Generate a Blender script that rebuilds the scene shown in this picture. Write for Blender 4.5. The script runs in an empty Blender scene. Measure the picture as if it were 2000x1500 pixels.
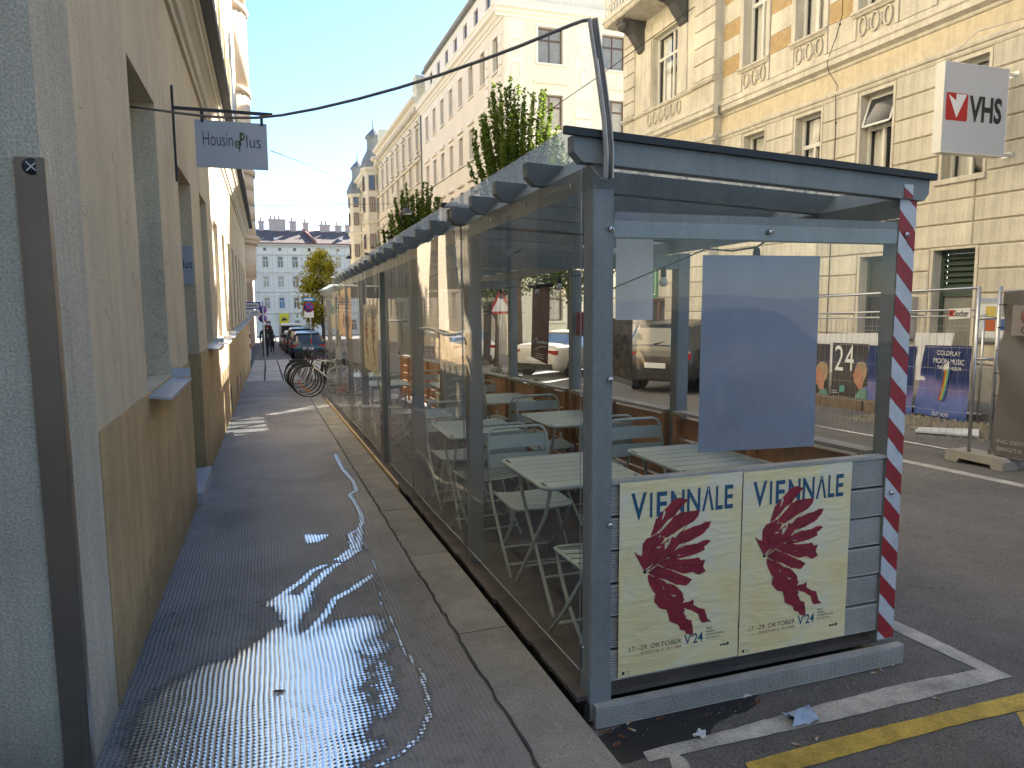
import bpy, bmesh, math, random
import numpy as np
from mathutils import Vector, Matrix
random.seed(7); np.random.seed(7)
SC = bpy.context.scene
COL = SC.collection
R = math.radians
# ------------------------------------------------------------------ camera
S = 0.0322                                   # the street falls away from the camera by 3.2 %
def G(y): return -S*y                        # road level
FPX = 1404.0; YAW, PIT, ROL = R(18.78), R(-6.57), R(-0.42)
CAM = Vector((0, 0, 1.69))
FWD = Vector((math.sin(YAW)*math.cos(PIT), math.cos(YAW)*math.cos(PIT), math.sin(PIT)))
_r = Vector((math.cos(YAW), -math.sin(YAW), 0)); _u = _r.cross(FWD)
RGT = math.cos(ROL)*_r + math.sin(ROL)*_u
UPV = -math.sin(ROL)*_r + math.cos(ROL)*_u
cd = bpy.data.cameras.new('camera'); cam = bpy.data.objects.new('camera', cd); COL.objects.link(cam)
cd.sensor_width = 36; cd.lens = FPX/2000*36; cd.clip_end = 2000; cd.clip_start = .05
M4 = Matrix((RGT, UPV, -FWD)).transposed().to_4x4(); M4.translation = CAM
cam.matrix_world = M4
SC.camera = cam
# ------------------------------------------------------------------ light
SUN_EL, SUN_AZ = R(29), math.atan2(.722, .692)     # azimuth from +Y towards +X
w = bpy.data.worlds.new('World'); SC.world = w; w.use_nodes = True
nt = w.node_tree; nt.nodes.clear()
sky = nt.nodes.new('ShaderNodeTexSky'); sky.sky_type = 'NISHITA'; sky.sun_disc = False
sky.sun_elevation = SUN_EL; sky.sun_rotation = SUN_AZ
sky.altitude = 200; sky.air_density = 1.0; sky.dust_density = .2; sky.ozone_density = 4.2
bg = nt.nodes.new('ShaderNodeBackground'); bg.inputs[1].default_value = .05
wo = nt.nodes.new('ShaderNodeOutputWorld')
nt.links.new(sky.outputs[0], bg.inputs[0]); nt.links.new(bg.outputs[0], wo.inputs[0])
sl = bpy.data.lights.new('sun', 'SUN'); sl.energy = 5.0; sl.angle = R(.5); sl.color = (1, .94, .85)
so = bpy.data.objects.new('sun', sl); COL.objects.link(so)
sd = Vector((math.sin(SUN_AZ)*math.cos(SUN_EL), math.cos(SUN_AZ)*math.cos(SUN_EL), math.sin(SUN_EL)))
so.rotation_euler = sd.to_track_quat('Z', 'Y').to_euler(); so.location = (20, 20, 40)
SC.view_settings.view_transform = 'Standard'; SC.view_settings.look = 'None'
SC.view_settings.exposure = 2.7; SC.view_settings.gamma = 1.0
SC.render.engine = 'CYCLES'
SC.cycles.max_bounces = 10; SC.cycles.transparent_max_bounces = 24; SC.cycles.diffuse_bounces = 4
SC.cycles.use_denoising = True
SC.cycles.sample_clamp_indirect = 6
# ------------------------------------------------------------------ where a line of sight meets a plane (for measuring only)
def _ray(px, py): return RGT*((px-1000)/FPX) + UPV*((750-py)/FPX) + FWD
def onX(px, py, X): d = _ray(px, py); return CAM + d*((X-CAM.x)/d.x)
def onY(px, py, Y): d = _ray(px, py); return CAM + d*((Y-CAM.y)/d.y)
def onG(px, py, off=0.): d = _ray(px, py); return CAM + d*((off-CAM.z)/(d.z+S*d.y))
def onV(px, py, A, B):
    A, B = Vector(A), Vector(B); n = Vector((B.y-A.y, A.x-B.x, 0)); d = _ray(px, py)
    return CAM + d*((A-CAM).dot(n)/d.dot(n))
# ------------------------------------------------------------------ objects
ORG = {}
def thing(name, label, cat, loc=(0, 0, 0), group=None, rotz=0., local=False):
    o = bpy.data.objects.new(name, None); COL.objects.link(o); o.empty_display_size = .1
    o.location = loc; o.rotation_euler = (0, 0, rotz); o['label'] = label; o['category'] = cat
    if group: o['group'] = group
    ORG[o] = Vector((0, 0, 0)) if local else Vector(loc)
    return o
def tag(o, label=None, cat=None, group=None, kind=None):
    if label: o['label'] = label
    if cat: o['category'] = cat
    if group: o['group'] = group
    if kind: o['kind'] = kind
    return o
LOCALS = set()
def org(p):
    while p is not None:
        if p in ORG: return ORG[p]
        p = p.parent
    return Vector((0, 0, 0))
def setmats(me, mats):
    for m in (mats if isinstance(mats, (list, tuple)) else [mats]): me.materials.append(m)
def link(name, me, parent=None):
    o = bpy.data.objects.new(name, me); COL.objects.link(o)
    if parent is not None: o.parent = parent
    return o
def kids(o): return [c for c in bpy.data.objects if c.parent is o]
def copy_tree(o, parent=None, loc=None, rotz=None, label=None):
    c = o.copy(); COL.objects.link(c); c.parent = parent
    if loc is not None: c.location = loc
    if rotz is not None: c.rotation_euler = (0, 0, rotz)
    if label: c['label'] = label
    for ch in CH.get(o, []): copy_tree(ch, c)
    return c
CH = {}
class Frame:                                  # x along a facade, y into it, z up
    def __init__(s, ox, oy, ang=0.): s.o = (ox, oy); s.c, s.s = math.cos(ang), math.sin(ang); s.a = ang
    def __call__(s, p): return (s.o[0]+p[0]*s.c-p[1]*s.s, s.o[1]+p[0]*s.s+p[1]*s.c, p[2])
class MB:
    def __init__(s, fr=None): s.v = []; s.f = []; s.m = []; s.mi = 0; s.fr = fr; s.sm = []; s.smooth = False
    def add(s, vs, fs):
        n = len(s.v); s.v += [s.fr(p) for p in vs] if s.fr else [tuple(p) for p in vs]
        for f in fs: s.f.append(tuple(i+n for i in f)); s.m.append(s.mi); s.sm.append(s.smooth)
        return s
    def box(s, x0, x1, y0, y1, z0, z1):
        return s.add([(x0,y0,z0),(x1,y0,z0),(x1,y1,z0),(x0,y1,z0),(x0,y0,z1),(x1,y0,z1),(x1,y1,z1),(x0,y1,z1)],
                     [(3,2,1,0),(4,5,6,7),(0,1,5,4),(1,2,6,5),(2,3,7,6),(3,0,4,7)])
    def bev(s, x0, x1, y0, y1, z0, z1, b):     # box with a chamfered front (low y) edge ring
        return s.add([(x0,y1,z0),(x1,y1,z0),(x1,y1,z1),(x0,y1,z1),(x0,y0+b,z0),(x1,y0+b,z0),(x1,y0+b,z1),(x0,y0+b,z1),
                      (x0+b,y0,z0+b),(x1-b,y0,z0+b),(x1-b,y0,z1-b),(x0+b,y0,z1-b)],
                     [(0,3,2,1),(0,1,5,4),(1,2,6,5),(2,3,7,6),(3,0,4,7),(4,5,9,8),(5,6,10,9),(6,7,11,10),(7,4,8,11),(8,9,10,11)])
    def quad(s, a, b, c, d): return s.add([a, b, c, d], [(0,1,2,3)])
    def poly(s, pts): return s.add(pts, [tuple(range(len(pts)))])
    def prism(s, pts, axis, a, b):            # pts 2-D; axis 'x','y','z' is the extrusion axis
        def P(u, v, t): return {'x': (t,u,v), 'y': (u,t,v), 'z': (u,v,t)}[axis]
        n = len(pts); vs = [P(u,v,a) for u,v in pts]+[P(u,v,b) for u,v in pts]
        return s.add(vs, [tuple(range(n))[::-1], tuple(range(n,2*n))]+[(i,(i+1)%n,n+(i+1)%n,n+i) for i in range(n)])
    def tube(s, pts, r, n=8, closed=False, cap=True):
        pts = [Vector(p) for p in pts]; m = len(pts); rr = r if isinstance(r, (list, tuple)) else [r]*m
        vs = []; up = Vector((0,0,1)); prev = None
        for i, p in enumerate(pts):
            a = pts[i-1] if (i > 0 or closed) else p; b = pts[(i+1) % m] if (i < m-1 or closed) else p
            t = (b-a).normalized()
            if prev is None:
                e = up if abs(t.z) < .95 else Vector((1,0,0)); x = t.cross(e).normalized()
            else:
                x = prev - t*prev.dot(t); x = x.normalized() if x.length > 1e-6 else t.cross(up).normalized()
            prev = x; y = t.cross(x)
            for k in range(n):
                q = 2*math.pi*k/n; vs.append(tuple(p + x*(rr[i]*math.cos(q)) + y*(rr[i]*math.sin(q))))
        fs = []
        for i in range(m if closed else m-1):
            for k in range(n):
                a = i*n+k; b = i*n+(k+1) % n; c = ((i+1) % m)*n+(k+1) % n; d = ((i+1) % m)*n+k
                fs.append((a,b,c,d))
        if cap and not closed: fs += [tuple(range(n))[::-1], tuple(range((m-1)*n, m*n))]
        sm = s.smooth; s.smooth = True; s.add(vs, fs); s.smooth = sm
        return s
    def lathe(s, prof, c=(0,0,0), n=16, axis='z'):   # prof: (r, h)
        vs = []; fs = []
        for r, h in prof:
            for k in range(n):
                q = 2*math.pi*k/n; a, b = r*math.cos(q), r*math.sin(q)
                p = {'z': (a,b,h), 'y': (a,h,b), 'x': (h,a,b)}[axis]
                vs.append((p[0]+c[0], p[1]+c[1], p[2]+c[2]))
        m = len(prof)
        for i in range(m-1):
            for k in range(n): fs.append((i*n+k, i*n+(k+1) % n, (i+1)*n+(k+1) % n, (i+1)*n+k))
        fs += [tuple(range(n))[::-1], tuple(range((m-1)*n, m*n))]
        sm = s.smooth; s.smooth = n > 8; s.add(vs, fs); s.smooth = sm
        return s
    def grid(s, fn, nu, nv):
        vs = [fn(i/nu, j/nv) for j in range(nv+1) for i in range(nu+1)]
        fs = [(j*(nu+1)+i, j*(nu+1)+i+1, (j+1)*(nu+1)+i+1, (j+1)*(nu+1)+i) for j in range(nv) for i in range(nu)]
        sm = s.smooth; s.smooth = True; s.add(vs, fs); s.smooth = sm
        return s
    def mesh(s, name, mats, off=Vector((0,0,0)), recalc=True):
        me = bpy.data.meshes.new(name)
        me.from_pydata([(x-off.x, y-off.y, z-off.z) for x, y, z in s.v], [], s.f)
        setmats(me, mats)
        me.polygons.foreach_set('material_index', s.m); me.polygons.foreach_set('use_smooth', s.sm)
        if recalc:
            bm = bmesh.new(); bm.from_mesh(me); bmesh.ops.recalc_face_normals(bm, faces=bm.faces); bm.to_mesh(me); bm.free()
        me.update()
        return me
    def build(s, name, mats, parent=None, recalc=True):
        o = link(name, s.mesh(name, mats, org(parent), recalc), parent)
        if parent is not None: CH.setdefault(parent, []).append(o)
        return o
def inst(name, me, parent, loc, rotz=0., kidsrc=None):       # another object on a shared mesh (loc in world terms)
    o = link(name, me, parent); o.location = Vector(loc)-org(parent); o.rotation_euler = (0,0,rotz)
    if parent is not None: CH.setdefault(parent, []).append(o)
    return o
def struct(o): o['kind'] = 'structure'; return o
# ------------------------------------------------------------------ text as flat raised print
def text(s, name, mat, parent, M, width=None, height=None, bold=0., ext=.0006, align='C', shear=0.):
    c = bpy.data.curves.new('t', 'FONT'); c.body = s; c.offset = bold; c.extrude = 0; c.resolution_u = 3; c.shear = shear
    o = bpy.data.objects.new('t', c); COL.objects.link(o)
    dg = bpy.context.evaluated_depsgraph_get(); me = bpy.data.meshes.new_from_object(o.evaluated_get(dg))
    bpy.data.objects.remove(o); bpy.data.curves.remove(c)
    n = len(me.vertices); co = np.empty(n*3, np.float32); me.vertices.foreach_get('co', co); co = co.reshape(-1, 3)
    lo, hi = co.min(0), co.max(0); w0, h0 = hi[0]-lo[0], hi[1]-lo[1]
    sx = width/w0 if width else height/h0; sy = height/h0 if height else sx
    ax = {'C': (lo[0]+hi[0])/2, 'L': lo[0], 'R': hi[0]}[align]
    co[:, 0] = (co[:, 0]-ax)*sx; co[:, 1] = (co[:, 1]-(lo[1]+hi[1])/2)*sy; co[:, 2] = 0
    off = org(parent)
    A = np.array(M)[:3, :3]; t = np.array(M)[:3, 3]-np.array(off)
    co = co@A.T + t
    me.vertices.foreach_set('co', co.astype(np.float32).ravel()); me.materials.clear(); me.materials.append(mat); me.update()
    o = link(name, me, parent)
    if parent is not None: CH.setdefault(parent, []).append(o)
    return o
def pose(o, right, up):                        # text frame: origin, direction of reading, up
    r, u = Vector(right).normalized(), Vector(up).normalized(); n = r.cross(u)
    M = Matrix((r, u, n)).transposed().to_4x4(); M.translation = Vector(o); return M
# ------------------------------------------------------------------ materials
def mat(name, col, rough=.7, metal=0., var=.12, vs=2., bump=0., bs=60., col2=None, spec=.5, fine=0., fs=250., emit=0., bd=.01, trans=0., streak=0., foot=0., rnd=0., crack=0.):
    m = bpy.data.materials.new(name); m.use_nodes = True; t = m.node_tree; N = t.nodes; L = t.links
    b = N['Principled BSDF']; b.inputs['Roughness'].default_value = rough; b.inputs['Metallic'].default_value = metal
    b.inputs['Specular IOR Level'].default_value = spec
    c = (*col, 1); tc = N.new('ShaderNodeTexCoord')
    if var or col2:
        n = N.new('ShaderNodeTexNoise'); n.inputs['Scale'].default_value = vs; n.inputs['Detail'].default_value = 7; n.inputs['Roughness'].default_value = .65
        L.new(tc.outputs['Object'], n.inputs['Vector'])
        r = N.new('ShaderNodeValToRGB'); L.new(n.outputs['Fac'], r.inputs[0])
        r.color_ramp.elements[0].position = .3; r.color_ramp.elements[1].position = .7
        lo = tuple(x*(1-var) for x in col)+(1,); hi = tuple(min(1, x*(1+var)) for x in (col2 or col))+(1,)
        r.color_ramp.elements[0].color = lo; r.color_ramp.elements[1].color = hi
        src = r.outputs[0]
        if fine:
            n2 = N.new('ShaderNodeTexNoise'); n2.inputs['Scale'].default_value = fs; n2.inputs['Detail'].default_value = 3
            L.new(tc.outputs['Object'], n2.inputs['Vector'])
            mr = N.new('ShaderNodeMapRange'); mr.inputs[1].default_value = .3; mr.inputs[2].default_value = .7
            mr.inputs[3].default_value = 1-fine; mr.inputs[4].default_value = 1+fine; L.new(n2.outputs['Fac'], mr.inputs[0])
            mx = N.new('ShaderNodeVectorMath'); mx.operation = 'SCALE'; L.new(src, mx.inputs[0]); L.new(mr.outputs[0], mx.inputs[3]); src = mx.outputs[0]
        if rnd:
            oi = N.new('ShaderNodeObjectInfo'); m5 = N.new('ShaderNodeMapRange'); m5.inputs[3].default_value = 1-rnd; m5.inputs[4].default_value = 1+rnd; L.new(oi.outputs['Random'], m5.inputs[0])
            x5 = N.new('ShaderNodeVectorMath'); x5.operation = 'SCALE'; L.new(src, x5.inputs[0]); L.new(m5.outputs[0], x5.inputs[3]); src = x5.outputs[0]
        if crack:
            nd = N.new('ShaderNodeTexNoise'); nd.inputs['Scale'].default_value = 2.5; nd.inputs['Detail'].default_value = 5; L.new(tc.outputs['Object'], nd.inputs['Vector'])
            sd_ = N.new('ShaderNodeVectorMath'); sd_.operation = 'SCALE'; sd_.inputs[3].default_value = .9; L.new(nd.outputs['Color'], sd_.inputs[0])
            av = N.new('ShaderNodeVectorMath'); L.new(tc.outputs['Object'], av.inputs[0]); L.new(sd_.outputs[0], av.inputs[1])
            vo = N.new('ShaderNodeTexVoronoi'); vo.feature = 'DISTANCE_TO_EDGE'; vo.inputs['Scale'].default_value = .42; L.new(av.outputs[0], vo.inputs['Vector'])
            m6 = N.new('ShaderNodeMapRange'); m6.inputs[1].default_value = .0; m6.inputs[2].default_value = .0035; m6.inputs[3].default_value = 1-crack; m6.inputs[4].default_value = 1; L.new(vo.outputs['Distance'], m6.inputs[0])
            x6 = N.new('ShaderNodeVectorMath'); x6.operation = 'SCALE'; L.new(src, x6.inputs[0]); L.new(m6.outputs[0], x6.inputs[3]); src = x6.outputs[0]
        if foot:                                  # splash dirt near the ground
            sx = N.new('ShaderNodeSeparateXYZ'); L.new(tc.outputs['Object'], sx.inputs[0])
            h1 = N.new('ShaderNodeMath'); h1.operation = 'MULTIPLY_ADD'; L.new(sx.outputs[1], h1.inputs[0]); h1.inputs[1].default_value = S; L.new(sx.outputs[2], h1.inputs[2])
            nf = N.new('ShaderNodeTexNoise'); nf.inputs['Scale'].default_value = 5; nf.inputs['Detail'].default_value = 7; nf.inputs['Roughness'].default_value = .75; L.new(tc.outputs['Object'], nf.inputs['Vector'])
            h2 = N.new('ShaderNodeMath'); h2.operation = 'MULTIPLY_ADD'; L.new(nf.outputs['Fac'], h2.inputs[0]); h2.inputs[1].default_value = .7; L.new(h1.outputs[0], h2.inputs[2])
            m7 = N.new('ShaderNodeMapRange'); m7.inputs[1].default_value = .30; m7.inputs[2].default_value = .75; m7.inputs[3].default_value = 1-foot; m7.inputs[4].default_value = 1; L.new(h2.outputs[0], m7.inputs[0])
            x7 = N.new('ShaderNodeVectorMath'); x7.operation = 'SCALE'; L.new(src, x7.inputs[0]); L.new(m7.outputs[0], x7.inputs[3]); src = x7.outputs[0]
        if streak:
            mp = N.new('ShaderNodeMapping'); mp.inputs['Scale'].default_value = (5,5,.35); L.new(tc.outputs['Object'], mp.inputs[0])
            n4 = N.new('ShaderNodeTexNoise'); n4.inputs['Scale'].default_value = 1.6; n4.inputs['Detail'].default_value = 6; n4.inputs['Roughness'].default_value = .7; L.new(mp.outputs[0], n4.inputs['Vector'])
            m4 = N.new('ShaderNodeMapRange'); m4.inputs[1].default_value = .42; m4.inputs[2].default_value = .78; m4.inputs[3].default_value = 1.04; m4.inputs[4].default_value = 1-streak; L.new(n4.outputs['Fac'], m4.inputs[0])
            x4 = N.new('ShaderNodeVectorMath'); x4.operation = 'SCALE'; L.new(src, x4.inputs[0]); L.new(m4.outputs[0], x4.inputs[3]); src = x4.outputs[0]
        L.new(src, b.inputs['Base Color'])
    else: b.inputs['Base Color'].default_value = c
    if bump:
        n3 = N.new('ShaderNodeTexNoise'); n3.inputs['Scale'].default_value = bs; n3.inputs['Detail'].default_value = 5
        L.new(tc.outputs['Object'], n3.inputs['Vector'])
        bp = N.new('ShaderNodeBump'); bp.inputs['Strength'].default_value = bump; bp.inputs['Distance'].default_value = bd
        L.new(n3.outputs['Fac'], bp.inputs['Height']); L.new(bp.outputs[0], b.inputs['Normal'])
    if emit: b.inputs['Emission Color'].default_value = c; b.inputs['Emission Strength'].default_value = emit
    if trans: b.inputs['Transmission Weight'].default_value = trans
    return m
def clear_mat(name, tint=(.93,.95,.93), ior=1.5, rough=.012, gain=1.35, bump=0., bs=3., dirt=0.):
    m = bpy.data.materials.new(name); m.use_nodes = True; t = m.node_tree; N = t.nodes; L = t.links
    N.remove(N['Principled BSDF']); out = N['Material Output']
    tr = N.new('ShaderNodeBsdfTransparent'); tr.inputs[0].default_value = (*tint, 1)
    gl = N.new('ShaderNodeBsdfGlossy'); gl.inputs['Roughness'].default_value = rough; gl.inputs[0].default_value = (1,1,1,1)
    ge = N.new('ShaderNodeNewGeometry'); mr = N.new('ShaderNodeMapRange'); L.new(ge.outputs['Backfacing'], mr.inputs[0])
    mr.inputs[3].default_value = ior; mr.inputs[4].default_value = 1/ior
    fr = N.new('ShaderNodeFresnel'); L.new(mr.outputs[0], fr.inputs[0])
    mu = N.new('ShaderNodeMath'); mu.operation = 'MULTIPLY'; mu.inputs[1].default_value = gain; mu.use_clamp = True; L.new(fr.outputs[0], mu.inputs[0])
    mx = N.new('ShaderNodeMixShader'); L.new(mu.outputs[0], mx.inputs[0])
    first = tr
    if dirt:
        tc = N.new('ShaderNodeTexCoord'); n = N.new('ShaderNodeTexNoise'); n.inputs['Scale'].default_value = 2.2; n.inputs['Detail'].default_value = 8; n.inputs['Distortion'].default_value = 1.5
        L.new(tc.outputs['Object'], n.inputs['Vector'])
        m2 = N.new('ShaderNodeMapRange'); m2.inputs[1].default_value = .42; m2.inputs[2].default_value = .8; m2.inputs[3].default_value = dirt*.35; m2.inputs[4].default_value = dirt; L.new(n.outputs['Fac'], m2.inputs[0])
        df = N.new('ShaderNodeBsdfDiffuse'); df.inputs[0].default_value = (.5,.5,.46,1)
        m3 = N.new('ShaderNodeMixShader'); L.new(m2.outputs[0], m3.inputs[0]); L.new(tr.outputs[0], m3.inputs[1]); L.new(df.outputs[0], m3.inputs[2]); first = m3
    L.new(first.outputs[0], mx.inputs[1]); L.new(gl.outputs[0], mx.inputs[2]); L.new(mx.outputs[0], out.inputs[0])
    if bump:
        tc = N.new('ShaderNodeTexCoord'); n = N.new('ShaderNodeTexNoise'); n.inputs['Scale'].default_value = bs; n.inputs['Detail'].default_value = 1
        L.new(tc.outputs['Object'], n.inputs['Vector'])
        bp = N.new('ShaderNodeBump'); bp.inputs['Strength'].default_value = bump; bp.inputs['Distance'].default_value = .05
        L.new(n.outputs['Fac'], bp.inputs['Height']); L.new(bp.outputs[0], gl.inputs['Normal'])
    return m
def waffle_nodes(t, pitch=.0215):
    N = t.nodes; L = t.links
    tc = N.new('ShaderNodeTexCoord'); sp = N.new('ShaderNodeSeparateXYZ')
    nz = N.new('ShaderNodeTexNoise'); nz.inputs['Scale'].default_value = 2.5; nz.inputs['Detail'].default_value = 3; L.new(tc.outputs['Object'], nz.inputs['Vector'])
    ad = N.new('ShaderNodeVectorMath'); ad.operation = 'SCALE'; ad.inputs[3].default_value = .03; L.new(nz.outputs['Color'], ad.inputs[0])
    av = N.new('ShaderNodeVectorMath'); L.new(tc.outputs['Object'], av.inputs[0]); L.new(ad.outputs[0], av.inputs[1]); L.new(av.outputs[0], sp.inputs[0])
    o = []
    for i, p in ((0, pitch), (1, pitch*1.12)):
        m = N.new('ShaderNodeMath'); m.operation = 'MULTIPLY'; m.inputs[1].default_value = 2*math.pi/p; L.new(sp.outputs[i], m.inputs[0])
        s_ = N.new('ShaderNodeMath'); s_.operation = 'SINE'; L.new(m.outputs[0], s_.inputs[0]); o.append(s_)
    a = N.new('ShaderNodeMath'); a.operation = 'ADD'; L.new(o[0].outputs[0], a.inputs[0]); L.new(o[1].outputs[0], a.inputs[1])
    mr = N.new('ShaderNodeMapRange'); mr.inputs[1].default_value = -.6; mr.inputs[2].default_value = 1.6; L.new(a.outputs[0], mr.inputs[0])
    return tc, nz, mr.outputs[0]
M_ = {}
M_['plaster_beige'] = mat('beige plaster', (.64,.53,.365), .9, var=.12, vs=1.3, bump=.7, bs=110, fine=.24, fs=130, bd=.008, streak=.16, crack=.3)
M_['plaster_grey'] = mat('grey plaster', (.53,.475,.375), .9, var=.14, vs=1.6, bump=.7, bs=100, fine=.26, fs=120, bd=.008, streak=.2, foot=.4)
M_['ochre'] = mat('ochre plaster', (.50,.345,.17), .85, var=.2, vs=1.7, bump=.6, bs=110, fine=.2, fs=130, bd=.006, streak=.22, foot=.45, crack=.3)
M_['yellow'] = mat('yellow plaster', (.60,.525,.36), .85, var=.08, vs=1.0, bump=.25, bs=120)
M_['pale_stone'] = mat('pale moulding', (.55,.50,.40), .8, var=.1, vs=2)
M_['pink'] = mat('pink beige plaster', (.52,.42,.31), .85, var=.08, vs=1.2, bump=.2, bs=40)
M_['cream'] = mat('weathered cream plaster', (.58,.53,.43), .85, var=.18, vs=.9, bump=.25, bs=60, col2=(.60,.555,.45), fine=.07, fs=25, streak=.3, rnd=.07)
M_['cream_trim'] = mat('cream trim', (.59,.545,.455), .8, var=.15, vs=2.2, fine=.07, fs=20, streak=.3)
M_['frieze'] = mat('yellow frieze', (.58,.50,.355), .85, var=.13, vs=1.0, fine=.05, fs=8, streak=0.2)
M_['stone_plinth'] = mat('grey stone plinth', (.33,.31,.28), .85, var=.2, vs=2)
M_['brick'] = mat('ochre brick', (.49,.345,.175), .85, var=.2, vs=7)
M_['mortar'] = mat('mortar', (.45,.36,.22), .9)
M_['ivory'] = mat('ivory plaster', (.69,.655,.54), .85, var=.06, vs=.6, streak=0.1)
M_['ivory_trim'] = mat('ivory trim', (.73,.70,.60), .8, var=.05, vs=1)
M_['ornate'] = mat('pale green grey plaster', (.58,.55,.42), .85, var=.08, vs=.7, streak=0.15)
M_['white_wall'] = mat('white plaster', (.68,.655,.58), .85, var=.07, vs=.5, streak=.1)
M_['copper'] = mat('patinated roof metal', (.17,.185,.18), .6, var=.2, vs=2)
M_['tile_roof'] = mat('brown roof tiles', (.16,.12,.105), .85, var=.2, vs=2, bump=.5, bs=12, bd=.05)
M_['roof_red'] = mat('red ridge tiles', (.24,.11,.09), .8)
M_['chimney'] = mat('chimney brick', (.5,.40,.36), .9, var=.15)
M_['asphalt'] = mat('asphalt', (.142,.134,.124), .85, var=.22, vs=1.1, bump=.8, bs=220, fine=.6, fs=150, bd=.008, streak=.22)
M_['granite'] = mat('granite kerb', (.225,.215,.195), .85, var=.24, vs=3.5, bump=.5, bs=120, fine=.5, fs=220, bd=.005, rnd=.1)
M_['slab'] = mat('grey paving slab', (.50,.475,.43), .85, var=.14, vs=1.4, rnd=.1)
M_['joint'] = mat('dark joint', (.05,.048,.045), .95)
M_['white_paint'] = mat('worn white road paint', (.42,.40,.36), .8, var=.42, vs=5, fine=.25, fs=120)
M_['yellow_paint'] = mat('worn yellow road paint', (.44,.31,.06), .8, var=.4, vs=6, fine=.25, fs=120)
M_['paint'] = mat('blue grey wood paint', (.195,.212,.21), .5, var=.13, vs=3.5, bump=.12, bs=70, fine=.08, fs=90, streak=.18, rnd=.05)
M_['wpc'] = mat('grey ribbed composite', (.40,.39,.365), .6, var=.16, vs=4, fine=.06, fs=60, streak=.2, rnd=.08)
M_['wpc_dark'] = mat('brown ribbed composite', (.10,.08,.07), .7, var=.25, vs=4)
M_['deck'] = mat('dark brown deck', (.10,.083,.073), .6, var=.35, vs=3.5, fine=.2, fs=60, rnd=.2)
M_['wood'] = mat('orange brown boards', (.42,.20,.078), .6, var=.25, vs=5, fine=.1, fs=40, rnd=.18)
M_['black'] = mat('black', (.012,.012,.013), .5, var=0)
M_['iron'] = mat('dark iron', (.02,.02,.022), .5, var=.1)
M_['console'] = mat('dark grey console', (.075,.075,.075), .7, var=.15, vs=5)
M_['zinc'] = mat('zinc sheet', (.46,.48,.52), .35, metal=.7, var=.1, vs=4)
M_['steel'] = mat('galvanised steel', (.5,.5,.5), .35, metal=.85, var=.12, vs=9)
M_['brushed'] = mat('weathered steel guard', (.36,.30,.25), .33, metal=.8, var=.2, vs=1.3)
M_['screw'] = mat('screw metal', (.6,.6,.6), .25, metal=.9, var=0)
M_['sign_grey'] = mat('pale grey sign', (.40,.42,.46), .5, var=.04)
M_['paper_white'] = mat('white paper', (.62,.63,.66), .6, var=.05, vs=3)
M_['paper_back'] = mat('poster back', (.215,.24,.305), .45, var=.08, vs=3, bump=.5, bs=4, bd=.02)
M_['white'] = mat('white paint', (.72,.72,.7), .4, var=.03)
M_['off'] = mat('white window frame', (.66,.65,.6), .5, var=.05, vs=3)
M_['brownframe'] = mat('brown window frame', (.1,.06,.05), .5)
M_['redframe'] = mat('red window frame', (.26,.10,.09), .6)
M_['greenframe'] = mat('dark green frame', (.05,.075,.06), .5)
M_['glass'] = mat('dark window glass', (.035,.04,.045), .04, var=0, spec=.9)
M_['glass_blue'] = mat('sky blue window glass', (.12,.2,.34), .06, var=.1, spec=.9)
M_['glass_grey'] = mat('window glass with pale blind', (.24,.24,.22), .08, var=.15, vs=3, spec=.8)
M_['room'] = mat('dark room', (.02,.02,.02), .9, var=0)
M_['curtain'] = mat('white curtain', (.72,.70,.64), .9, var=.08, vs=6)
M_['chair'] = mat('sage green metal', (.43,.485,.44), .42, var=.06, vs=6, rnd=.06)
M_['red'] = mat('signal red', (.30,.018,.025), .5, var=.15, vs=8)
M_['tape_white'] = mat('reflective white tape', (.52,.55,.59), .45, var=.12, vs=14)
M_['leafred'] = mat('crimson print', (.25,.014,.03), .6, var=.28, vs=16)
M_['vblue'] = mat('petrol blue print', (.018,.085,.17), .6, var=.06)
M_['ink'] = mat('black print', (.02,.02,.022), .6, var=0)
M_['ink_red'] = mat('dark red print', (.22,.04,.03), .6, var=0)
M_['print_white'] = mat('white print', (.75,.75,.75), .6, var=0)
M_['rubber'] = mat('rubber', (.018,.018,.018), .75, var=.1)
M_['plastic_grey'] = mat('grey cable duct', (.6,.58,.57), .55, var=.1, vs=5)
M_['cable'] = mat('grey cable', (.20,.19,.18), .6, var=.05)
M_['plexi'] = clear_mat('clear plexi', tint=(.97,.98,.97), dirt=.014, gain=.55)
M_['plexi_front'] = clear_mat('clear front plexi', tint=(.98,.985,.98), dirt=.01, gain=.85)
M_['film'] = clear_mat('clear film', tint=(.96,.97,.96), dirt=.018, gain=.75)
M_['pane'] = clear_mat('window glass', tint=(.92,.93,.92), gain=1.2)
M_['bark'] = mat('bark', (.085,.062,.045), .9, var=.35, vs=7, bump=1, bs=25, bd=.03)
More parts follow.
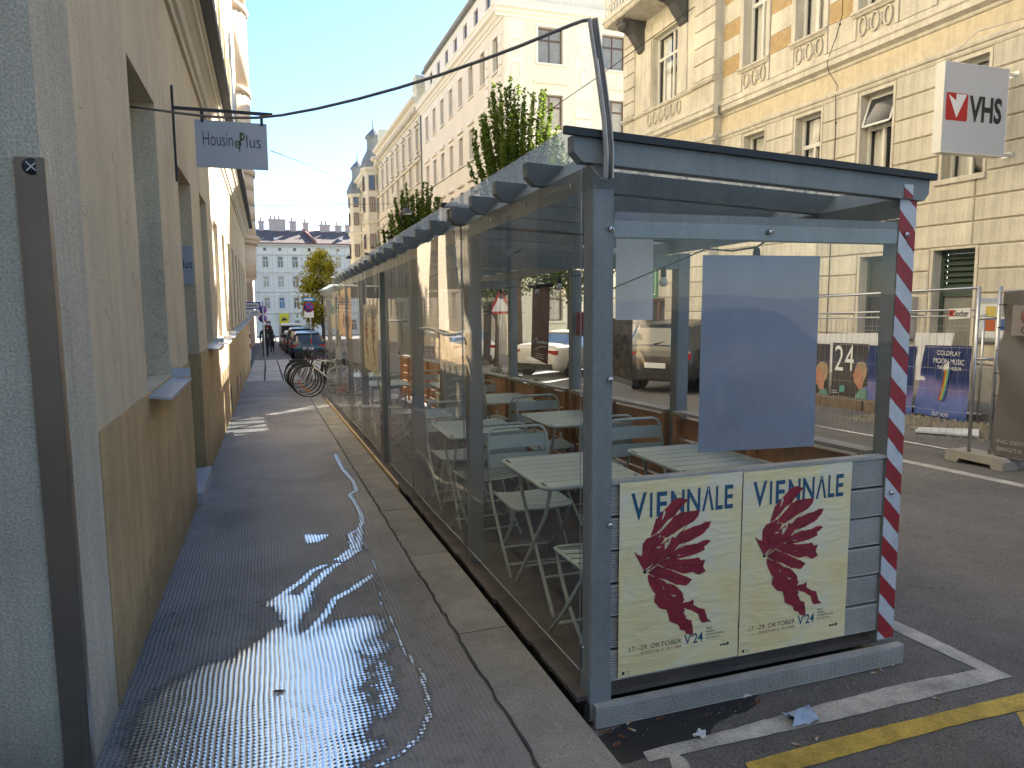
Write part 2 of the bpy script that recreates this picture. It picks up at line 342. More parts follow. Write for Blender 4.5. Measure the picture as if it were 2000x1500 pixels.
def leaf_mat(name, col, tr):
    m = bpy.data.materials.new(name); m.use_nodes = True; t = m.node_tree; N = t.nodes; L = t.links; N.remove(N['Principled BSDF'])
    a = N.new('ShaderNodeBsdfDiffuse'); b = N.new('ShaderNodeBsdfTranslucent'); x = N.new('ShaderNodeMixShader'); x.inputs[0].default_value = .45
    g = N.new('ShaderNodeNewGeometry'); 
    for sh, c in ((a, col), (b, tr)):
        r = N.new('ShaderNodeValToRGB'); r.color_ramp.elements[0].color = (*[q*.6 for q in c], 1); r.color_ramp.elements[1].color = (*[q*1.35 for q in c], 1)
        L.new(g.outputs['Random Per Island'], r.inputs[0]); L.new(r.outputs[0], sh.inputs[0])
    L.new(a.outputs[0], x.inputs[1]); L.new(b.outputs[0], x.inputs[2]); L.new(x.outputs[0], N['Material Output'].inputs[0])
    return m
M_['leaf'] = leaf_mat('green leaves', (.045,.075,.018), (.15,.21,.03))
M_['leaf_y'] = leaf_mat('leaves with painted sunlight', (.30,.30,.045), (.6,.56,.08))  # bright colour stands in for sunlight the far tree does not get
# polycarbonate roof: lets light through, scatters it
m = bpy.data.materials.new('twin wall roof sheet'); m.use_nodes = True; t = m.node_tree; N = t.nodes; L = t.links; N.remove(N['Principled BSDF'])
a = N.new('ShaderNodeBsdfTranslucent'); a.inputs[0].default_value = (.52,.58,.62,1); b = N.new('ShaderNodeBsdfDiffuse'); b.inputs[0].default_value = (.50,.52,.53,1)
c = N.new('ShaderNodeBsdfTransparent'); c.inputs[0].default_value = (.9,.93,.95,1)
x = N.new('ShaderNodeMixShader'); x.inputs[0].default_value = .25; L.new(a.outputs[0], x.inputs[1]); L.new(b.outputs[0], x.inputs[2])
x1 = N.new('ShaderNodeMixShader'); x1.inputs[0].default_value = .66; L.new(x.outputs[0], x1.inputs[1]); L.new(c.outputs[0], x1.inputs[2])
g = N.new('ShaderNodeBsdfGlossy'); g.inputs['Roughness'].default_value = .25; x2 = N.new('ShaderNodeMixShader'); x2.inputs[0].default_value = .05
L.new(x1.outputs[0], x2.inputs[1]); L.new(g.outputs[0], x2.inputs[2]); L.new(x2.outputs[0], N['Material Output'].inputs[0]); M_['roofsheet'] = m
# ================================================================== ground
b = MB()
def gsheet(b, x0, x1, y0, y1, off, ny=1):
    for i in range(ny):
        a, c = y0+(y1-y0)*i/ny, y0+(y1-y0)*(i+1)/ny
        b.quad((x0,a,G(a)+off), (x1,a,G(a)+off), (x1,c,G(c)+off), (x0,c,G(c)+off))
gsheet(b, -300, 300, -60, 420, 0)
struct(b.build('road', M_['asphalt']))
# left pavement: waffle-rolled mastic asphalt
m = bpy.data.materials.new('waffle mastic asphalt'); m.use_nodes = True; t = m.node_tree; N = t.nodes; L = t.links; bs = N['Principled BSDF']
tc, nz, hgt = waffle_nodes(t)
r = N.new('ShaderNodeValToRGB'); n = N.new('ShaderNodeTexNoise'); n.inputs['Scale'].default_value = .9; n.inputs['Detail'].default_value = 7; n.inputs['Roughness'].default_value = .7
L.new(tc.outputs['Object'], n.inputs['Vector']); L.new(n.outputs['Fac'], r.inputs[0])
r.color_ramp.elements[0].position = .3; r.color_ramp.elements[0].color = (.165,.152,.138,1); r.color_ramp.elements[1].position = .72; r.color_ramp.elements[1].color = (.285,.265,.24,1)
n2 = N.new('ShaderNodeTexNoise'); n2.inputs['Scale'].default_value = 320; L.new(tc.outputs['Object'], n2.inputs['Vector'])
mr = N.new('ShaderNodeMapRange'); mr.inputs[1].default_value = .3; mr.inputs[2].default_value = .7; mr.inputs[3].default_value = .7; mr.inputs[4].default_value = 1.3; L.new(n2.outputs['Fac'], mr.inputs[0])
vm = N.new('ShaderNodeVectorMath'); vm.operation = 'SCALE'; L.new(r.outputs[0], vm.inputs[0]); L.new(mr.outputs[0], vm.inputs[3]); vo = N.new('ShaderNodeTexVoronoi'); vo.inputs['Scale'].default_value = 3.1; L.new(tc.outputs['Object'], vo.inputs['Vector'])
vr = N.new('ShaderNodeMapRange'); vr.inputs[1].default_value = .045; vr.inputs[2].default_value = .06; vr.inputs[3].default_value = 1.; vr.inputs[4].default_value = 0.; L.new(vo.outputs['Distance'], vr.inputs[0])
vs_ = N.new('ShaderNodeSeparateColor'); L.new(vo.outputs['Color'], vs_.inputs[0]); gt = N.new('ShaderNodeMath'); gt.operation = 'GREATER_THAN'; gt.inputs[1].default_value = .62; L.new(vs_.outputs[0], gt.inputs[0])
vm2 = N.new('ShaderNodeMath'); vm2.operation = 'MULTIPLY'; L.new(vr.outputs[0], vm2.inputs[0]); L.new(gt.outputs[0], vm2.inputs[1]); vm3 = N.new('ShaderNodeMath'); vm3.operation = 'MULTIPLY'; vm3.inputs[1].default_value = .7; L.new(vm2.outputs[0], vm3.inputs[0])
gx = N.new('ShaderNodeMix'); gx.data_type = 'RGBA'; L.new(vm3.outputs[0], gx.inputs[0]); L.new(vm.outputs[0], gx.inputs[6]); gx.inputs[7].default_value = (.075,.07,.065,1)
n7 = N.new('ShaderNodeTexNoise'); n7.inputs['Scale'].default_value = .55; n7.inputs['Detail'].default_value = 4; n7.inputs['Distortion'].default_value = 1.2; L.new(tc.outputs['Object'], n7.inputs['Vector'])
m7 = N.new('ShaderNodeMapRange'); m7.inputs[1].default_value = .5; m7.inputs[2].default_value = .6; m7.inputs[3].default_value = 1.05; m7.inputs[4].default_value = .78; L.new(n7.outputs['Fac'], m7.inputs[0])
v7 = N.new('ShaderNodeVectorMath'); v7.operation = 'SCALE'; L.new(gx.outputs[2], v7.inputs[0]); L.new(m7.outputs[0], v7.inputs[3]); L.new(v7.outputs[0], bs.inputs['Base Color'])
bs.inputs['Roughness'].default_value = .62
bp = N.new('ShaderNodeBump'); bp.inputs['Strength'].default_value = .8; bp.inputs['Distance'].default_value = .006; L.new(hgt, bp.inputs['Height']); L.new(bp.outputs[0], bs.inputs['Normal'])
M_['waffle'] = m
b = MB(); gsheet(b, -.66, .842, -4, 22.4, .12)
pave = struct(b.build('pavement', M_['waffle']))
# kerb: granite stones laid end to end
kerb = bpy.data.objects.new('kerb', None); COL.objects.link(kerb); kerb['kind'] = 'structure'; ORG[kerb] = Vector((0,0,0))
ys = [-2.5, -1, .55, 2.05, 3.4, 4.72, 6.0, 7.4, 8.75, 10.2, 11.7, 13.1, 14.6, 16.0, 17.5, 19.0, 20.5, 22.0]
for a, c in zip(ys[:-1], ys[1:]):
    g = .004; dz = random.uniform(-.003, .003); w_ = random.uniform(-.004, .004)
    b = MB(); a2, c2 = a+g, c-g
    x0, x1 = .853+w_, 1.135; e = .012
    b.add([(x0,a2,G(a2)-.1),(x1,a2,G(a2)-.1),(x1,c2,G(c2)-.1),(x0,c2,G(c2)-.1),
           (x0,a2,G(a2)+.118+dz),(x1-e,a2,G(a2)+.121+dz),(x1-e,c2,G(c2)+.121+dz),(x0,c2,G(c2)+.118+dz),
           (x1,a2,G(a2)+.105+dz),(x1,c2,G(c2)+.105+dz)],
          [(4,5,6,7),(5,8,9,6),(8,1,2,9),(0,4,7,3),(0,1,8,5,4),(3,7,6,9,2)])
    b.build('kerb_stone', M_['granite'], kerb)
b = MB(); gsheet(b, .83, 1.135, -4, 22.4, .1)
b.build('kerb_joint', M_['joint'], kerb)
# crumbling edge where the asphalt meets the kerb
b = MB(); pts = []
y = 1.6
while y < 20: pts.append((.846+random.uniform(-.009,.009), y)); y += random.uniform(.03,.09)
for (xa,ya),(xb,yb) in zip(pts[:-1], pts[1:]):
    wa, wb = .006, .006
    b.quad((xa-wa,ya,G(ya)+.1245),(xa+wa,ya,G(ya)+.1245),(xb+wb,yb,G(yb)+.1245),(xb-wb,yb,G(yb)+.1245))
b.build('crack', M_['joint'], kerb)
# paving slabs beyond the asphalt
slabs = bpy.data.objects.new('crossing', None); COL.objects.link(slabs); slabs['kind'] = 'structure'; ORG[slabs] = Vector((0,0,0))
nx = 7; wx = (3.1+.66)/nx
for j in range(22):
    y0 = 22.4+j*.66; y1 = y0+.66
    for i in range(nx if j < 21 else nx):
        x0 = -.66+i*wx; x1 = x0+wx; h = .118+random.uniform(-.004,.004); q = .026
        bb = MB(); bb.add([(x0+q,y0+q,G(y0)+.09),(x1-q,y0+q,G(y0)+.09),(x1-q,y1-q,G(y1)+.09),(x0+q,y1-q,G(y1)+.09),
              (x0+q,y0+q,G(y0)+h),(x1-q,y0+q,G(y0)+h),(x1-q,y1-q,G(y1)+h),(x0+q,y1-q,G(y1)+h)],
              [(4,5,6,7),(0,1,5,4),(1,2,6,5),(2,3,7,6),(3,0,4,7)])
        bb.build('paving_slab', M_['slab'], slabs)
b = MB(); gsheet(b, -.66, 3.1, 22.4, 36.92, .1)
b.build('slab_joint', M_['joint'], slabs)
b = MB(); gsheet(b, -.66, 1.15, 36.93, 100, .12); struct(b.build('far_pavement', mat('grey asphalt', (.16,.16,.165), .9)))
b = MB(); gsheet(b, 10.75, 12.4, -3, 23.2, .12); b.quad((10.75,-3,G(-3)),(10.75,23.2,G(23.2)),(10.75,23.2,G(23.2)+.12),(10.75,-3,G(-3)+.12))
struct(b.build('right_pavement', mat('pale worn asphalt', (.17,.165,.155), .9, bump=.4, bs=120)))
# gravelly strip at the foot of the fence
b = MB()
rg = random.Random(4)
for k in range(2600):
    x = rg.gauss(9.75, .42); y = rg.uniform(6.6, 9.6)
    if x < 9.0 or x > 10.7: continue
    s_ = rg.uniform(.012,.04); z = G(y); a = rg.uniform(0,6.28)
    b.add([(x+s_*math.cos(a+q), y+s_*math.sin(a+q), z-.002) for q in (0,2.1,4.2)]+[(x,y,z+s_*1.1)], [(0,1,3),(1,2,3),(2,0,3)])
tag(b.build('gravel', mat('gravel', (.25,.22,.17), .95, var=.35, vs=30)), kind='stuff')
# road paint
def strip(name, pts, off, m, parent=None):
    b = MB(); b.add([(x,y,G(y)+off) for x,y in pts], [tuple(range(len(pts)))]); return struct(b.build(name, m, parent))
strip('white_parking_line', [(6.93,-3),(7.07,-3),(7.07,60),(6.93,60)], .004, M_['white_paint'])
def rp(*px): return [(p.x, p.y) for p in (onG(a, c, 0.) for a, c in px)]
def worn(name, pts, off, m, amp=.003): strip(name, ragged(pts, amp, .05, len(pts)), off, m)
def ragged(pts, amp, step=.03, seed=1):
    rg = random.Random(seed); o = []
    for (xa,ya),(xb,yb) in zip(pts, pts[1:]+pts[:1]):
        k = max(1, int(math.hypot(xb-xa, yb-ya)/step))
        for i in range(k): o.append((xa+(xb-xa)*i/k+rg.uniform(-amp,amp), ya+(yb-ya)*i/k+rg.uniform(-amp,amp)))
    return o
oc, ic = rp((1976,1323),(1910,1309))
worn('white_bay_line', [oc, (3.24,2.6), (3.245,19.6), (3.13,19.6), (3.13,2.75), ic]+rp((1760,1337),(1600,1378),(1412,1430),(1300,1458),(1256,1470),(1268,1490),(1408,1457),(1560,1424),(1720,1386)), .004, M_['white_paint'])
worn('yellow_line', rp((1456,1491),(1580,1458),(1700,1426),(1850,1390),(2040,1344),(2040,1380),(1984,1391),(1850,1422),(1700,1464),(1584,1497),(1500,1520),(1465,1510)), .004, M_['yellow_paint'])
worn('yellow_bracket', rp((1984,1392),(2040,1382),(2120,1500),(2040,1500)), .0042, M_['yellow_paint'])
# spilled water: a depth field over the pavement; water fills the grooves between the knobs and mirrors the sky
m = bpy.data.materials.new('spilled water'); m.use_nodes = True; t = m.node_tree; N = t.nodes; L = t.links; N.remove(N['Principled BSDF'])
tc, nz, hgt = waffle_nodes(t)
at_ = N.new('ShaderNodeAttribute'); at_.attribute_name = 'depth'
n3 = N.new('ShaderNodeTexNoise'); n3.inputs['Scale'].default_value = 13; n3.inputs['Detail'].default_value = 6; n3.inputs['Roughness'].default_value = .65; L.new(tc.outputs['Object'], n3.inputs['Vector'])
a1 = N.new('ShaderNodeMath'); a1.operation = 'MULTIPLY_ADD'; L.new(n3.outputs['Fac'], a1.inputs[0]); a1.inputs[1].default_value = 1.5; L.new(at_.outputs['Fac'], a1.inputs[2])
sb = N.new('ShaderNodeMath'); sb.operation = 'SUBTRACT'; L.new(a1.outputs[0], sb.inputs[0]); L.new(hgt, sb.inputs[1])
mr = N.new('ShaderNodeMapRange'); mr.inputs[1].default_value = .72; mr.inputs[2].default_value = .98; L.new(sb.outputs[0], mr.inputs[0])
wetm = N.new('ShaderNodeMapRange'); wetm.inputs[1].default_value = .45; wetm.inputs[2].default_value = .85; wetm.inputs[3].default_value = 1; wetm.inputs[4].default_value = .72; L.new(a1.outputs[0], wetm.inputs[0])
tr = N.new('ShaderNodeBsdfTransparent'); L.new(wetm.outputs[0], tr.inputs[0])
gl = N.new('ShaderNodeBsdfGlossy'); gl.inputs['Roughness'].default_value = .22; gl.inputs[0].default_value = (.86,.95,1,1)
bp = N.new('ShaderNodeBump'); bp.inputs['Strength'].default_value = .35; bp.inputs['Distance'].default_value = .004; L.new(hgt, bp.inputs['Height']); L.new(bp.outputs[0], gl.inputs['Normal'])
mu = N.new('ShaderNodeMath'); mu.operation = 'MULTIPLY'; mu.inputs[1].default_value = .8; L.new(mr.outputs[0], mu.inputs[0])
mx = N.new('ShaderNodeMixShader'); L.new(mu.outputs[0], mx.inputs[0]); L.new(tr.outputs[0], mx.inputs[1]); L.new(gl.outputs[0], mx.inputs[2]); L.new(mx.outputs[0], N['Material Output'].inputs[0])
M_['water'] = m
def wet(px): p = onG(px[0], px[1], .12); return (p.x, p.y)
def ragged(pts, amp, step=.03, seed=1):
    rg = random.Random(seed); o = []
    for (xa,ya),(xb,yb) in zip(pts, pts[1:]+pts[:1]):
        k = max(1, int(math.hypot(xb-xa, yb-ya)/step))
        for i in range(k): o.append((xa+(xb-xa)*i/k+rg.uniform(-amp,amp), ya+(yb-ya)*i/k+rg.uniform(-amp,amp)))
    return o
def seg_dist(X, Y, pts, closed):
    d = np.full(X.shape, 9.); n_ = len(pts)
    for i in range(n_ if closed else n_-1):
        (xa,ya),(xb,yb) = pts[i], pts[(i+1) % n_]; vx, vy = xb-xa, yb-ya
        t_ = np.clip(((X-xa)*vx+(Y-ya)*vy)/(vx*vx+vy*vy+1e-9), 0, 1); d = np.minimum(d, np.hypot(X-xa-t_*vx, Y-ya-t_*vy))
    return d
def inside(X, Y, pts):
    r_ = np.zeros(X.shape, bool)
    for (xa,ya),(xb,yb) in zip(pts, pts[1:]+pts[:1]):
        c = ((ya > Y) != (yb > Y)) & (X < (xb-xa)*(Y-ya)/(yb-ya+1e-12)+xa); r_ ^= c
    return r_
def field(X, Y, polys, lines):
    D_ = np.full(X.shape, -9.)
    for px, soft, amt in polys:
        p = [wet(q) for q in px]; d = seg_dist(X, Y, p, True); sdf = np.where(inside(X, Y, p), d, -d)
        D_ = np.maximum(D_, np.clip(sdf/soft, -1.2, 1)*.62+amt)
    for px, w_, amt in lines:
        p = [wet(q) for q in px]; D_ = np.maximum(D_, np.clip((w_-seg_dist(X, Y, p, False))/w_, -1.2, 1)*.7+amt)
    return D_
def water(name, parent, x0, x1, y0, y1, st, polys, lines, off):
    xs_ = np.arange(x0, x1, st); ys_ = np.arange(y0, y1, st); X, Y = np.meshgrid(xs_, ys_); F = field(X, Y, polys, lines)
    F = F-np.clip((-.02-X)/.55, 0, 1)*.62*(F > -.4)*(Y < 3.7)      # shallower towards the wall
    nx_, ny_ = len(xs_), len(ys_); V = np.stack([X, Y, G(Y)+off], -1).reshape(-1, 3)
    use = np.zeros((ny_-1, nx_-1), bool)
    for a in (0,1):
        for c in (0,1): use |= F[a:ny_-1+a, c:nx_-1+c] > -.35
    J, I = np.nonzero(use); k = J*nx_+I; fs = np.stack([k, k+1, k+1+nx_, k+nx_], 1); u = np.unique(fs); rm = np.full(nx_*ny_, -1); rm[u] = np.arange(len(u))
    o_ = np.array(org(parent)); me = bpy.data.meshes.new(name); me.from_pydata((V[u]-o_).tolist(), [], rm[fs].tolist()); me.materials.append(M_['water'])
    a_ = me.attributes.new('depth', 'FLOAT', 'POINT'); a_.data.foreach_set('value', F.ravel()[u].astype(np.float32)); me.update()
    o = link(name, me, parent)
    if parent is not None: CH.setdefault(parent, []).append(o)
    return o
PUD = thing('puddle', 'sky reflecting puddle with thin trickles on the waffle pavement', 'puddle', (0, 3.2, G(3.2)+.12))
main = [(150,1640),(222,1500),(240,1395),(300,1345),(390,1300),(450,1290),(500,1262),(545,1235),(600,1240),(650,1225),(690,1215),(722,1210),(738,1225),(712,1250),(690,1275),(705,1310),(690,1350),(705,1380),(700,1415),(690,1436),(715,1460),(690,1490),(660,1560),(640,1640)]
splash = [(524,1182),(545,1165),(580,1162),(612,1163),(600,1186),(582,1210),(577,1242),(560,1240),(560,1215),(548,1196)]
water('water', PUD, -.655, .8, 1.6, 4.75, .014, [(main, .09, .42), (splash, .05, .25), ([(700,1290),(760,1270),(800,1300),(815,1380),(760,1430),(700,1420)], .10, -.42), ([(640,1230),(735,1195),(790,1270),(740,1300),(680,1290)], .10, -.30)],
  [([(690,1070),(660,1093),(610,1115),(590,1135),(555,1160),(540,1172)], .022, .2), ([(698,1075),(670,1095),(650,1108),(640,1115),(610,1145),(595,1160),(600,1166)], .026, .2), ([(725,1125),(690,1150),(655,1170),(640,1195),(610,1230),(575,1252)], .022, .2),
   ([(720,1080),(735,1110),(745,1180),(770,1222),(786,1262)], .014, -.28), ([(786,1265),(825,1318),(840,1390),(820,1440),(780,1475),(735,1498)], .02, -.22)], .1225)
water('trickle', PUD, .2, .95, 4.7, 9.0, .012, [], [([(655,888),(668,915),(690,940),(697,958),(683,966),(703,1000),(708,1020),(700,1035),(684,1043),(690,1070),(660,1093)], .02, .25), ([(703,1036),(698,1075),(670,1095)], .026, .2), ([(655,888),(705,884)], .012, .02), ([(700,1040),(720,1080)], .014, -.2)], .1225)
tag(water('puddle', None, .2, .75, 5.0, 5.9, .012, [([(580,1054),(600,1045),(640,1045),(625,1057),(605,1061)], .05, .3)], [], .1226), 'small separate wet splash farther up the pavement from the big puddle', 'puddle')
# ================================================================== facades
def facade(b, x0, x1, z0, z1, ops, y=0., dep=.2):
    xs = sorted({x0, x1, *[v for o in ops for v in o[:2] if x0 < v < x1]}); zs = sorted({z0, z1, *[v for o in ops for v in o[2:4] if z0 < v < z1]})
    for xa, xb in zip(xs[:-1], xs[1:]):
        for za, zb in zip(zs[:-1], zs[1:]):
            cx, cz = (xa+xb)/2, (za+zb)/2
            if any(o[0] < cx < o[1] and o[2] < cz < o[3] for o in ops): continue
            b.quad((xa,y,za),(xb,y,za),(xb,y,zb),(xa,y,zb))
    for o in ops:
        xa, xb, za, zb = o[:4]; d = y+(o[4] if len(o) > 4 else dep)
        b.quad((xa,y,za),(xa,d,za),(xa,d,zb),(xa,y,zb)); b.quad((xb,y,za),(xb,y,zb),(xb,d,zb),(xb,d,za))
        b.quad((xa,y,zb),(xa,d,zb),(xb,d,zb),(xb,y,zb)); b.quad((xa,y,za),(xb,y,za),(xb,d,za),(xa,d,za))
WC = {}
def win_meshes(w_, h, style, fm, pm):
    k = (round(w_,3), round(h,3), style, fm, pm)
    if k in WC: return WC[k]
    b = MB(); p = MB(); t = .055
    b.box(0,t,0,.06,0,h); b.box(w_-t,w_,0,.06,0,h); b.box(t,w_-t,0,.06,h-t,h); b.box(t,w_-t,0,.06,0,t)
    tz = h*.67
    if style in ('cross', 'T'):
        b.box(t,w_-t,.004,.064,tz-.045,tz+.045)
        b.box(w_/2-.035,w_/2+.035,.008,.068,t,tz-.045)
        if style == 'cross': b.box(w_/2-.03,w_/2+.03,.008,.068,tz+.045,h-t)
    elif style == 'triple':
        b.box(t,w_-t,.004,.064,tz-.04,tz+.04)
        for q in (.27, .62): b.box(w_*q-.03,w_*q+.03,.008,.068,t,tz-.04)
        b.box(w_*.62-.03,w_*.62+.03,.008,.068,tz+.04,h-t)
    elif style == 'mid': b.box(w_/2-.03,w_/2+.03,.008,.068,t,h-t)
    p.quad((t*.5,.045,t*.5),(w_-t*.5,.045,t*.5),(w_-t*.5,.045,h-t*.5),(t*.5,.045,h-t*.5))
    WC[k] = (b.mesh('window', M_[fm]), p.mesh('pane', M_[pm], recalc=False)); return WC[k]
def window(parent, fr, x, z, y, w_, h, style='T', fm='off', pm='glass'):
    a, c = win_meshes(w_, h, style, fm, pm)
    o = inst('window', a, parent, fr((x,y,z)), fr.a); ORG[o] = Vector((0,0,0)); inst_child('pane', c, o); return o
def inst_child(name, me, o):
    c = link(name, me, o); CH.setdefault(o, []).append(c); ORG[c] = ORG.get(o, Vector((0,0,0))); return c
# ---------------- near grey corner with its steel guard
cy = 2.70
T = thing('corner_wall', 'grey rendered wall corner at the left edge with a tall steel guard', 'wall', (-.66, cy, G(cy)+.1))
b = MB(); b.box(-4, -.655, cy, 3.215, G(cy)+.05, 18); b.build('wall', M_['plaster_grey'], T)
zt = onX(72,305,-.655).z; x0 = onY(28,305,cy).x
b = MB()
b.box(x0, -.645, cy-.012, cy-.002, G(cy)+.1, zt); b.box(-.653, -.641, cy-.012, cy+.035, G(cy)+.1, zt)
b.box(-.665, -.6455, cy-.016, cy-.012, G(cy)+.1, zt)
b.build('corner_guard', M_['brushed'], T)
c = onY(61,325,cy-.013); b = MB(); b.lathe([(0,-.0012),(.026,-.0012),(.026,0),(0,0)], (c.x, cy-.0135, c.z), 20, 'y'); s_ = b.build('sticker', M_['ink'], CH[T][1])
b = MB()
for sg in (1,-1): b.add([(c.x-.014, cy-.0152, c.z-sg*.014-.0025),(c.x+.014, cy-.0152, c.z+sg*.014-.0025),(c.x+.014, cy-.0152, c.z+sg*.014+.0025),(c.x-.014, cy-.0152, c.z-sg*.014+.0025)], [(0,1,2,3)])
b.lathe([(0,0),(.004,0)], (c.x+.014, cy-.0153, c.z+.014), 10, 'y'); b.lathe([(0,0),(.004,0)], (c.x+.014, cy-.0153, c.z-.014), 10, 'y')
b.build('sticker_mark', M_['print_white'], CH[T][1], recalc=False)
# ---------------- beige house, left
XL = -.66
fl = Frame(XL, 0, R(90))                     # x = street distance, y into the house
T = thing('beige_house', 'beige rendered house with ochre plinth along the left pavement', 'house', (XL, 3.22, G(3.22)+.1))
ops = [(4.55,5.60,1.19,3.05),(6.85,8.0,-.05,2.87,.5),(9.06,10.08,1.2,2.95)]+[(y0,y0+.95,1.14,2.9) for y0 in (11.35,13.35,15.33,17.32,19.31,21.3,23.3,25.3,27.3)]
b = MB(fl)
facade(b, 3.216, 29.7, -1.2, 4.15, ops); b.mi = 0
b.box(3.216, 29.7, .001, 6, 4.5, 4.52)
b.quad((29.7,0,-1.3),(29.7,6,-1.3),(29.7,6,4.5),(29.7,0,4.5))
ups = [(y0,y0+1.0,5.5,7.6) for y0 in (4.6,6.9,9.1,11.35,13.35,15.33,17.32,19.31,21.3,23.3,25.3,27.3)]
b.mi = 1; facade(b, 3.216, 29.6, 4.5, 18, ups, y=.03); b.quad((29.6,.03,4.5),(29.6,5,4.5),(29.6,5,18),(29.6,.03,18))
b.build('wall', [M_['plaster_beige'], M_['yellow']], T)
b = MB(fl)                                   # plinth, one sheet a centimetre proud, stopped at the openings
for xa, xb in zip([3.217,8.0],[6.85,29.7]): b.box(xa, xb, -.01, .05, -1.2, 1.18)
b.box(6.86, 7.99, .498, .52, -.3, 1.18)
b.box(7.985,8.0,.0,.5,-.3,1.18); b.box(6.85,6.865,.0,.5,-.3,1.18)
b.build('plinth', M_['ochre'], T)
for w0 in (13.6,16.4,18.6,21.0): b2 = MB(fl); b2.box(w0, w0+.42, -.014, 0, G(w0)+.22, G(w0)+.62); b2.build('cellar_vent', M_['iron'], T)
b = MB(fl); b.box(6.86, 7.99, -.055, .49, G(7.4)+.05, G(7.4)+.24); b.build('doorstep', mat('pale stone step', (.42,.42,.42), .7, bump=.3), T)
b = MB(fl); b.box(6.9, 7.95, .46, .5, G(7.4)+.24, 2.85); d_ = b.build('door', M_['brownframe'], T)
b = MB(fl); b.tube([(7.05,.44,1.0),(7.05,.40,1.0),(7.15,.40,1.0)], .01); b.build('handle', M_['steel'], d_)
# sign on the reveal of the door niche
p0, p1 = onY(352,480,7.98), onY(384,556,7.98)
b = MB(); b.box(-1.1, -.672, 7.968, 7.982, p1.z, p0.z); pl_ = b.build('plate', M_['sign_grey'], T)
text('HousingPlus', 'lettering', M_['ink'], pl_, pose((-.68, 7.9665, (p0.z+p1.z)/2), (1,0,0), (0,0,1)), width=.40, height=.115, align='R')
for o in ops[:1]+ops[2:]:
    xa, xb, za, zb = o[:4]
    window(T, fl, xa, za, .2, xb-xa, zb-za, 'T', 'off', 'glass')
    b = MB(fl); b.add([(xa-.05,-.13,za-.035),(xb+.05,-.13,za-.035),(xb+.05,.2,za+.012),(xa-.05,.2,za+.012),
                       (xa-.05,-.13,za-.05),(xb+.05,-.13,za-.05),(xb+.05,.2,za-.006),(xa-.05,.2,za-.006)],
        [(0,1,2,3),(4,5,1,0),(5,6,2,1),(7,4,0,3),(7,6,5,4)])
    b.box(xb+.035,xb+.05,-.125,.2,za-.02,za+.04)
    b.build('sill', M_['zinc'], T)
for o in ups: window(T, fl, o[0], o[2], .22, o[1]-o[0], o[3]-o[2])
for o in ups:
    for q in (o[0]-.2, o[1]+.08): b = MB(fl); b.box(q, q+.12, -.05, .03, 4.75, 7.9); b.build('pilaster', M_['yellow'], T)
b = MB(fl); b.box(3.2,29.6,-.06,.03,4.62,4.75); b.build('string_course', M_['yellow'], T)
prof = [(0,4.10),(-.03,4.10),(-.04,4.16),(-.07,4.18),(-.09,4.26),(-.14,4.32),(-.17,4.34),(-.17,4.42),(-.2,4.44),(-.2,4.5),(0,4.5)]
b = MB(fl); b.prism(prof, 'x', 3.217, 29.75); b.build('cornice', M_['pale_stone'], T)
gp = [(-.20,4.505)]+[(-.26+.06*math.cos(a), 4.545-.06*math.sin(a)) for a in np.linspace(0, math.pi, 7)]+[(-.32,4.56),(-.2,4.56)]
b = MB(fl); b.prism([(-.19,4.503),(-.31,4.53),(-.32,4.585),(-.30,4.585),(-.29,4.545),(-.19,4.525)], 'x', 3.217, 29.8); b.build('gutter', M_['iron'], T)
b = MB(fl); b.tube([(21.9,-.05,9),(21.9,-.05,4.7),(21.9,-.3,4.6)], .05); b.build('downpipe', M_['zinc'], T)
# ---------------- pinkish corner house with a round oriel
T = thing('oriel_house', 'pinkish beige corner house with a round banded oriel over the pavement', 'house', (-.9, 33, G(33)))
b = MB(); b.box(-8, -1.0, 29.75, 36, -1.5, 24)
b.mi = 0
b.box(-.999, -.93, 30.2, 30.6, -1.3, 2.9); b.box(-.999, -.93, 33.6, 34.0, -1.3, 2.9); b.box(-.999, -.88, 29.76, 36, -1.4, -.35)
b.build('wall', M_['pink'], T)
def oriel(r0, r1, z0, z1, nm, mt, seg=20):
    b = MB(); cx, cyy = -1.05, 33.2
    b.lathe([(r0*.001, z0),(r0, z0),(r1, z1),(r1*.001, z1)], (cx, cyy, 0), seg); b.v = [(cx+(x-cx)*.62, y, z) for x, y, z in b.v]
    return b.build(nm, mt, T)
oriel(1.2, 1.25, 2.75, 4.15, 'oriel', M_['pink'])
for z0, z1, r_ in ((4.15,4.3,1.42),(4.3,4.5,1.5)): oriel(r_, r_+.02, z0, z1, 'oriel_band', M_['pink'])
z = 4.5
while z < 22:
    h = .62 if z < 7 else 3.0
    oriel(1.3, 1.3, z+.04, z+h, 'oriel_drum', M_['pink']); z += h
    if z > 6.9: oriel(1.4, 1.45, z, z+.22, 'oriel_band', M_['pink']); z += .22
oriel(.5, 1.2, 2.45, 2.75, 'oriel_foot', M_['pink'])
for i, z in enumerate((8, 11.5, 15)): window(T, Frame(-.99, 0, R(90)), 30.5, z, -.02, 1.1, 2.1)
b = MB(); b.box(-1.0,-.9,31.2,32.4,-.6,2.1); b.build('shop_window', M_['glass'], T)
b = MB(); b.box(-1.0,-.9,34.4,35.6,-1.0,2.1); b.build('door', M_['greenframe'], T)
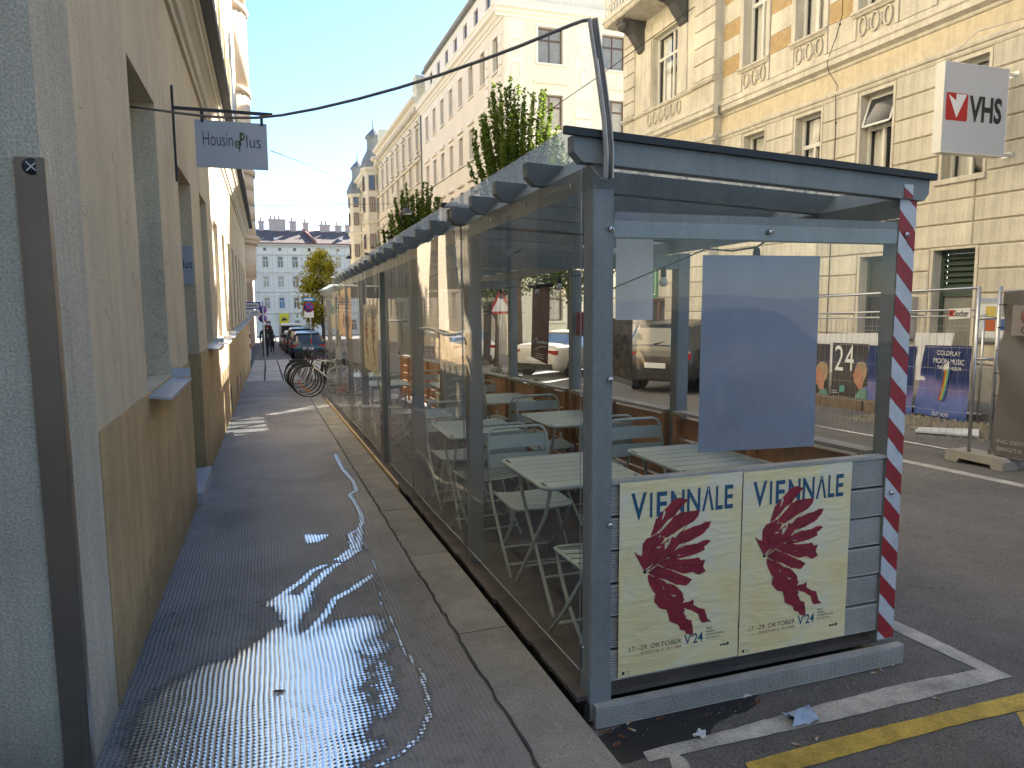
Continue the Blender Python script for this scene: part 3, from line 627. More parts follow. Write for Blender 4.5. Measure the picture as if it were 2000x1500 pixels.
# far houses on the left, beyond the crossing
T = thing('far_left_house', 'plain pale house far down the left side beyond the oriel house', 'house', (-1.2, 48, G(48)))
fr = Frame(-1.25, 0, R(90)); b = MB(fr); wo_ = [(y0, y0+1.1, z0, z0+2) for y0 in range(39,97,3) for z0 in (1.5,5,8.5,12)]
facade(b, 37.5, 99, -4, 17, wo_); b.box(37.5,99,.3,8,-4,16.9); b.build('wall', M_['pink'], T)
for o in wo_: window(T, fr, o[0], o[2], .2, 1.1, 2)
b = MB(fr); b.box(37.5,99,-.3,0,16.6,17); b.build('cornice', M_['pale_stone'], T)

# house continuing behind the camera on the left, past a narrow passage
T = thing('passage_house', 'plain rendered house across the narrow passage left of the camera', 'house', (-.7, .6, G(.6)))
fr = Frame(-.68, 0, R(90)); b = MB(fr); wo_ = [(y0, y0+1.0, z0, z0+1.9) for y0 in (-2.2,-4.6,-7,-9.4) for z0 in (1.3,4.9,8.3)]
facade(b, -14, .75, -.2, 15, wo_); b.quad((.75,0,-.2),(.75,6,-.2),(.75,6,15),(.75,0,15)); b.quad((-14,0,15),(.75,0,15),(.75,6,15),(-14,6,15)); b.build('wall', M_['plaster_grey'], T)
for o in wo_: window(T, fr, o[0], o[2], .2, 1.0, 1.9)
# ---------------- ornate cream house, right
XR = 12.3
fr_ = Frame(XR, 23.1, R(-90))                # x = 23.1 - Y, y into the house
def rx(Y): return 23.1-Y
T = thing('cream_house', 'ornate cream town house with ochre brick panels and a balcony on dark consoles', 'house', (XR, 23.1, G(20)))
RH = T
RIS = rx(17.78)                              # the projecting bay covers 0..RIS and stands 0.28 m proud
PJ = -.28
mezz = [rx(y1) for y1 in (16.75,14.75,12.72,10.66,8.6,6.55,4.5)]
mw = .84
low = [(rx(12.55), rx(11.78), G(12)+.15, 2.58, .3), (rx(10.72), rx(9.85), G(10)+.12, 2.6, .3), (rx(8.0), rx(7.0), G(8)+.12, 2.6, .3),
       (rx(14.9), rx(13.9), G(14)+.12, 2.5, .3), (rx(16.9), rx(16), G(16)+.12, 2.5, .3)]
bayw = [(rx(21.2), rx(19.7), 7.82, 9.95)]
bay_low = [(rx(21.9), rx(20.2), G(21)+.1, 1.75, .3), (rx(19.6), rx(18.7), 3.9, 5.95), (rx(22.2), rx(21.3), 3.9, 5.95)]
fws = [(rx(y1), rx(y1)+.92, 7.8, 10.1) for y1 in (16.85,14.85,12.9,10.9,8.9,6.9)]
ops = [(x, x+mw, 3.92, 6.0) for x in mezz]+low+fws
b = MB(fr_); facade(b, RIS, 26, -1.2, 16.5, ops, 0, .24)
facade(b, -.0, RIS, -1.2, 16.5, bayw+bay_low, PJ, .24)
b.quad((RIS,PJ,-1.2),(RIS,0,-1.2),(RIS,0,16.5),(RIS,PJ,16.5)); b.quad((0,PJ,-1.2),(0,14,-1.2),(0,14,16.5),(0,PJ,16.5)); b.quad((0,PJ,16.5),(26,0,16.5),(26,14,16.5),(0,14,16.5))
b.quad((26,0,-1.2),(26,14,-1.2),(26,14,16.5),(26,0,16.5))
b.build('wall', M_['cream'], T)
# plaster blocks of the ground floor, course by course, between the openings
BLK = {}
def block(x0, x1, z0, z1, y, nm='plaster_block', mt='cream'):
    if x1-x0 < .1 or z1-z0 < .06: return
    g = .012; k = (round(x1-x0,3), round(z1-z0,3), mt)
    if k not in BLK: bb = MB(); bb.bev(0, x1-x0-2*g, -.042, .03, 0, z1-z0-2*g, .018); BLK[k] = bb.mesh(nm, M_[mt])
    inst(nm, BLK[k], T, fr_((x0+g, y, z0+g)), fr_.a)
courses = [.47+.4335*i for i in range(14)]
nb = 0
for zi, (za, zb) in enumerate(zip(courses[:-1], courses[1:])):
    segs = [(RIS, 23.0)]
    for o in sorted(ops):
        if o[2] < zb-.12 and o[3] > za+.08:
            ns = []
            for s0, s1 in segs:
                if o[0]-.075 > s0+.02 and o[0]-.075 < s1: ns.append((s0, o[0]-.075)); ns.append((o[1]+.075, s1)) if o[1]+.075 < s1 else None
                elif o[1]+.075 > s0 and o[0]-.075 <= s0+.02: ns.append((o[1]+.075, s1))
                else: ns.append((s0, s1))
            segs = ns
    for s0, s1 in segs:
        if s1-s0 > 2.6:
            n_ = round((s1-s0)/2.05)
            for i in range(n_): block(s0+(s1-s0)*i/n_, s0+(s1-s0)*(i+1)/n_, za, zb, 0)
        else: block(s0, s1, za, zb, 0)
    # the bay
    segs = [(0., RIS)]
    for o in sorted(bay_low):
        if o[2] < zb-.12 and o[3] > za+.08:
            ns = []
            for s0, s1 in segs:
                if s0 < o[0]-.06 < s1: ns += [(s0, o[0]-.06), (o[1]+.06, s1)]
                else: ns.append((s0, s1))
            segs = ns
    for s0, s1 in segs: block(s0, s1, za, zb, PJ)
# window and door surrounds, plinth
b = MB(fr_)
for o in ops[:len(mezz)]+low:
    xa, xb, za, zb = o[:4]
    b.box(xa-.06, xa-.002, -.02, .02, za, zb+.06); b.box(xb+.002, xb+.06, -.02, .02, za, zb+.06); b.box(xa-.002, xb+.002, -.02, .02, zb+.002, zb+.06)
for o in ops[:len(mezz)]: b.box(o[0]-.1, o[1]+.1, -.09, .05, o[2]-.1, o[2]-.005); 
b.build('surround', M_['cream_trim'], T)
b = MB(fr_); xs = [RIS]+[v for o in sorted(low) for v in (o[0]-.02, o[1]+.02)]+[26]
for x0, x1 in zip(xs[::2], xs[1::2]):
    n_ = max(1, round((x1-x0)/1.1))
    for i in range(n_): b = MB(fr_); b.bev(x0+(x1-x0)*i/n_+.006, x0+(x1-x0)*(i+1)/n_-.006, -.09, .02, -1.1, .46, .02); b.build('plinth_stone', M_['stone_plinth'], T)
for q0, q1 in ((.02, .9), (2.95, RIS-.02)): b = MB(fr_); b.bev(q0, q1, PJ-.09, PJ+.02, -1.1, .46, .02); b.build('plinth_stone', M_['stone_plinth'], T)
# mouldings running along both the bay and the main wall
def run(nm, prof, mt, z_only=None):
    b = MB(fr_); b.prism(prof, 'x', RIS+.001, 26)
    b.prism([(y+PJ, z) for y, z in prof], 'x', -.05, RIS-min(p[0] for p in prof)); return b.build(nm, mt, T)
run('string_course', [(.02,6.10),(-.03,6.10),(-.05,6.14),(-.05,6.17),(-.085,6.19),(-.10,6.24),(-.10,6.27),(.02,6.29)], M_['cream_trim'])
run('frieze', [(.02,6.30),(-.012,6.30),(-.012,6.72),(.02,6.72)], M_['frieze'])
run('cornice', [(.02,6.73),(-.03,6.73),(-.05,6.76),(-.05,6.79),(-.12,6.83),(-.16,6.85),(-.16,6.96),(-.19,6.99),(-.19,7.03),(.02,7.06)], M_['cream_trim'])
run('ledge', [(.02,7.07),(-.03,7.07),(-.03,7.19),(.02,7.2)], M_['cream_trim'])
# first floor: sills, ornamented aprons, brick and plaster bands between the windows
def apron(x0, x1, z0, z1, y, n_):
    b = MB(fr_); w_ = (x1-x0)/n_; cz = (z0+z1)/2; h = (z1-z0)*.42
    for i in range(n_):
        cx = x0+w_*(i+.5)
        ov = [(cx+w_*.30*math.cos(a), y-.035, cz+h*math.sin(a)) for a in np.linspace(0, 2*math.pi, 15)[:-1]]
        b.tube(ov, .022, 5, closed=True)
        if i < n_-1:
            for dz in (-.5, .0, .5):
                b.lathe([(.001,-.02),(.026,-.02),(.026,.0),(.001,.0)], (cx+w_/2, y-.03, cz+dz*h), 6, 'y')
            b.box(cx+w_*.28, cx+w_*.72, y-.03, y, cz+h*.18, cz+h*.30); b.box(cx+w_*.28, cx+w_*.72, y-.03, y, cz-h*.30, cz-h*.18)
    return b.build('ornament', M_['cream_trim'], T)
for o in fws:
    xa, xb = o[0], o[1]
    b = MB(fr_); b.prism([(.02,7.66),(-.05,7.66),(-.09,7.71),(-.12,7.73),(-.12,7.77),(.02,7.79)], 'x', xa-.14, xb+.14); b.build('sill', M_['cream_trim'], T)
    b = MB(fr_)
    for q0, q1 in ((xa-.14, xa-.002), (xb+.002, xb+.14)): b.box(q0, q1, -.05, .02, 7.80, 10.3)
    for q0, q1 in ((xa-.14, xa-.05), (xb+.05, xb+.14)): b.box(q0, q1, -.04, .02, 7.21, 7.655)
    b.build('surround', M_['cream_trim'], T)
    apron(xa-.04, xb+.04, 7.22, 7.66, 0, 3)
def brickpanel(x0, x1, z0, z1, y):
    b = MB(fr_); b.mi = 1; b.box(x0, x1, y-.008, y+.02, z0, z1); b.mi = 0
    rows = max(2, round((z1-z0)/.072)); h = (z1-z0)/rows
    for r_ in range(rows):
        x = x0-(.06 if r_ % 2 else 0)
        while x < x1:
            a, c = max(x, x0), min(x+.12, x1)
            if c-a > .02: b.add([(a+.004,y-.016,z0+r_*h+.005),(c-.004,y-.016,z0+r_*h+.005),(c-.004,y-.016,z0+r_*h+h-.005),(a+.004,y-.016,z0+r_*h+h-.005)], [(0,1,2,3)])
            x += .12
    o = b.build('brick_panel', [M_['brick'], M_['mortar']], T, recalc=False); o['kind'] = 'stuff'
for xa, xb in [(RIS+.02, rx(17.02))]+[(fws[i][1]+.16, fws[i+1][0]-.16) for i in range(len(fws)-1)]:
    for z0, z1 in ((7.8,8.23),(8.74,9.16),(9.68,10.1)): brickpanel(xa, xb, z0, z1, 0)
    for z0, z1 in ((7.21,7.79),(8.235,8.735),(9.165,9.675)):
        b = MB(fr_); b.bev(xa, xb, -.025, .02, z0, z1, .01); b.build('plaster_band', M_['cream'], T)
# quoins of the bay
for xa, xb in ((.0,.78),(rx(18.75),RIS)):
    z = 7.86
    while z < 13:
        b = MB(fr_); b.bev(xa+.006, xb+(.03 if xb == RIS else -.006), PJ-.06, PJ+.02, z+.012, z+.45, .02); b.build('quoin', M_['cream'], T); z += .46
b = MB(fr_)
for xa, xb in ((-.06,.84),(rx(18.81),RIS+.06)): b.prism([(.0+PJ,7.72),(-.07+PJ,7.72),(-.12+PJ,7.78),(-.12+PJ,7.82),(PJ,7.84)], 'x', xa, xb)
b.prism([(PJ,7.70),(PJ-.04,7.70),(PJ-.08,7.75),(PJ-.08,7.79),(PJ,7.81)], 'x', .845, rx(18.815)); b.build('sill', M_['cream_trim'], T)
apron(rx(21.5), rx(19.4), 7.24, 7.68, PJ, 6)
b = MB(fr_)
for xa, xb in ((rx(21.75),rx(21.24)),(rx(19.66),rx(19.15))): b.box(xa, xb, PJ-.04, PJ+.01, 7.83, 10.4)
b.prism([(1.9-.32+.0,10.0),(1.9+.28+1.4,10.0),(1.9+1.2,10.32),(1.9+.2,10.32)], 'y', PJ-.03, PJ+.01)
b.build('surround', M_['cream_trim'], T)
# balcony
B_ = []
by0, by1 = rx(22.75), rx(18.7)
b = MB(fr_); b.prism([(PJ,10.62),(PJ-.93,10.66),(PJ-.97,10.70),(PJ-1.0,10.76),(PJ-1.04,10.78),(PJ-1.04,10.86),(PJ,10.88)], 'x', by0, by1); bal = b.build('balcony', M_['cream_trim'], T)
b = MB(fr_); b.box(by0+.06, by1-.06, PJ-.98, PJ-.9, 10.88, 10.98); b.box(by0+.06, by1-.06, PJ-.99, PJ-.89, 11.75, 11.85)
x = by0+.1
while x < by1-.1:
    b.tube([(x, PJ-.94, 10.98),(x+.07,PJ-.97,11.2),(x-.05,PJ-.94,11.45),(x,PJ-.94,11.75)], .03, 5)
    b.lathe([(.001,-.03),(.06,-.02),(.06,.02),(.001,.03)], (x+.09, PJ-.94, 11.3), 6, 'y'); x += .2
b.build('balustrade', M_['cream_trim'], bal)
for Y in (21.85, 19.35):
    x = rx(Y)
    b = MB(fr_); pr = [(PJ-.005,10.61),(PJ-.80,10.64),(PJ-.84,10.56),(PJ-.82,10.44),(PJ-.74,10.36),(PJ-.60,10.34),(PJ-.45,10.24),(PJ-.32,10.06),(PJ-.2,9.92),(PJ-.12,9.82),(PJ-.06,9.72),(PJ-.005,9.72)]
    b.prism(pr, 'x', x-.2, x+.2); b.box(x-.23, x+.23, PJ-.86, PJ-.005, 10.56, 10.615)
    b.tube([(x-.215, PJ-.72, 10.46),(x+.215, PJ-.72, 10.46)], .085, 10); b.tube([(x-.21, PJ-.07, 9.80),(x+.21, PJ-.07, 9.80)], .05, 8)
    b.build('console', M_['console'], bal)
# glazing with curtains
def glazed(xa, xb, za, zb, y, fm, style, curtain=True, pm='pane'):
    o = window(T, fr_, xa, za, y, xb-xa, zb-za, style, fm, pm)
    w_, h = xb-xa, zb-za
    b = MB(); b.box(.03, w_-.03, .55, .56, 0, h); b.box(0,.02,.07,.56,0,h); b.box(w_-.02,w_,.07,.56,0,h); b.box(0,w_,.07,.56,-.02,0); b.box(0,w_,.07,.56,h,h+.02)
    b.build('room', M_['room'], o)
    if curtain:
        b = MB(); rg = random.Random(int(xa*100))
        for c0, c1 in ((.03, rg.uniform(.36,.52)), (rg.uniform(.54,.68), .97)):
            b.grid(lambda u, v, c0=c0, c1=c1: (w_*(c0+(c1-c0)*u), .16+.022*math.sin(u*24+v*1.2), .03+(h-.08)*v), 26, 2)
        b.build('curtain', M_['curtain'], o)
    return o
for i, o in enumerate(ops[:len(mezz)]): glazed(o[0], o[1], o[2], o[3], .2, 'off', 'T', True)
for i, o in enumerate(fws): glazed(o[0], o[1], o[2], o[3], .2, 'off', 'T', True)
glazed(bayw[0][0], bayw[0][1], bayw[0][2], bayw[0][3], PJ+.2, 'off', 'triple', True)
for o in bay_low[1:]: glazed(o[0], o[1], o[2], o[3], PJ+.2, 'off', 'T')
# tilted open top light of the third window
o = ops[2]; b = MB(fr_)
za, zb = 5.32, 5.95; xa, xb = o[0]+.04, o[1]-.04
def tl(x, z): return (x, .19-.20*(z-zb)/(za-zb)-.02, z)
for x0, x1, z0, z1 in ((xa,xa+.045,za,zb),(xb-.045,xb,za,zb),(xa,xb,za,za+.045),(xa,xb,zb-.045,zb)):
    A_ = [tl(x0,z0),tl(x1,z0),tl(x1,z1),tl(x0,z1)]; b.add(A_+[(p[0],p[1]+.035,p[2]) for p in A_], [(0,1,2,3),(4,7,6,5),(0,4,5,1),(1,5,6,2),(2,6,7,3),(3,7,4,0)])
sash = b.build('open_sash', M_['off'], T)
b = MB(fr_); b.quad(*[(q[0],q[1]+.018,q[2]) for q in (tl(xa+.03,za+.03),tl(xb-.03,za+.03),tl(xb-.03,zb-.03),tl(xa+.03,zb-.03))]); b.build('pane', M_['glass'], sash, recalc=False)
# street level doors
for i, o in enumerate(low):
    xa, xb, za, zb = o[:4]
    b = MB(fr_); t = .07
    b.box(xa,xa+t,.2,.28,za,zb); b.box(xb-t,xb,.2,.28,za,zb); b.box(xa+t,xb-t,.2,.28,zb-t,zb); b.box(xa+t,xb-t,.2,.28,1.72,1.84)
    b.box(xa+t,xb-t,.21,.27,za,za+.7)
    d_ = b.build('door', M_['greenframe'], T)
    b = MB(fr_); b.box(xa+t,xb-t,.245,.255,za+.7,1.72)
    if i != 1: b.box(xa+t,xb-t,.245,.255,1.84,zb-t)
    b.build('pane', M_['glass_grey'] if i == 1 else M_['glass'], d_)
    if i == 1:
        for k in range(6):
            z = 1.88+k*.108; b = MB(fr_); b.add([(xa+t,.20,z),(xb-t,.20,z),(xb-t,.27,z+.07),(xa+t,.27,z+.07),(xa+t,.20,z+.012),(xb-t,.20,z+.012),(xb-t,.27,z+.082),(xa+t,.27,z+.082)], [(0,1,2,3),(4,7,6,5),(0,4,5,1),(3,2,6,7)])
            b.build('louvre_slat', M_['greenframe'], d_)
        b = MB(fr_); b.box(xa+t,xb-t,.29,.3,1.84,zb-t); b.build('louvre_back', M_['black'], d_)
# shop front in the bay with a green sign
o = bay_low[0]; b = MB(fr_)
brown = mat('brown stained door', (.15,.065,.03), .5, var=.2)
xa, xb, za, zb = o[:4]
for q in (xa, xa+.55, xb-.62, xb-.09): b.box(q, q+.09, PJ+.1, PJ+.2, za, zb)
b.box(xa,xb,PJ+.1,PJ+.2,zb-.09,zb); b.box(xa+.09,xb-.09,PJ+.12,PJ+.18,za,za+.5); d_ = b.build('shop_door', brown, T)
b = MB(fr_); b.box(xa,xb,PJ+.15,PJ+.16,za,zb); b.build('pane', M_['glass'], d_)
T2 = thing('shop_sign', 'green square shop sign with white letters above the brown shop door', 'shop sign', fr_((rx(21.6), PJ-.06, 1.8)))
b = MB(fr_); b.box(rx(22.0), rx(20.55), PJ-.09, PJ-.05, 1.78, 2.86); b.build('board', mat('green sign', (.01,.16,.05), .5), T2)
b = MB(fr_)
x0, x1, z0, z1 = rx(21.9), rx(20.65), 1.86, 2.78
for q in ((x0,x1,z0,z0+.03),(x0,x1,z1-.03,z1),(x0,x0+.03,z0+.03,z1-.03),(x1-.03,x1,z0+.03,z1-.03)): b.box(q[0],q[1],PJ-.097,PJ-.09,q[2],q[3])
b.build('border', M_['print_white'], T2)
for s_, z in (('POST', 2.52), ('MAN', 2.12)):
    c = fr_((rx(21.25), PJ-.096, z)); text(s_, 'lettering', M_['print_white'], T2, pose(c, (0,-1,0), (0,0,1)), height=.2, width=.8)
# conduit cable with fixings, wall display case, letter box
b = MB(fr_); x = rx(13.4)
b.tube([(x,-.02,10.3),(x+.02,-.02,7.9),(x-.1,-.04,7.5),(x-.18,-.2,6.95),(x-.14,-.2,6.75),(x-.02,-.03,6.4),(x,-.09,6.2),(x+.01,-.06,5.4),(x,-.06,4.5),(x,-.06,.6)], .008, 5)
for z in (9.2, 8.6, 7.7, 5.6, 4.7): b.lathe([(.001,-.03),(.02,-.03),(.02,0),(.001,0)], (x,-.04,z), 6, 'y')
b.build('cable', M_['iron'], T)
T2 = thing('display_case', 'grey framed notice case on the cream wall beside the louvred door', 'notice case', fr_((rx(9.4), -.05, .9)))
b = MB(fr_); b.bev(rx(9.72), rx(8.75), -.13, -.045, .88, 1.68, .04); b.build('case', M_['zinc'], T2)
b = MB(fr_); b.box(rx(9.62), rx(8.85), -.137, -.13, .98, 1.58); b.build('pane', M_['paper_white'], T2)
rg = random.Random(2)
for i, (u, v, c) in enumerate(((.1,.1,(.4,.1,.03)),(.35,.12,(.05,.12,.3)),(.1,.34,(.5,.4,.1)),(.4,.36,(.3,.3,.32)))):
    b = MB(fr_); b.box(rx(9.58)+u, rx(9.58)+u+.2, -.14, -.137, 1.0+v, 1.0+v+.2); b.build('notice', mat('notice', c, .6), T2)
T2 = thing('wall_box', 'plain grey metal box on the cream wall left of the louvred door', 'wall box', fr_((rx(11.1), -.05, .9)))
b = MB(fr_); b.bev(rx(11.32), rx(11.0), -.22, -.045, .88, 1.72, .03); b.build('box', M_['zinc'], T2)
# lamp cable holder with thin stay above the illuminated sign
pr = onX(1972, 135, 12.05); Ys = pr.y
A0, A1, A2 = onY(1847,118,Ys), onY(1973,136,Ys), onY(1828,296,Ys)
x0, x1, z0, z1 = A0.x, A1.x, A2.z+.0, A0.z
T2 = thing('light_box_sign', 'white light box sign with red square emblem and black VHS letters', 'shop sign', (x1, Ys, z0))
b = MB(); d_ = .17
b.box(x0+.012, x1-.012, Ys+.004, Ys+d_-.004, z0+.01, z1-.01); b.build('face_panel', mat('white acrylic', (.50,.51,.55), .35, var=.04), T2)
b = MB()
for q in ((x0,x0+.014,z0,z1),(x1-.014,x1,z0,z1)): b.box(q[0],q[1],Ys,Ys+d_,q[2],q[3])
for q in ((z0,z0+.016),(z1-.016,z1)): b.box(x0+.014,x1-.014,Ys,Ys+d_,q[0],q[1])
b.build('case', M_['off'], T2)
b = MB()
for z in (z0+.03, z1-.08): b = MB(); b.box(x1, XR-.04, Ys+.06, Ys+.10, z, z+.045); b.box(XR-.05, XR-.001, Ys-.02, Ys+.2, z-.02, z+.07); b.build('bracket', M_['steel'], T2)
b = MB(); b.tube([(x0+.05,Ys+.08,z1),(x0+.3,Ys-.3,z1+.38),(XR-.02,Ys-.9,z1+.75)], .006, 5)
b.build('stay', M_['steel'], T2)
W_, H_ = x1-x0, z1-z0
def rrect(xa, xb, za, zb, r_, n_=5):
    o = []
    for cx, cz, a0 in ((xb-r_,zb-r_,0),(xa+r_,zb-r_,90),(xa+r_,za+r_,180),(xb-r_,za+r_,270)):
        for k in range(n_+1): a = R(a0+90*k/n_); o.append((cx+r_*math.cos(a), cz+r_*math.sin(a)))
    return o
ex0, ex1, ez0, ez1 = x0+W_*.045, x0+W_*.375, z0+H_*.36, z0+H_*.665
b = MB(); b.poly([(x, Ys+.001, z) for x, z in rrect(ex0, ex1, ez0, ez1, .03)])
b.build('emblem', mat('red emblem', (.42,.01,.012), .4, var=0), T2)
def ep(u, v): return (ex0+(ex1-ex0)*u, Ys-.0006, ez0+(ez1-ez0)*v)
b = MB(); b.poly([ep(.1,.93), ep(.45,.72), ep(.45,.97), ep(.93,.97), ep(.5,.1)])
b.build('emblem_mark', M_['print_white'], T2)
text('VHS', 'lettering', M_['ink'], T2, pose((x0+W_*.655, Ys-.0004, z0+H_*.51), (1,0,0), (0,0,1)), width=W_*.515, height=H_*.295, bold=.035)
# ================================================================== the row beyond the cross street
def rowwin(T, fr, xs, zs, w_, h, style, fm, pms, dep=.2, y=0):
    rg = random.Random(len(xs)*7+int(zs[0]*10))
    for z in zs:
        for x in xs: window(T, fr, x, z, y+dep, w_, h, style, fm, rg.choice(pms))
T = thing('ivory_corner_house', 'tall ivory corner house with brown windows beyond the cross street', 'house', (XR, 37, G(37)))
fA = Frame(XR, 37, 0); fB = Frame(XR, 58, R(-90))
xsA = [1.86, 5.56, 8.9]; zsA = [.6, 3.9, 7.3, 10.8, 14.2]
ya = [38.0+2.48*i for i in range(8)]; zsB = [.6, 3.5, 6.9, 10.3, 13.95]; hB = 1.75; wB = .95
xB = [58-(y+wB) for y in ya]
oa = [(x, x+1.42, z, z+1.8) for z in zsA for x in xsA]; ob = [(x, x+wB, z, z+hB) for z in zsB for x in xB]
b = MB(fA); facade(b, 0, 11.1, -2, 19.6, oa); w1 = b
b2 = MB(fB); facade(b2, 0, 21, -2.6, 17.6, ob)
for v, f, m_ in ((b2.v, b2.f, b2.m),): n0 = len(b.v); b.v += v; b.f += [tuple(i+n0 for i in q) for q in f]; b.m += m_; b.sm += b2.sm
b.fr = fA; b.quad((11.1,0,-2),(11.1,20,-2),(11.1,20,19.6),(11.1,0,19.6)); b.quad((0,0,19.6),(11.1,0,19.6),(11.1,20,19.6),(0,20,19.6))
b.build('wall', M_['ivory'], T)
rowwin(T, fA, xsA, zsA, 1.42, 1.8, 'cross', 'brownframe', ['glass_grey'])
rowwin(T, fB, xB, zsB, wB, hB, 'T', 'brownframe', ['glass','glass','glass_grey'])
cp = [(.02,16.3),(-.06,16.3),(-.08,16.42),(-.2,16.5),(-.24,16.6),(-.42,16.68),(-.42,16.86),(-.5,16.95),(-.5,17.02),(.02,17.1)]
b = MB(fA); b.prism(cp, 'x', -.5, 11.2); b.fr = fB; b.prism(cp, 'x', 0, 21.0); b.build('cornice', M_['ivory_trim'], T)
b = MB(fA)
for x in xsA:
    for z in zsA:
        b.box(x-.14, x-.002, -.04, .02, z-.02, z+1.94); b.box(x+1.422, x+1.56, -.04, .02, z-.02, z+1.94); b.box(x-.002, x+1.422, -.04, .02, z+1.802, z+1.94)
        b.box(x-.2, x+1.62, -.12, .02, z-.12, z-.025)
    for z in (7.3, 10.8): b.prism([(.02,z+2.3),(-.16,z+2.34),(-.2,z+2.42),(.02,z+2.46)], 'x', x-.25, x+1.67)
b.fr = fB
for x in xB:
    for z in zsB:
        b.box(x-.11, x-.002, -.04, .02, z-.02, z+hB+.1); b.box(x+wB+.002, x+wB+.11, -.04, .02, z-.02, z+hB+.1); b.box(x-.002, x+wB+.002, -.04, .02, z+hB+.002, z+hB+.1)
        b.box(x-.15, x+wB+.15, -.1, .02, z-.1, z-.025)
    z = 10.3
    arc = [(x+wB/2+(wB/2+.16)*math.cos(a), z+hB+.28+.3*math.sin(a)) for a in np.linspace(math.pi, 0, 9)]
    b.prism(arc, 'y', -.14, .02); b.prism([(.02,6.9+hB+.3),(-.18,6.9+hB+.36),(-.2,6.9+hB+.46),(.02,6.9+hB+.5)], 'x', x-.18, x+wB+.18)
b.prism([(.02,6.2),(-.1,6.2),(-.14,6.3),(.02,6.36)], 'x', 0, 21)
b.fr = fA; b.prism([(.02,6.2),(-.1,6.2),(-.14,6.3),(.02,6.36)], 'x', -.1, 11.1)
b.build('surround', M_['ivory_trim'], T)
for xa in (.12, 4.0, 7.45):
    b = MB(fA)                  # banded pilasters with garland and medallion
    z = -.5
    while z < 11.9: b.bev(xa, xa+.95, -.07, .02, z+.02, z+.5, .02); z += .52
    b.box(xa, xa+.95, -.03, .02, 12.4, 16.25)
    cx = xa+.47
    for k in range(9): a = math.pi*(1+k/8); b.lathe([(.001,-.07),(.08,-.05),(.08,0),(.001,.0)], (cx+.36*math.cos(a), -.03, 15.1+.5*math.sin(a)), 6, 'y')
    b.box(cx-.36, cx+.36, -.08, -.03, 15.2, 15.75)
    b.tube([(cx+.25*math.cos(a), -.05, 13.6+.5*math.sin(a)) for a in np.linspace(0,2*math.pi,13)[:-1]], .05, 5, closed=True)
    b.build('pilaster', M_['ivory_trim'], T)
for xa in (20.0, 17.6):
    z = -.5; b = MB(fB)
    while z < 15.4: b.bev(xa, xa+.6, -.06, .02, z+.02, z+.5, .02); z += .52
    b.build('pilaster', M_['ivory_trim'], T)
# attic storey with its windows and roof edge
b = MB(fB); at = [(x, x+wB, 17.55, 19.0) for x in xB]
facade(b, 0, 20.4, 17.0, 19.45, at, .35, .15); b.fr = fA
facade(b, .35, 11.1, 17.0, 19.45, [(x, x+1.42, 17.5, 19.1) for x in xsA], .35, .15)
b.build('attic_wall', mat('white attic render', (.72,.69,.6), .8, var=.04), T)
rowwin(T, fB, xB, [17.55], wB, 1.45, 'mid', 'brownframe', ['glass_blue'], .12, .35)
rowwin(T, fA, xsA, [17.5], 1.42, 1.6, 'cross', 'brownframe', ['glass_grey'], .12, .35)
b = MB(fB); b.box(-.1, 21, .1, 6, 19.46, 19.62); b.build('roof', M_['copper'], T)
b = MB(fB); b.tube([(.03,-.06,16.3),(.03,-.06,-1)], .06, 6); b.build('downpipe', M_['copper'], T)
# ---------------- ornate second house
def rowhouse(nm, lab, y0, y1, top, mt, trim, fm, ws, zs, seed, bay=None, wh=2.0, ww=1.05):
    T = thing(nm, lab, 'house', (XR, y0, G(y0))); fr = Frame(XR, y1, R(-90)); Lh = y1-y0
    n_ = int(Lh/ws); xs = [Lh/n_*(i+.5)-ww/2 for i in range(n_)]
    ops = [(x, x+ww, z, z+wh) for x in xs for z in zs]
    b = MB(fr); facade(b, 0, Lh, -4, top, ops, 0, .22); b.quad((0,0,-4),(0,12,-4),(0,12,top),(0,0,top)); b.quad((Lh,0,-4),(Lh,12,-4),(Lh,12,top),(Lh,0,top)); b.quad((0,0,top),(Lh,0,top),(Lh,12,top),(0,12,top))
    b.build('wall', mt, T)
    rowwin(T, fr, xs, zs, ww, wh, 'T', fm, ['glass','glass_grey','glass'], .2)
    b = MB(fr)
    b.prism([(.02,top-1.1),(-.1,top-1.1),(-.14,top-.8),(-.4,top-.55),(-.45,top-.35),(-.75,top-.22),(-.8,top),(.02,top+.1)], 'x', 0, Lh)
    k = 0
    while k*.55 < Lh: b.box(k*.55+.1, k*.55+.32, -.5, -.02, top-.95, top-.57); k += 1
    for z in zs[1:]:
        b.prism([(.02,z-.9),(-.14,z-.88),(-.2,z-.72),(.02,z-.68)], 'x', 0, Lh)
        for x in xs:
            b.box(x-.2, x-.002, -.07, .02, z-.05, z+wh+.12); b.box(x+ww+.002, x+ww+.2, -.07, .02, z-.05, z+wh+.12); b.box(x-.002, x+ww+.002, -.07, .02, z+wh+.002, z+wh+.12)
            b.prism([(x-.3,z+wh+.2),(x+ww+.3,z+wh+.2),(x+ww/2,z+wh+.62)], 'y', -.2, .02); b.box(x-.25, x+ww+.25, -.16, .02, z-.15, z-.055)
    b.build('moulding', trim, T)
    return T, fr, xs
T, fr, xs = rowhouse('ornate_house', 'richly ornamented pale house with red windows and a small balcony', 58.05, 79.5, 17.7, M_['ornate'], mat('ornate trim', (.62,.58,.46), .85), 'redframe', 3.0, [.3,3.9,7.6,11.4,13.9], 3, wh=1.75)
b = MB(fr); b.box(12.9,16.2,-1.1,-.02,3.2,10.2); bayo = b.build('bay', M_['ornate'], T)
b = MB(fr); b.box(12.8,16.3,-1.2,-.02,10.21,10.4)
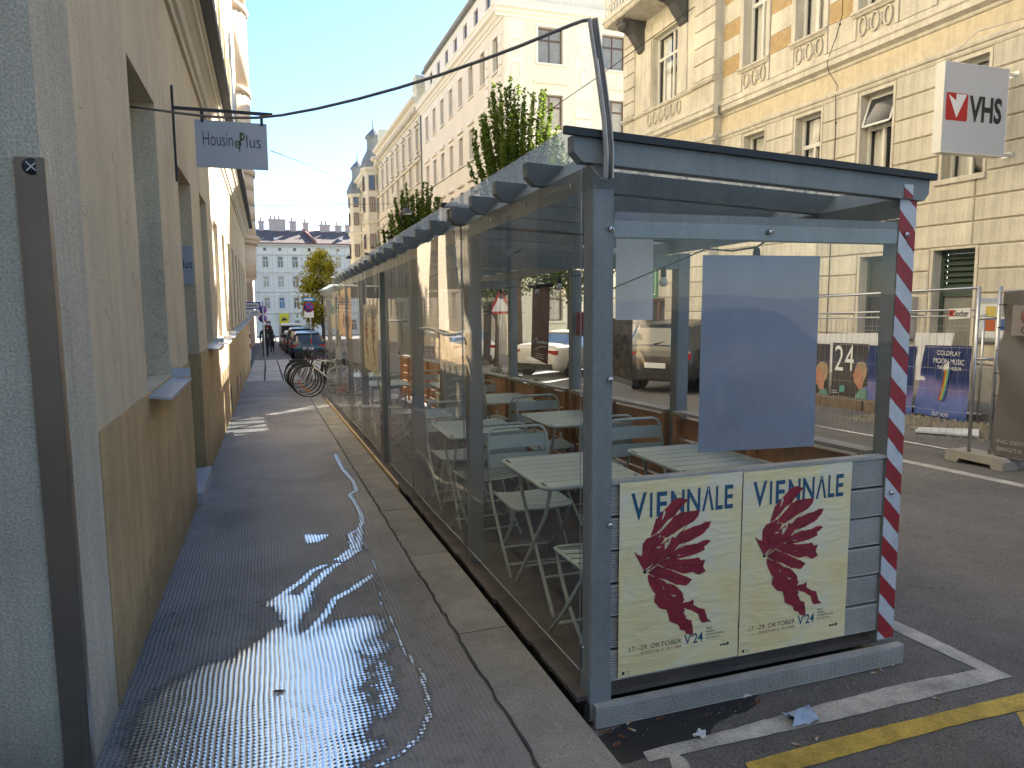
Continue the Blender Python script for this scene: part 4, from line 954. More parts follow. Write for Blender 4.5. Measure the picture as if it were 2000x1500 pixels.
for q in ((12.85,16.25,-1.15,-1.05),): b.box(*q,10.4,11.3)
b.box(12.85,12.95,-1.04,-.02,10.4,11.3); b.box(16.15,16.25,-1.04,-.02,10.4,11.3); b.build('balcony', M_['ornate'], T)
for z in (4.2, 7.6): window(T, fr, 13.9, z, -1.14, 1.3, 1.9, 'T', 'redframe', 'glass'); 
fS = Frame(XR-1.1, 63.3, 0)
for z in (4.2, 7.6): window(T, Frame(XR-1.0, 63.24, 0), 0.1, z, 0, .75, 1.9, 'mid', 'redframe', 'glass')
for x0 in (.4, 19.4): b = MB(fr); b.box(x0,x0+1.6,-.2,.6,17.8,18.6); b.prism([(x0-.1,18.6),(x0+1.7,18.6),(x0+1.4,19.6),(x0+.2,19.6)], 'y', -.25, .6); b.build('attic_urn', M_['ornate'], T)
# ---------------- turret house
T, fr, xs = rowhouse('turret_house', 'pale house with two grey onion roofed corner turrets down the street', 79.55, 99.5, 17.2, M_['ornate'], M_['ornate'], 'brownframe', 3.3, [.3,3.9,7.6,11.4,13.9], 5, wh=1.75)
for Y, rb in ((82.6, 16.4), (97.4, 15.6)):
    b = MB(); cx, cy_ = XR-.2, Y; k = .66
    b.lathe([(1.5*k,2.6),(1.9*k,3.2),(1.9*k,10.2),(2.15*k,10.4),(2.15*k,10.7),(1.9*k,10.8),(1.9*k,rb-.5),(2.3*k,rb-.3),(2.3*k,rb)], (cx,cy_,0), 8); tw = b.build('turret', M_['ornate'], T)
    b = MB(); b.lathe([(2.3*k,rb),(2.2*k,rb+.5),(1.75*k,rb+1.2),(1.25*k,rb+1.8),(1.1*k,rb+2.3),(1.15*k,rb+3.1),(1.45*k,rb+3.2),(1.3*k,rb+3.5),(.6*k,rb+4.0),(.15*k,rb+4.3),(.08*k,rb+5.2),(.001,rb+5.6)], (cx,cy_,0), 8); b.build('onion_roof', M_['copper'], tw)
    for z in (4.2,7.6,11.6,13.9):
        for a in (180, 247):
            q = R(a); window(T, Frame(cx+1.27*math.cos(q)-.3*math.cos(q+R(90)), cy_+1.27*math.sin(q)-.3*math.sin(q+R(90)), q+R(90)), 0, z, -.03, .6, 1.6, 'mid', 'brownframe', 'glass')
# ---------------- white house closing the street
Ye = 150
T = thing('white_end_house', 'long white house with brown tiled roof and chimneys closing the street', 'house', (5, Ye, G(Ye)))
fr = Frame(-40, Ye, 0)
def ze(py, Y=Ye): return onY(600, py, Y).z
zt = ze(478); sp_ = 2.78; xs = [.9+sp_*i for i in range(34)]
zs = [-3.9, ze(602), ze(561), ze(523)]; ops = [(x, x+1.05, z, z+2.15) for x in xs for z in zs]+[(x+.25, x+.8, ze(491), ze(491)+.7) for x in xs]
b = MB(fr); facade(b, 0, 96, -7, zt, ops, 0, .25); b.build('wall', M_['white_wall'], T)
for i, z in enumerate(zs): rowwin(T, fr, xs[9:29], [z], 1.05, 2.15, 'T', 'white', ['glass','glass','glass_blue','glass_grey'], .2)
rowwin(T, fr, [x+.25 for x in xs[9:29]], [ze(491)], .55, .7, 'mid', 'brownframe', ['glass'], .2)
b = MB(fr); b.box(0,24,.26,.5,-7,zt); b.box(78,96,.26,.5,-7,zt); b.build('blind_wall', M_['glass_grey'], T)
b = MB(fr)
for z in (zs[1]-.9, zs[2]-.9, zs[3]-.9, ze(498)): b.prism([(.02,z-.2),(-.2,z-.15),(-.3,z+.06),(.02,z+.1)], 'x', 0, 96)
b.prism([(.02,zt-.7),(-.2,zt-.7),(-.3,zt-.4),(-.8,zt-.2),(-.8,zt),(.02,zt+.1)], 'x', 0, 96)
for x in xs[9:29]:
    for z in zs[1:]:
        for q in (x-.22, x+1.052): b.box(q, q+.218, -.09, .02, z-.1, z+2.25)
        if z < 8: b.prism([(x-.45,z+2.4),(x+1.5,z+2.4),(x+.525,z+3.0)], 'y', -.3, .02)
        b.box(x-.3, x+1.35, -.2, .02, z-.28, z-.11)
    b.box(x+1.75,x+2.0,-.06,.02,-1.3,zt-.75)
b.build('moulding', mat('white moulding', (.6,.59,.54), .85, var=.05), T)
hr = ze(450, Ye+7)
b = MB(fr); b.prism([(-.85,zt+.1),(7,hr),(14,zt+.1)], 'x', -.5, 96.5); b.build('roof', M_['tile_roof'], T)
b = MB(fr); b.box(0,96,-.95,-.8,zt,zt+.25); b.build('gutter', M_['roof_red'], T)
q0, q1 = onY(616,476,Ye), onY(592,450,Ye+7); b = MB(); b.tube([(q0.x,Ye-.6,zt+.5),(q1.x,Ye+6.9,hr+.1)], .3, 5); b.build('ridge', M_['roof_red'], T)
for pa, pb, pt in ((525,557,432),(566,578,435),(592,602,437),(625,644,440),(655,667,441),(675,688,440),(700,712,440),(505,515,436)):
    xa, xb, zz = onY(pa,pt,Ye+6.2).x, onY(pb,pt,Ye+6.2).x, ze(pt, Ye+6.2)
    b = MB(); b.box(xa, xb, Ye+6.2, Ye+7.8, hr-1.2, zz); b.box(xa-.12, xb+.12, Ye+6.1, Ye+7.9, zz+.002, zz+.25)
    ch = b.build('chimney', M_['chimney'], T)
    b = MB()
    for q in range(max(1, int((xb-xa)/.8))): b.lathe([(.16,0),(.13,.8)], (xa+.4+q*.8, Ye+7, zz+.25), 6)
    b.build('chimney_pot', M_['roof_red'], ch)
for px in (538, 665):
    c = onY(px, 467, Ye+2); b = MB(); b.box(c.x-.35, c.x+.35, Ye+1.2, Ye+2.6, c.z-.3, c.z+.25); b.build('skylight', M_['white'], T)
pz = onY(555,623,Ye-.6)
T2 = thing('yellow_sign', 'small yellow hanging sign on the white house at the street end', 'shop sign', (pz.x, Ye-.6, pz.z-1))
b = MB(); b.box(pz.x-.9,pz.x+.9,Ye-.65,Ye-.5,pz.z-1.1,pz.z+1.1); b.build('board', mat('yellow sign', (.62,.5,.02), .5), T2)
b = MB(); b.poly([(pz.x-.6+u*1.2,Ye-.66,pz.z-.4+v*1.2) for u,v in ((0,0),(.9,.1),(1.0,.4),(.55,.45),(.5,.75),(.2,.4))]); b.build('emblem', M_['ink'], T2)
# ================================================================== the street pavilion
DK = .125                                    # deck level above the road
def D(y): return G(y)+DK
PY0, PY1 = 2.575, 16.2
XA, XB = 1.21, 2.83                          # outer faces of the two post rows
PV = thing('pavilion', 'long blue grey wooden street pavilion with clear walls and ribbed front', 'pavilion', (2.0, 2.56, G(2.56)))
POSTS = [2.575, 4.42, 6.26, 8.10, 9.95, 11.8, 13.65, 15.5, 16.1]
def eave(y): return 2.31-.0195*(y-2.56) - (.12 if y > 12.9 else 0)
# deck planks
db = MB(); db.bev(0, 1, 0, 1, 0, 1, .1)
y = 2.60; i = 0; PLK = None
while y < PY1-.15:
    if PLK is None:
        b = MB(); w_ = .138; n_ = 9
        pr = [(0,-.022),(w_,-.022),(w_,0)]
        for k in range(n_): u = w_*(1-(k+.5)/n_); pr += [(u+.005,0),(u+.003,-.0025),(u-.003,-.0025),(u-.005,0)]
        pr.append((0,0)); b.prism(pr, 'x', 1.165, XB-.02); PLK = b.mesh('deck_plank', M_['deck'])
    o = inst('deck_plank', PLK, PV, (0, y, D(y)+random.uniform(-.0015,.0015))); o.location.x = -org(PV).x+random.uniform(-.008,.004)
    y += .1445; i += 1
b = MB(); gsheet(b, 1.19, XB-.03, 2.6, PY1, DK-.07); b.build('deck_underlay', M_['black'], PV)
b = MB()
for ya, yb in zip(POSTS[:-1], POSTS[1:]): b.add([(1.185,ya,D(ya)-.03),(1.215,ya,D(ya)-.03),(1.215,yb,D(yb)-.03),(1.185,yb,D(yb)-.03),(1.185,ya,G(ya)+.02),(1.215,ya,G(ya)+.02),(1.215,yb,G(yb)+.02),(1.185,yb,G(yb)+.02)], [(0,1,2,3),(0,3,7,4),(1,5,6,2),(0,4,5,1),(3,2,6,7)])
b.build('deck_joist', M_['black'], PV)
# edge board on the kerb side of the deck, its pale colour imitating wall bounce
for ya, yb in ((6.9, 8.6), (8.65, 12.2), (12.25, 16.15)):
    b = MB(); b.add([(x,yy,D(yy)+z) for yy in (ya,yb) for x,z in ((1.145,-.09),(1.168,-.09),(1.168,.012),(1.145,.012))], [(0,1,2,3),(4,7,6,5),(0,4,5,1),(1,5,6,2),(2,6,7,3),(3,7,4,0)])
    b.build('edge_board', mat('edge board with painted bounce', (.48,.36,.2), .6, var=.2), PV)
# posts: left row, right row
def post(x0, y0, zt, w_=.093, nm='post'):
    b = MB(); e = .006; z0 = D(y0)-.003
    pts = [(x0+e,y0),(x0+w_-e,y0),(x0+w_,y0+e),(x0+w_,y0+.09-e),(x0+w_-e,y0+.09),(x0+e,y0+.09),(x0,y0+.09-e),(x0,y0+e)]
    b.prism(pts, 'z', z0, zt); return b.build(nm, M_['paint'], PV)
left_posts = [post(XA, y, eave(y)-.193) for y in POSTS[:-1]]
b = MB(); b.box(XA-.002, XA+.095, 2.5725, 2.667, D(2.6)-.1, D(2.6)+.085); b.build('post_foot', M_['paint'], PV)
right_posts = [post(XB-.095, y, eave(y)-.262, .095) for y in POSTS[:-1]]
# eave beams
def beam(x0, x1, y0, y1, z0, z1, h, nm):
    b = MB(); b.add([(x,y,z) for y,z in ((y0,z0),(y1,z1)) for x in (x0,x1) for z in (z,z+h)], [(0,1,3,2),(4,6,7,5),(0,4,5,1),(2,3,7,6),(1,5,7,3),(0,2,6,4)])
    return b.build(nm, M_['paint'], PV)
for ya, yb in ((2.575,4.51),(4.515,8.19),(8.195,12.85),(12.9,16.15)):
    za, zb = eave(ya+.01), eave(yb-.01)
    beam(XA, XA+.093, ya, yb, za-.190, zb-.190, .092, 'eave_beam'); beam(XB-.095, XB, ya, yb, za-.259, zb-.259, .088, 'eave_beam')
b = MB(); b.box(XA+.094, XB-.096, 2.580, 2.66, 1.938, 2.034); b.build('cross_beam', M_['paint'], PV)
for y in (4.42, 8.10, 11.8): b = MB(); z = eave(y)-.37; b.box(XA+.094, XB-.096, y+.005, y+.085, z, z+.095); b.build('cross_beam', M_['paint'], PV)
# rafters with chamfered tails; double where two roof sections meet
b = MB(); h = .098
rp = [(1.122,0),(1.122,-.062),(1.162,-h),(1.3,-h-.003)]
sl_ = -.0475
prof = [(1.122,0),(1.122,-.060),(1.160,-.098),(2.858,-.098+sl_*1.73),(2.884,-.066+sl_*1.76),(2.886,sl_*1.76)]
b.prism(prof, 'y', 0, .058); RAF = b.mesh('rafter', M_['paint'])
ry = [2.56]+[3.07+.46*i for i in range(3)]+[4.44,4.53]+[4.53+.53*i for i in range(1,7)]+[8.12,8.215]+[8.215+.51*i for i in range(1,9)]+[12.78,12.92]+[12.92+.52*i for i in range(1,6)]+[16.1]
for y in ry: inst('rafter', RAF, PV, (0, y, eave(y))).location.x = -org(PV).x
# roof sheets
for ya, yb in ((2.55,4.52),(4.52,8.21),(8.21,12.86),(12.9,16.2)):
    za, zb = eave(ya+.02)+.004, eave(yb-.02)+.004
    b = MB(); x0, x1 = 1.085, 2.90
    P = [(x0,ya,za+.001),(x1,ya,za+sl_*1.81),(x1,yb,zb+sl_*1.81),(x0,yb,zb+.001)]
    b.add(P+[(x,y,z+.011) for x,y,z in P], [(0,3,2,1),(4,5,6,7),(0,1,5,4),(1,2,6,5),(2,3,7,6),(3,0,4,7)]); b.build('roof_sheet', M_['roofsheet'], PV)
b = MB(); b.add([(x,y,eave(2.6)+.002+(x-1.085)*sl_+z) for x in (1.078,2.906) for y,z in ((2.538,-.004),(2.56,-.004),(2.56,.024),(2.538,.024))], [(0,1,2,3),(4,7,6,5),(0,4,5,1),(1,5,6,2),(2,6,7,3),(3,7,4,0)]); b.build('roof_edge', M_['black'], PV)
for y in (4.53, 8.2, 12.88):
    b = MB(); b.add([(x,y+yy,eave(y)+.016+(x-1.085)*sl_+z) for x in (1.07,2.906) for yy,z in ((-.04,0),(.04,0),(.04,.02),(-.04,.02))], [(0,1,2,3),(4,7,6,5),(0,4,5,1),(1,5,6,2),(2,6,7,3),(3,7,4,0)]); b.build('roof_joint', M_['black'], PV)
for y in ry[3:]:
    b = MB(); b.lathe([(.001,0),(.011,0),(.011,.02),(.001,.024)], (1.16, y+.03, eave(y)+.014), 8); b.build('roof_screw', M_['black'], PV)
# front: ribbed composite boards, base beam
def ribbed(x0, x1, yf, z0, z1, n_, th=.022, nm='clapboard', mt='wpc', dz=0.):
    b = MB(); h = z1-z0; pr = [(yf+th, z0), (yf+.004, z0), (yf, z0+.004)]
    for k in range(n_):
        u = z0+.006+(h-.012)*k/n_; d_ = (h-.012)/n_
        pr += [(yf, u), (yf, u+d_*.5), (yf+.007, u+d_*.56), (yf+.007, u+d_*.94)]
    pr += [(yf, z1-.004), (yf+.004, z1), (yf+th, z1)]
    b.prism([(y_, z_) for y_, z_ in pr], 'x', x0, x1); return b.build(nm, M_[mt], PV)
bz = [.088, .2315, .375, .518, .661, .804, .948]
for i, (za, zb) in enumerate(zip(bz[:-1], bz[1:])): ribbed(XA+.094, XB-.097, 2.583+(.006 if i % 2 else 0), za+.004, zb-.007, 11)
b = MB(); b.box(XA+.094, XB-.097, 2.578, 2.625, .944, .958); b.build('cap_rail', M_['wpc'], PV)
b = MB(); b.box(XA+.094, XB-.097, 2.608, 2.64, .09, .94); b.build('back_batten', M_['black'], PV)
ribbed(1.222, 2.868, 2.54, G(2.56)+.002, .012, 8, .034, 'base_beam')
b = MB(); b.box(1.222, 2.868, 2.541, 2.577, .0125, .017); b.build('base_trim', M_['wpc'], PV)
# striped warning tape on the right post and beam end
tx0, tx1 = XB-.0965, XB+.0015
b = MB(); n_ = 0; z = .045; tp = 2.19; H_ = .122
def tq(x0, x1, z0a, z0b, z1a, z1b, y): b.add([(x0,y,z0a),(x1,y,z0b),(x1,y,z1b),(x0,y,z1a)], [(0,1,2,3)])
sl2 = -.098; k = 0; z = -.10
zmin, zmax = .047, 2.135
while z < 2.35:
    b.mi = k % 2
    for (u0, u1) in ((0,.5),(.5,1)):
        j = random.uniform(-.004,.004) if u0 else 0
        za0, za1 = z+H_-.098*u0*1.0+j, z+H_-.098*u1+j
        pts = []
        lo0, lo1, hi0, hi1 = z-(-.098)*(1-u0)-.0, z+.098*(1-u1), z+.098*(1-u0)+H_*.78, z+.098*(1-u1)+H_*.78
        c = lambda q: min(max(q+j, zmin), zmax)
        x0, x1 = tx0+(tx1-tx0)*u0, tx0+(tx1-tx0)*u1
        if c(hi0)-c(lo0) > .002 or c(hi1)-c(lo1) > .002: tq(x0, x1, c(lo0), c(lo1), c(hi0), c(hi1), 2.5735)
    z += H_*.78; k += 1
tape = b.build('warning_tape', [M_['tape_white'], M_['red']], PV, recalc=False)
b = MB(); b.mi = 0; b.add([(2.737,2.5585,2.138),(2.79,2.5585,2.135),(2.79,2.5585,2.198),(2.737,2.5585,2.2)], [(0,1,2,3)])
b.mi = 1; b.add([(2.737,2.557,2.138),(2.789,2.557,2.136),(2.789,2.557,2.150),(2.737,2.557,2.186)], [(0,1,2,3)])
b.build('warning_tape', [M_['tape_white'], M_['red']], PV, recalc=False)
# bolts
for x, z in ((1.286,1.966),(2.032,1.972),(2.775,1.978),(1.287,1.377),(1.291,.779),(2.768,.776)):
    b = MB(); b.lathe([(.001,-.012),(.007,-.012),(.012,-.008),(.0125,0),(.001,.0)], (x, 2.5705, z), 12, 'y'); o = b.build('bolt', M_['screw'], PV)
    b = MB(); b.lathe([(.001,-.0005),(.004,-.0005),(.004,.0)], (x, 2.558, z), 6, 'y'); b.build('socket', M_['black'], o)
# clear panels
b = MB(); b.grid(lambda u, v: (1.302+1.432*u, 2.577+.0004*math.sin(u*11+v*8), .95+1.05*v), 16, 12); b.build('front_pane', M_['plexi_front'], PV, recalc=False)
def side_panel(ya, yb, wav, mt, seed, zb_off=.09, n_=24):
    rg = np.random.RandomState(seed); ph = rg.rand(6)*6.28
    def f(u, v):
        y = ya+(yb-ya)*u; z0 = D(y)+zb_off; z1 = eave(y)-.105
        w_ = wav*(math.sin(u*3.4+ph[0]+v*1.6)*.6+math.sin(u*7+ph[1]-v*2)*.12+math.sin(v*6+ph[2]+u*2)*.3)
        if wav > .01 and v > .86: w_ += wav*.5*math.sin(u*30+ph[3])*(v-.86)/.14
        return (1.198+w_*(.15+.85*math.sin(math.pi*min(1,max(0,u)))), y, z0+(z1-z0)*v)
    b = MB(); b.grid(f, n_, n_); o = b.build('clear_panel', M_[mt], PV, recalc=False)
    for edge in (0., 1.):                       # welded hem, shows as a pale line
        b = MB(); b.tube([f(edge, v) for v in np.linspace(0,1,9)], .0022, 5); b.build('hem', M_['zinc'], o)
    b = MB(); b.tube([f(u, 0) for u in np.linspace(0,1,9)], .0022, 5); b.build('hem', M_['zinc'], o)
    return f
side_panel(2.655, 4.50, .0015, 'plexi', 1)
f2 = side_panel(4.52, 6.30, .008, 'film', 2, n_=48)
side_panel(6.32, 7.66, .010, 'film', 3, n_=40)
side_panel(8.22, 10.02, .008, 'film', 4, n_=32); side_panel(10.04, 11.88, .012, 'film', 5, n_=32)
side_panel(11.9, 13.72, .008, 'film', 6); side_panel(13.74, 16.1, .010, 'film', 7)
z = onX(860,653,1.185).z
b = MB(); ys_ = np.linspace(4.62,5.75,8); b.tube([(1.182-.006*math.sin(k), yy, onX(905,655,1.185).z-.012*math.sin(k*.9)) for k, yy in enumerate(ys_)], .011, 6); b.build('film_rod', M_['off'], PV)
b = MB(); b.tube([(1.19, 6.45, 1.52), (1.19, 7.4, 1.50)], .011, 6); b.build('film_rod', M_['zinc'], PV)
# strap and screws of the first panel
b = MB()
for yy in (2.75, 3.3, 3.85, 4.35):
    b.lathe([(.001,-.006),(.009,-.004),(.009,0),(.001,0)], (1.196, yy, eave(yy)-.15), 8, 'x')
for zz in (.25, .8, 1.35, 1.9): b.lathe([(.001,-.006),(.008,-.004),(.008,0),(.001,0)], (1.196, 2.62, zz), 8, 'x')
b.build('panel_screw', M_['screw'], PV)['kind'] = 'stuff'
# road side: horizontal boards with gaps, uprights, pale top rail
for ya, yb in zip(POSTS[:-2], POSTS[1:-1]):
    mid = (ya+.09+yb)/2
    for k in range(5):
        z0 = .10+.158*k; b = MB(); x0, x1 = XB-.075, XB-.052
        b.add([(x,y,D(y)+z) for y in (ya+.095, yb-.005) for x,z in ((x0,z0),(x1,z0),(x1,z0+.14),(x0,z0+.14))], [(0,1,2,3),(4,7,6,5),(0,4,5,1),(1,5,6,2),(2,6,7,3),(3,7,4,0)])
        b.build('fence_board', M_['wood'], PV)
    b = MB()
    for y in (ya+.11, mid, yb-.05):
        b.box(XB-.125, XB-.0755, y, y+.04, D(y)+.02, D(y)+.90)
    b.build('fence_upright', M_['wood'], PV)
    b = MB(); x0, x1 = XB-.13, XB-.03
    b.add([(x,y,D(y)+z) for y in (ya+.095, yb-.005) for x,z in ((x0,.905),(x1,.905),(x1,.925),(x0,.925))], [(0,1,2,3),(4,7,6,5),(0,4,5,1),(1,5,6,2),(2,6,7,3),(3,7,4,0)])
    b.build('top_rail', mat('grey weathered rail', (.36,.33,.28), .7, var=.15), PV)
    b = MB(); b.add([(XB-.04,ya+.1,D(ya)+.93),(XB-.04,yb,D(yb)+.93),(XB-.04,yb,eave(yb)-.27),(XB-.04,ya+.1,eave(ya)-.27)], [(0,1,2,3)])
    if ya > 2.6: b.build('road_pane', M_['plexi_front'], PV, recalc=False)
b = MB(); b.box(XB-.05, XB-.02, 13.75, 16.1, D(14)+.93, 1.92); b.build('sun_blocking_board', M_['paint'], PV)  # unseen board, added to keep the sun off the far pavement
# ------------------------------------------------------------------ cable duct and cables
T = thing('cable_duct', 'curved grey plastic cable duct rising from the near pavilion corner', 'cable duct', (1.262, 2.54, 2.15))
pth = [(1.257,2.535,2.155),(1.262,2.53,2.25),(1.253,2.53,2.38),(1.231,2.53,2.56),(1.205,2.53,2.73),(1.202,2.53,2.74)]
P = [onV(px,py,(0,2.535,0),(3,2.535,0)) for px,py in ((1186,349),(1187,300),(1183,240),(1175,180),(1167,120),(1160,75),(1155,38))]
b = MB(); W0 = .018
sec = [(-1,0,0),(1,0,0)]
def sweep(b, P, prof):
    n_ = len(prof); vs = []
    for i, p in enumerate(P):
        a, c = P[max(0,i-1)], P[min(len(P)-1,i+1)]; t_ = (c-a).normalized(); n1 = Vector((t_.z,0,-t_.x))
        vs += [tuple(p+n1*u+Vector((0,v,0))) for u, v in prof]
    fs = [(i*n_+k, i*n_+(k+1)%n_, (i+1)*n_+(k+1)%n_, (i+1)*n_+k) for i in range(len(P)-1) for k in range(n_)]
    b.add(vs, fs+[tuple(range(n_))[::-1], tuple(range((len(P)-1)*n_, len(P)*n_))])
sweep(b, P, [(-.016,0),(-.016,-.022),(-.012,-.022),(-.011,-.004),(.011,-.004),(.012,-.022),(.016,-.022),(.016,0)])
b.build('channel', M_['plastic_grey'], T)
b = MB(); b.tube([p+Vector((.004,-.012,0)) for p in P[::-1]]+[Vector((1.262,2.525,2.16)),Vector((1.25,2.527,2.142)),Vector((1.222,2.532,2.145)),Vector((1.205,2.54,2.17)),Vector((1.196,2.56,2.195)),Vector((1.19,2.6,2.21))], .005, 6); b.build('cable', M_['cable'], T)
b = MB(); b.tube([p+Vector((-.013,-.026,0)) for p in P[:5]], .004, 6); b.build('cable', M_['plastic_grey'], T)
T = thing('power_cable', 'grey power cable sagging from the left wall window to the duct', 'cable', (-.66, 4.6, 2.7))
A_, B_ = (-.60, 4.70, 0), (1.205, 2.535, 0)
b = MB(); pts = [onV(px,py,A_,B_) for px,py in ((252,208),(300,214),(350,221),(400,227),(450,230),(500,230),(550,225),(620,212),(700,193),(780,171),(860,146),(940,118),(1020,88),(1080,63),(1120,47),(1140,40),(1152,39),(1157,42))]
b.tube(pts, .0068, 7); b.build('cable', M_['cable'], T)
# ------------------------------------------------------------------ furniture
def slat_surface(b, x0, x1, y0, y1, zf, n_=6, th=.003): b.grid(lambda u, v: (x0+(x1-x0)*u, y0+(y1-y0)*v, zf(u, v)), n_, 1)
def make_chair(loc, rz, label, group):
    T = thing('bistro_chair', label, 'chair', loc, group, rz, local=True)
    for i in range(6):
        ya = -.215+i*.068; b = MB(); P = []
        for z_ in (0, -.004):
            for u in np.linspace(-1, 1, 7): P.append((.195*u*(1-.012*(abs(i-2.5) > 2)), ya, .445-.012*(1-u*u)+z_-(.012 if i == 0 else 0)))
            for u in np.linspace(-1, 1, 7): P.append((.195*u, ya+.056, .447-.012*(1-u*u)+z_))
        fs = [(k,k+1,8+k,7+k) for k in range(6)]+[(14+k,21+k,22+k,15+k) for k in range(6)]+[(k,14+k,15+k,k+1) for k in range(6)]+[(7+k,8+k,22+k,21+k) for k in range(6)]
        b.add(P, fs); b.build('seat_slat', M_['chair'], T)
    b = MB(); rim = [(-.2,.18,.45),(-.2,-.19,.44),(-.17,-.225,.432),(0,-.228,.425),(.17,-.225,.432),(.2,-.19,.44),(.2,.18,.45)]; b.tube(rim, .009, 6); b.build('seat_frame', M_['chair'], T)
    for sx in (-1, 1):
        b = MB(); b.tube([(sx*.215,.215,.5),(sx*.215,.16,.40),(sx*.215,-.05,.16),(sx*.215,-.21,.006)], .0105, 8); b.build('front_leg', M_['chair'], T)
        b = MB(); b.tube([(sx*.185,-.20,.435),(sx*.185,-.16,.34),(sx*.185,-.05,.2),(sx*.185,.20,.03),(sx*.185,.22,.006)], .0105, 8); b.build('rear_leg', M_['chair'], T)
    b = MB(); b.tube([(-.215,-.15,.065),(.215,-.15,.065)], .008, 6); b.build('stretcher', M_['chair'], T)
    b = MB(); b.tube([(-.185,.16,.065),(.185,.16,.065)], .008, 6); b.build('stretcher', M_['chair'], T)
    b = MB(); b.tube([(-.215,.215,.5),(-.213,.25,.72),(-.205,.268,.81),(-.185,.276,.845),(-.15,.279,.858),(.15,.279,.858),(.185,.276,.845),(.205,.268,.81),(.213,.25,.72),(.215,.215,.5)], .0105, 8); b.build('back_frame', M_['chair'], T)
    for z0, z1 in ((.60,.685),(.72,.805)):
        b = MB(); P = []
        for d_ in (0,.004):
            for zz in (z0, z1):
                for u in np.linspace(-1,1,7): P.append((.206*u, .232+(zz-.6)*.165+.014*(1-u*u)+d_-.002, zz))
        b.add(P, [(k,k+1,8+k,7+k) for k in range(6)]+[(14+k,21+k,22+k,15+k) for k in range(6)]+[(k,14+k,15+k,k+1) for k in range(6)]+[(7+k,8+k,22+k,21+k) for k in range(6)]); b.build('back_slat', M_['chair'], T)
    return T
CG = 'sage green bistro chairs in the pavilion'
ch0 = make_chair((1.575,4.26,D(4.26)), 0, 'sage green chair behind the nearest left table, facing the street corner', CG)
for x, y, rz, lab in [
    (1.51, 3.02, 180, 'sage green chair half hidden by the near corner post, its back to the camera'),
    (2.46, 4.25, 0, 'sage green chair behind the front right table under the blank poster'),
    (1.52, 5.08, 184, 'sage green chair between the two left tables, back against the chair before it'),
    (1.54, 6.02, 2, 'sage green chair on the far side of the second left table'),
    (2.43, 6.16, -3, 'sage green chair on the far side of the second right table'),
    (2.42, 5.14, 180, 'sage green chair at the near side of the second right table'),
    (2.45, 8.15, 4, 'sage green chair on the far side of the third right table by the boards'),
    (2.44, 6.86, 180, 'sage green chair at the near side of the third right table'),
    (1.62, 9.2, 90, 'sage green chair turned sideways beyond the doorway post'),
    (2.4, 10.4, 0, 'sage green chair deep in the pavilion behind the fourth right table'),
    (1.7, 11.2, 180, 'sage green chair near the far end of the pavilion by the left panels')]:
    copy_tree(ch0, None, (x, y, D(y)), R(rz), lab)
SG = 'stack of green chairs'
for i in range(6):
    copy_tree(ch0, None, (1.92-.004*i, 7.35+.018*i, D(7.35)+.075*i), R(178), ['lowest chair of the stack behind the wavy film', 'second chair from the bottom of the stack behind the film', 'third chair from the bottom of the stack behind the film', 'fourth chair from the bottom of the stack behind the film', 'fifth chair from the bottom of the stack behind the film', 'topmost chair of the stack behind the wavy film'][i])['group'] = SG
def make_table(loc, rz, label, group):
    T = thing('bistro_table', label, 'table', loc, group, rz, local=True)
    w_, l_, r_ = .29, .36, .05; zt = .745
    rim = []
    for cx, cy_, a0 in ((w_-r_,l_-r_,0),(-w_+r_,l_-r_,90),(-w_+r_,-l_+r_,180),(w_-r_,-l_+r_,270)):
        for k in range(5): a = R(a0+22.5*k); rim.append((cx+r_*math.cos(a), cy_+r_*math.sin(a), zt-.008))
    b = MB(); b.tube(rim, .012, 6, closed=True); b.build('rim', M_['chair'], T)
    n_ = 7; p = (2*l_-.016)/n_
    for i in range(n_):
        ya = -l_+.008+i*p; e = .03 if i in (0, n_-1) else .004
        b = MB(); b.bev(-w_+e, w_-e, 0, 1, 0, 1, .0); b.v = []; b.f = []; b.m = []; b.sm = []
        b.box(-w_+e, w_-e, ya+.003, ya+p-.003, zt-.006, zt); b.build('slat', M_['chair'], T)
    for sx in (-1, 1):
        b = MB(); b.tube([(sx*.235,-.30,zt-.02),(sx*.235,-.22,.55),(sx*.235,.24,.03),(sx*.235,.26,.005)], .011, 7); b.build('leg', M_['chair'], T)
        b = MB(); b.tube([(sx*.205,.30,zt-.02),(sx*.205,.22,.55),(sx*.205,-.24,.03),(sx*.205,-.26,.005)], .011, 7); b.build('leg', M_['chair'], T)
    b = MB(); b.tube([(-.235,.1,.165),(.235,.1,.165)], .008, 6); b.tube([(-.205,-.1,.165),(.205,-.1,.165)], .008, 6); b.build('brace', M_['chair'], T)
    return T
TG = 'sage green slatted bistro tables'
tb0 = make_table((1.585,3.66,D(3.66)), 0, 'sage green table nearest the camera on the left behind the corner post', TG)
for x, y, rz, lab in [(2.41,3.64,1,'sage green table front right, just behind the two poster boards'),(1.545,5.42,-1,'sage green table second along the left clear wall'),
    (2.42,5.65,1,'sage green table second along the brown boards on the right'),(2.45,7.5,0,'sage green table third along the brown boards on the right'),
    (2.42,9.5,0,'sage green table fourth along the right side behind the chair stack'),(1.6,10.3,0,'sage green table beyond the doorway post on the left'),(1.6,12.2,2,'sage green table near the far left end of the pavilion')]:
    copy_tree(tb0, None, (x, y, D(y)), R(rz), lab)
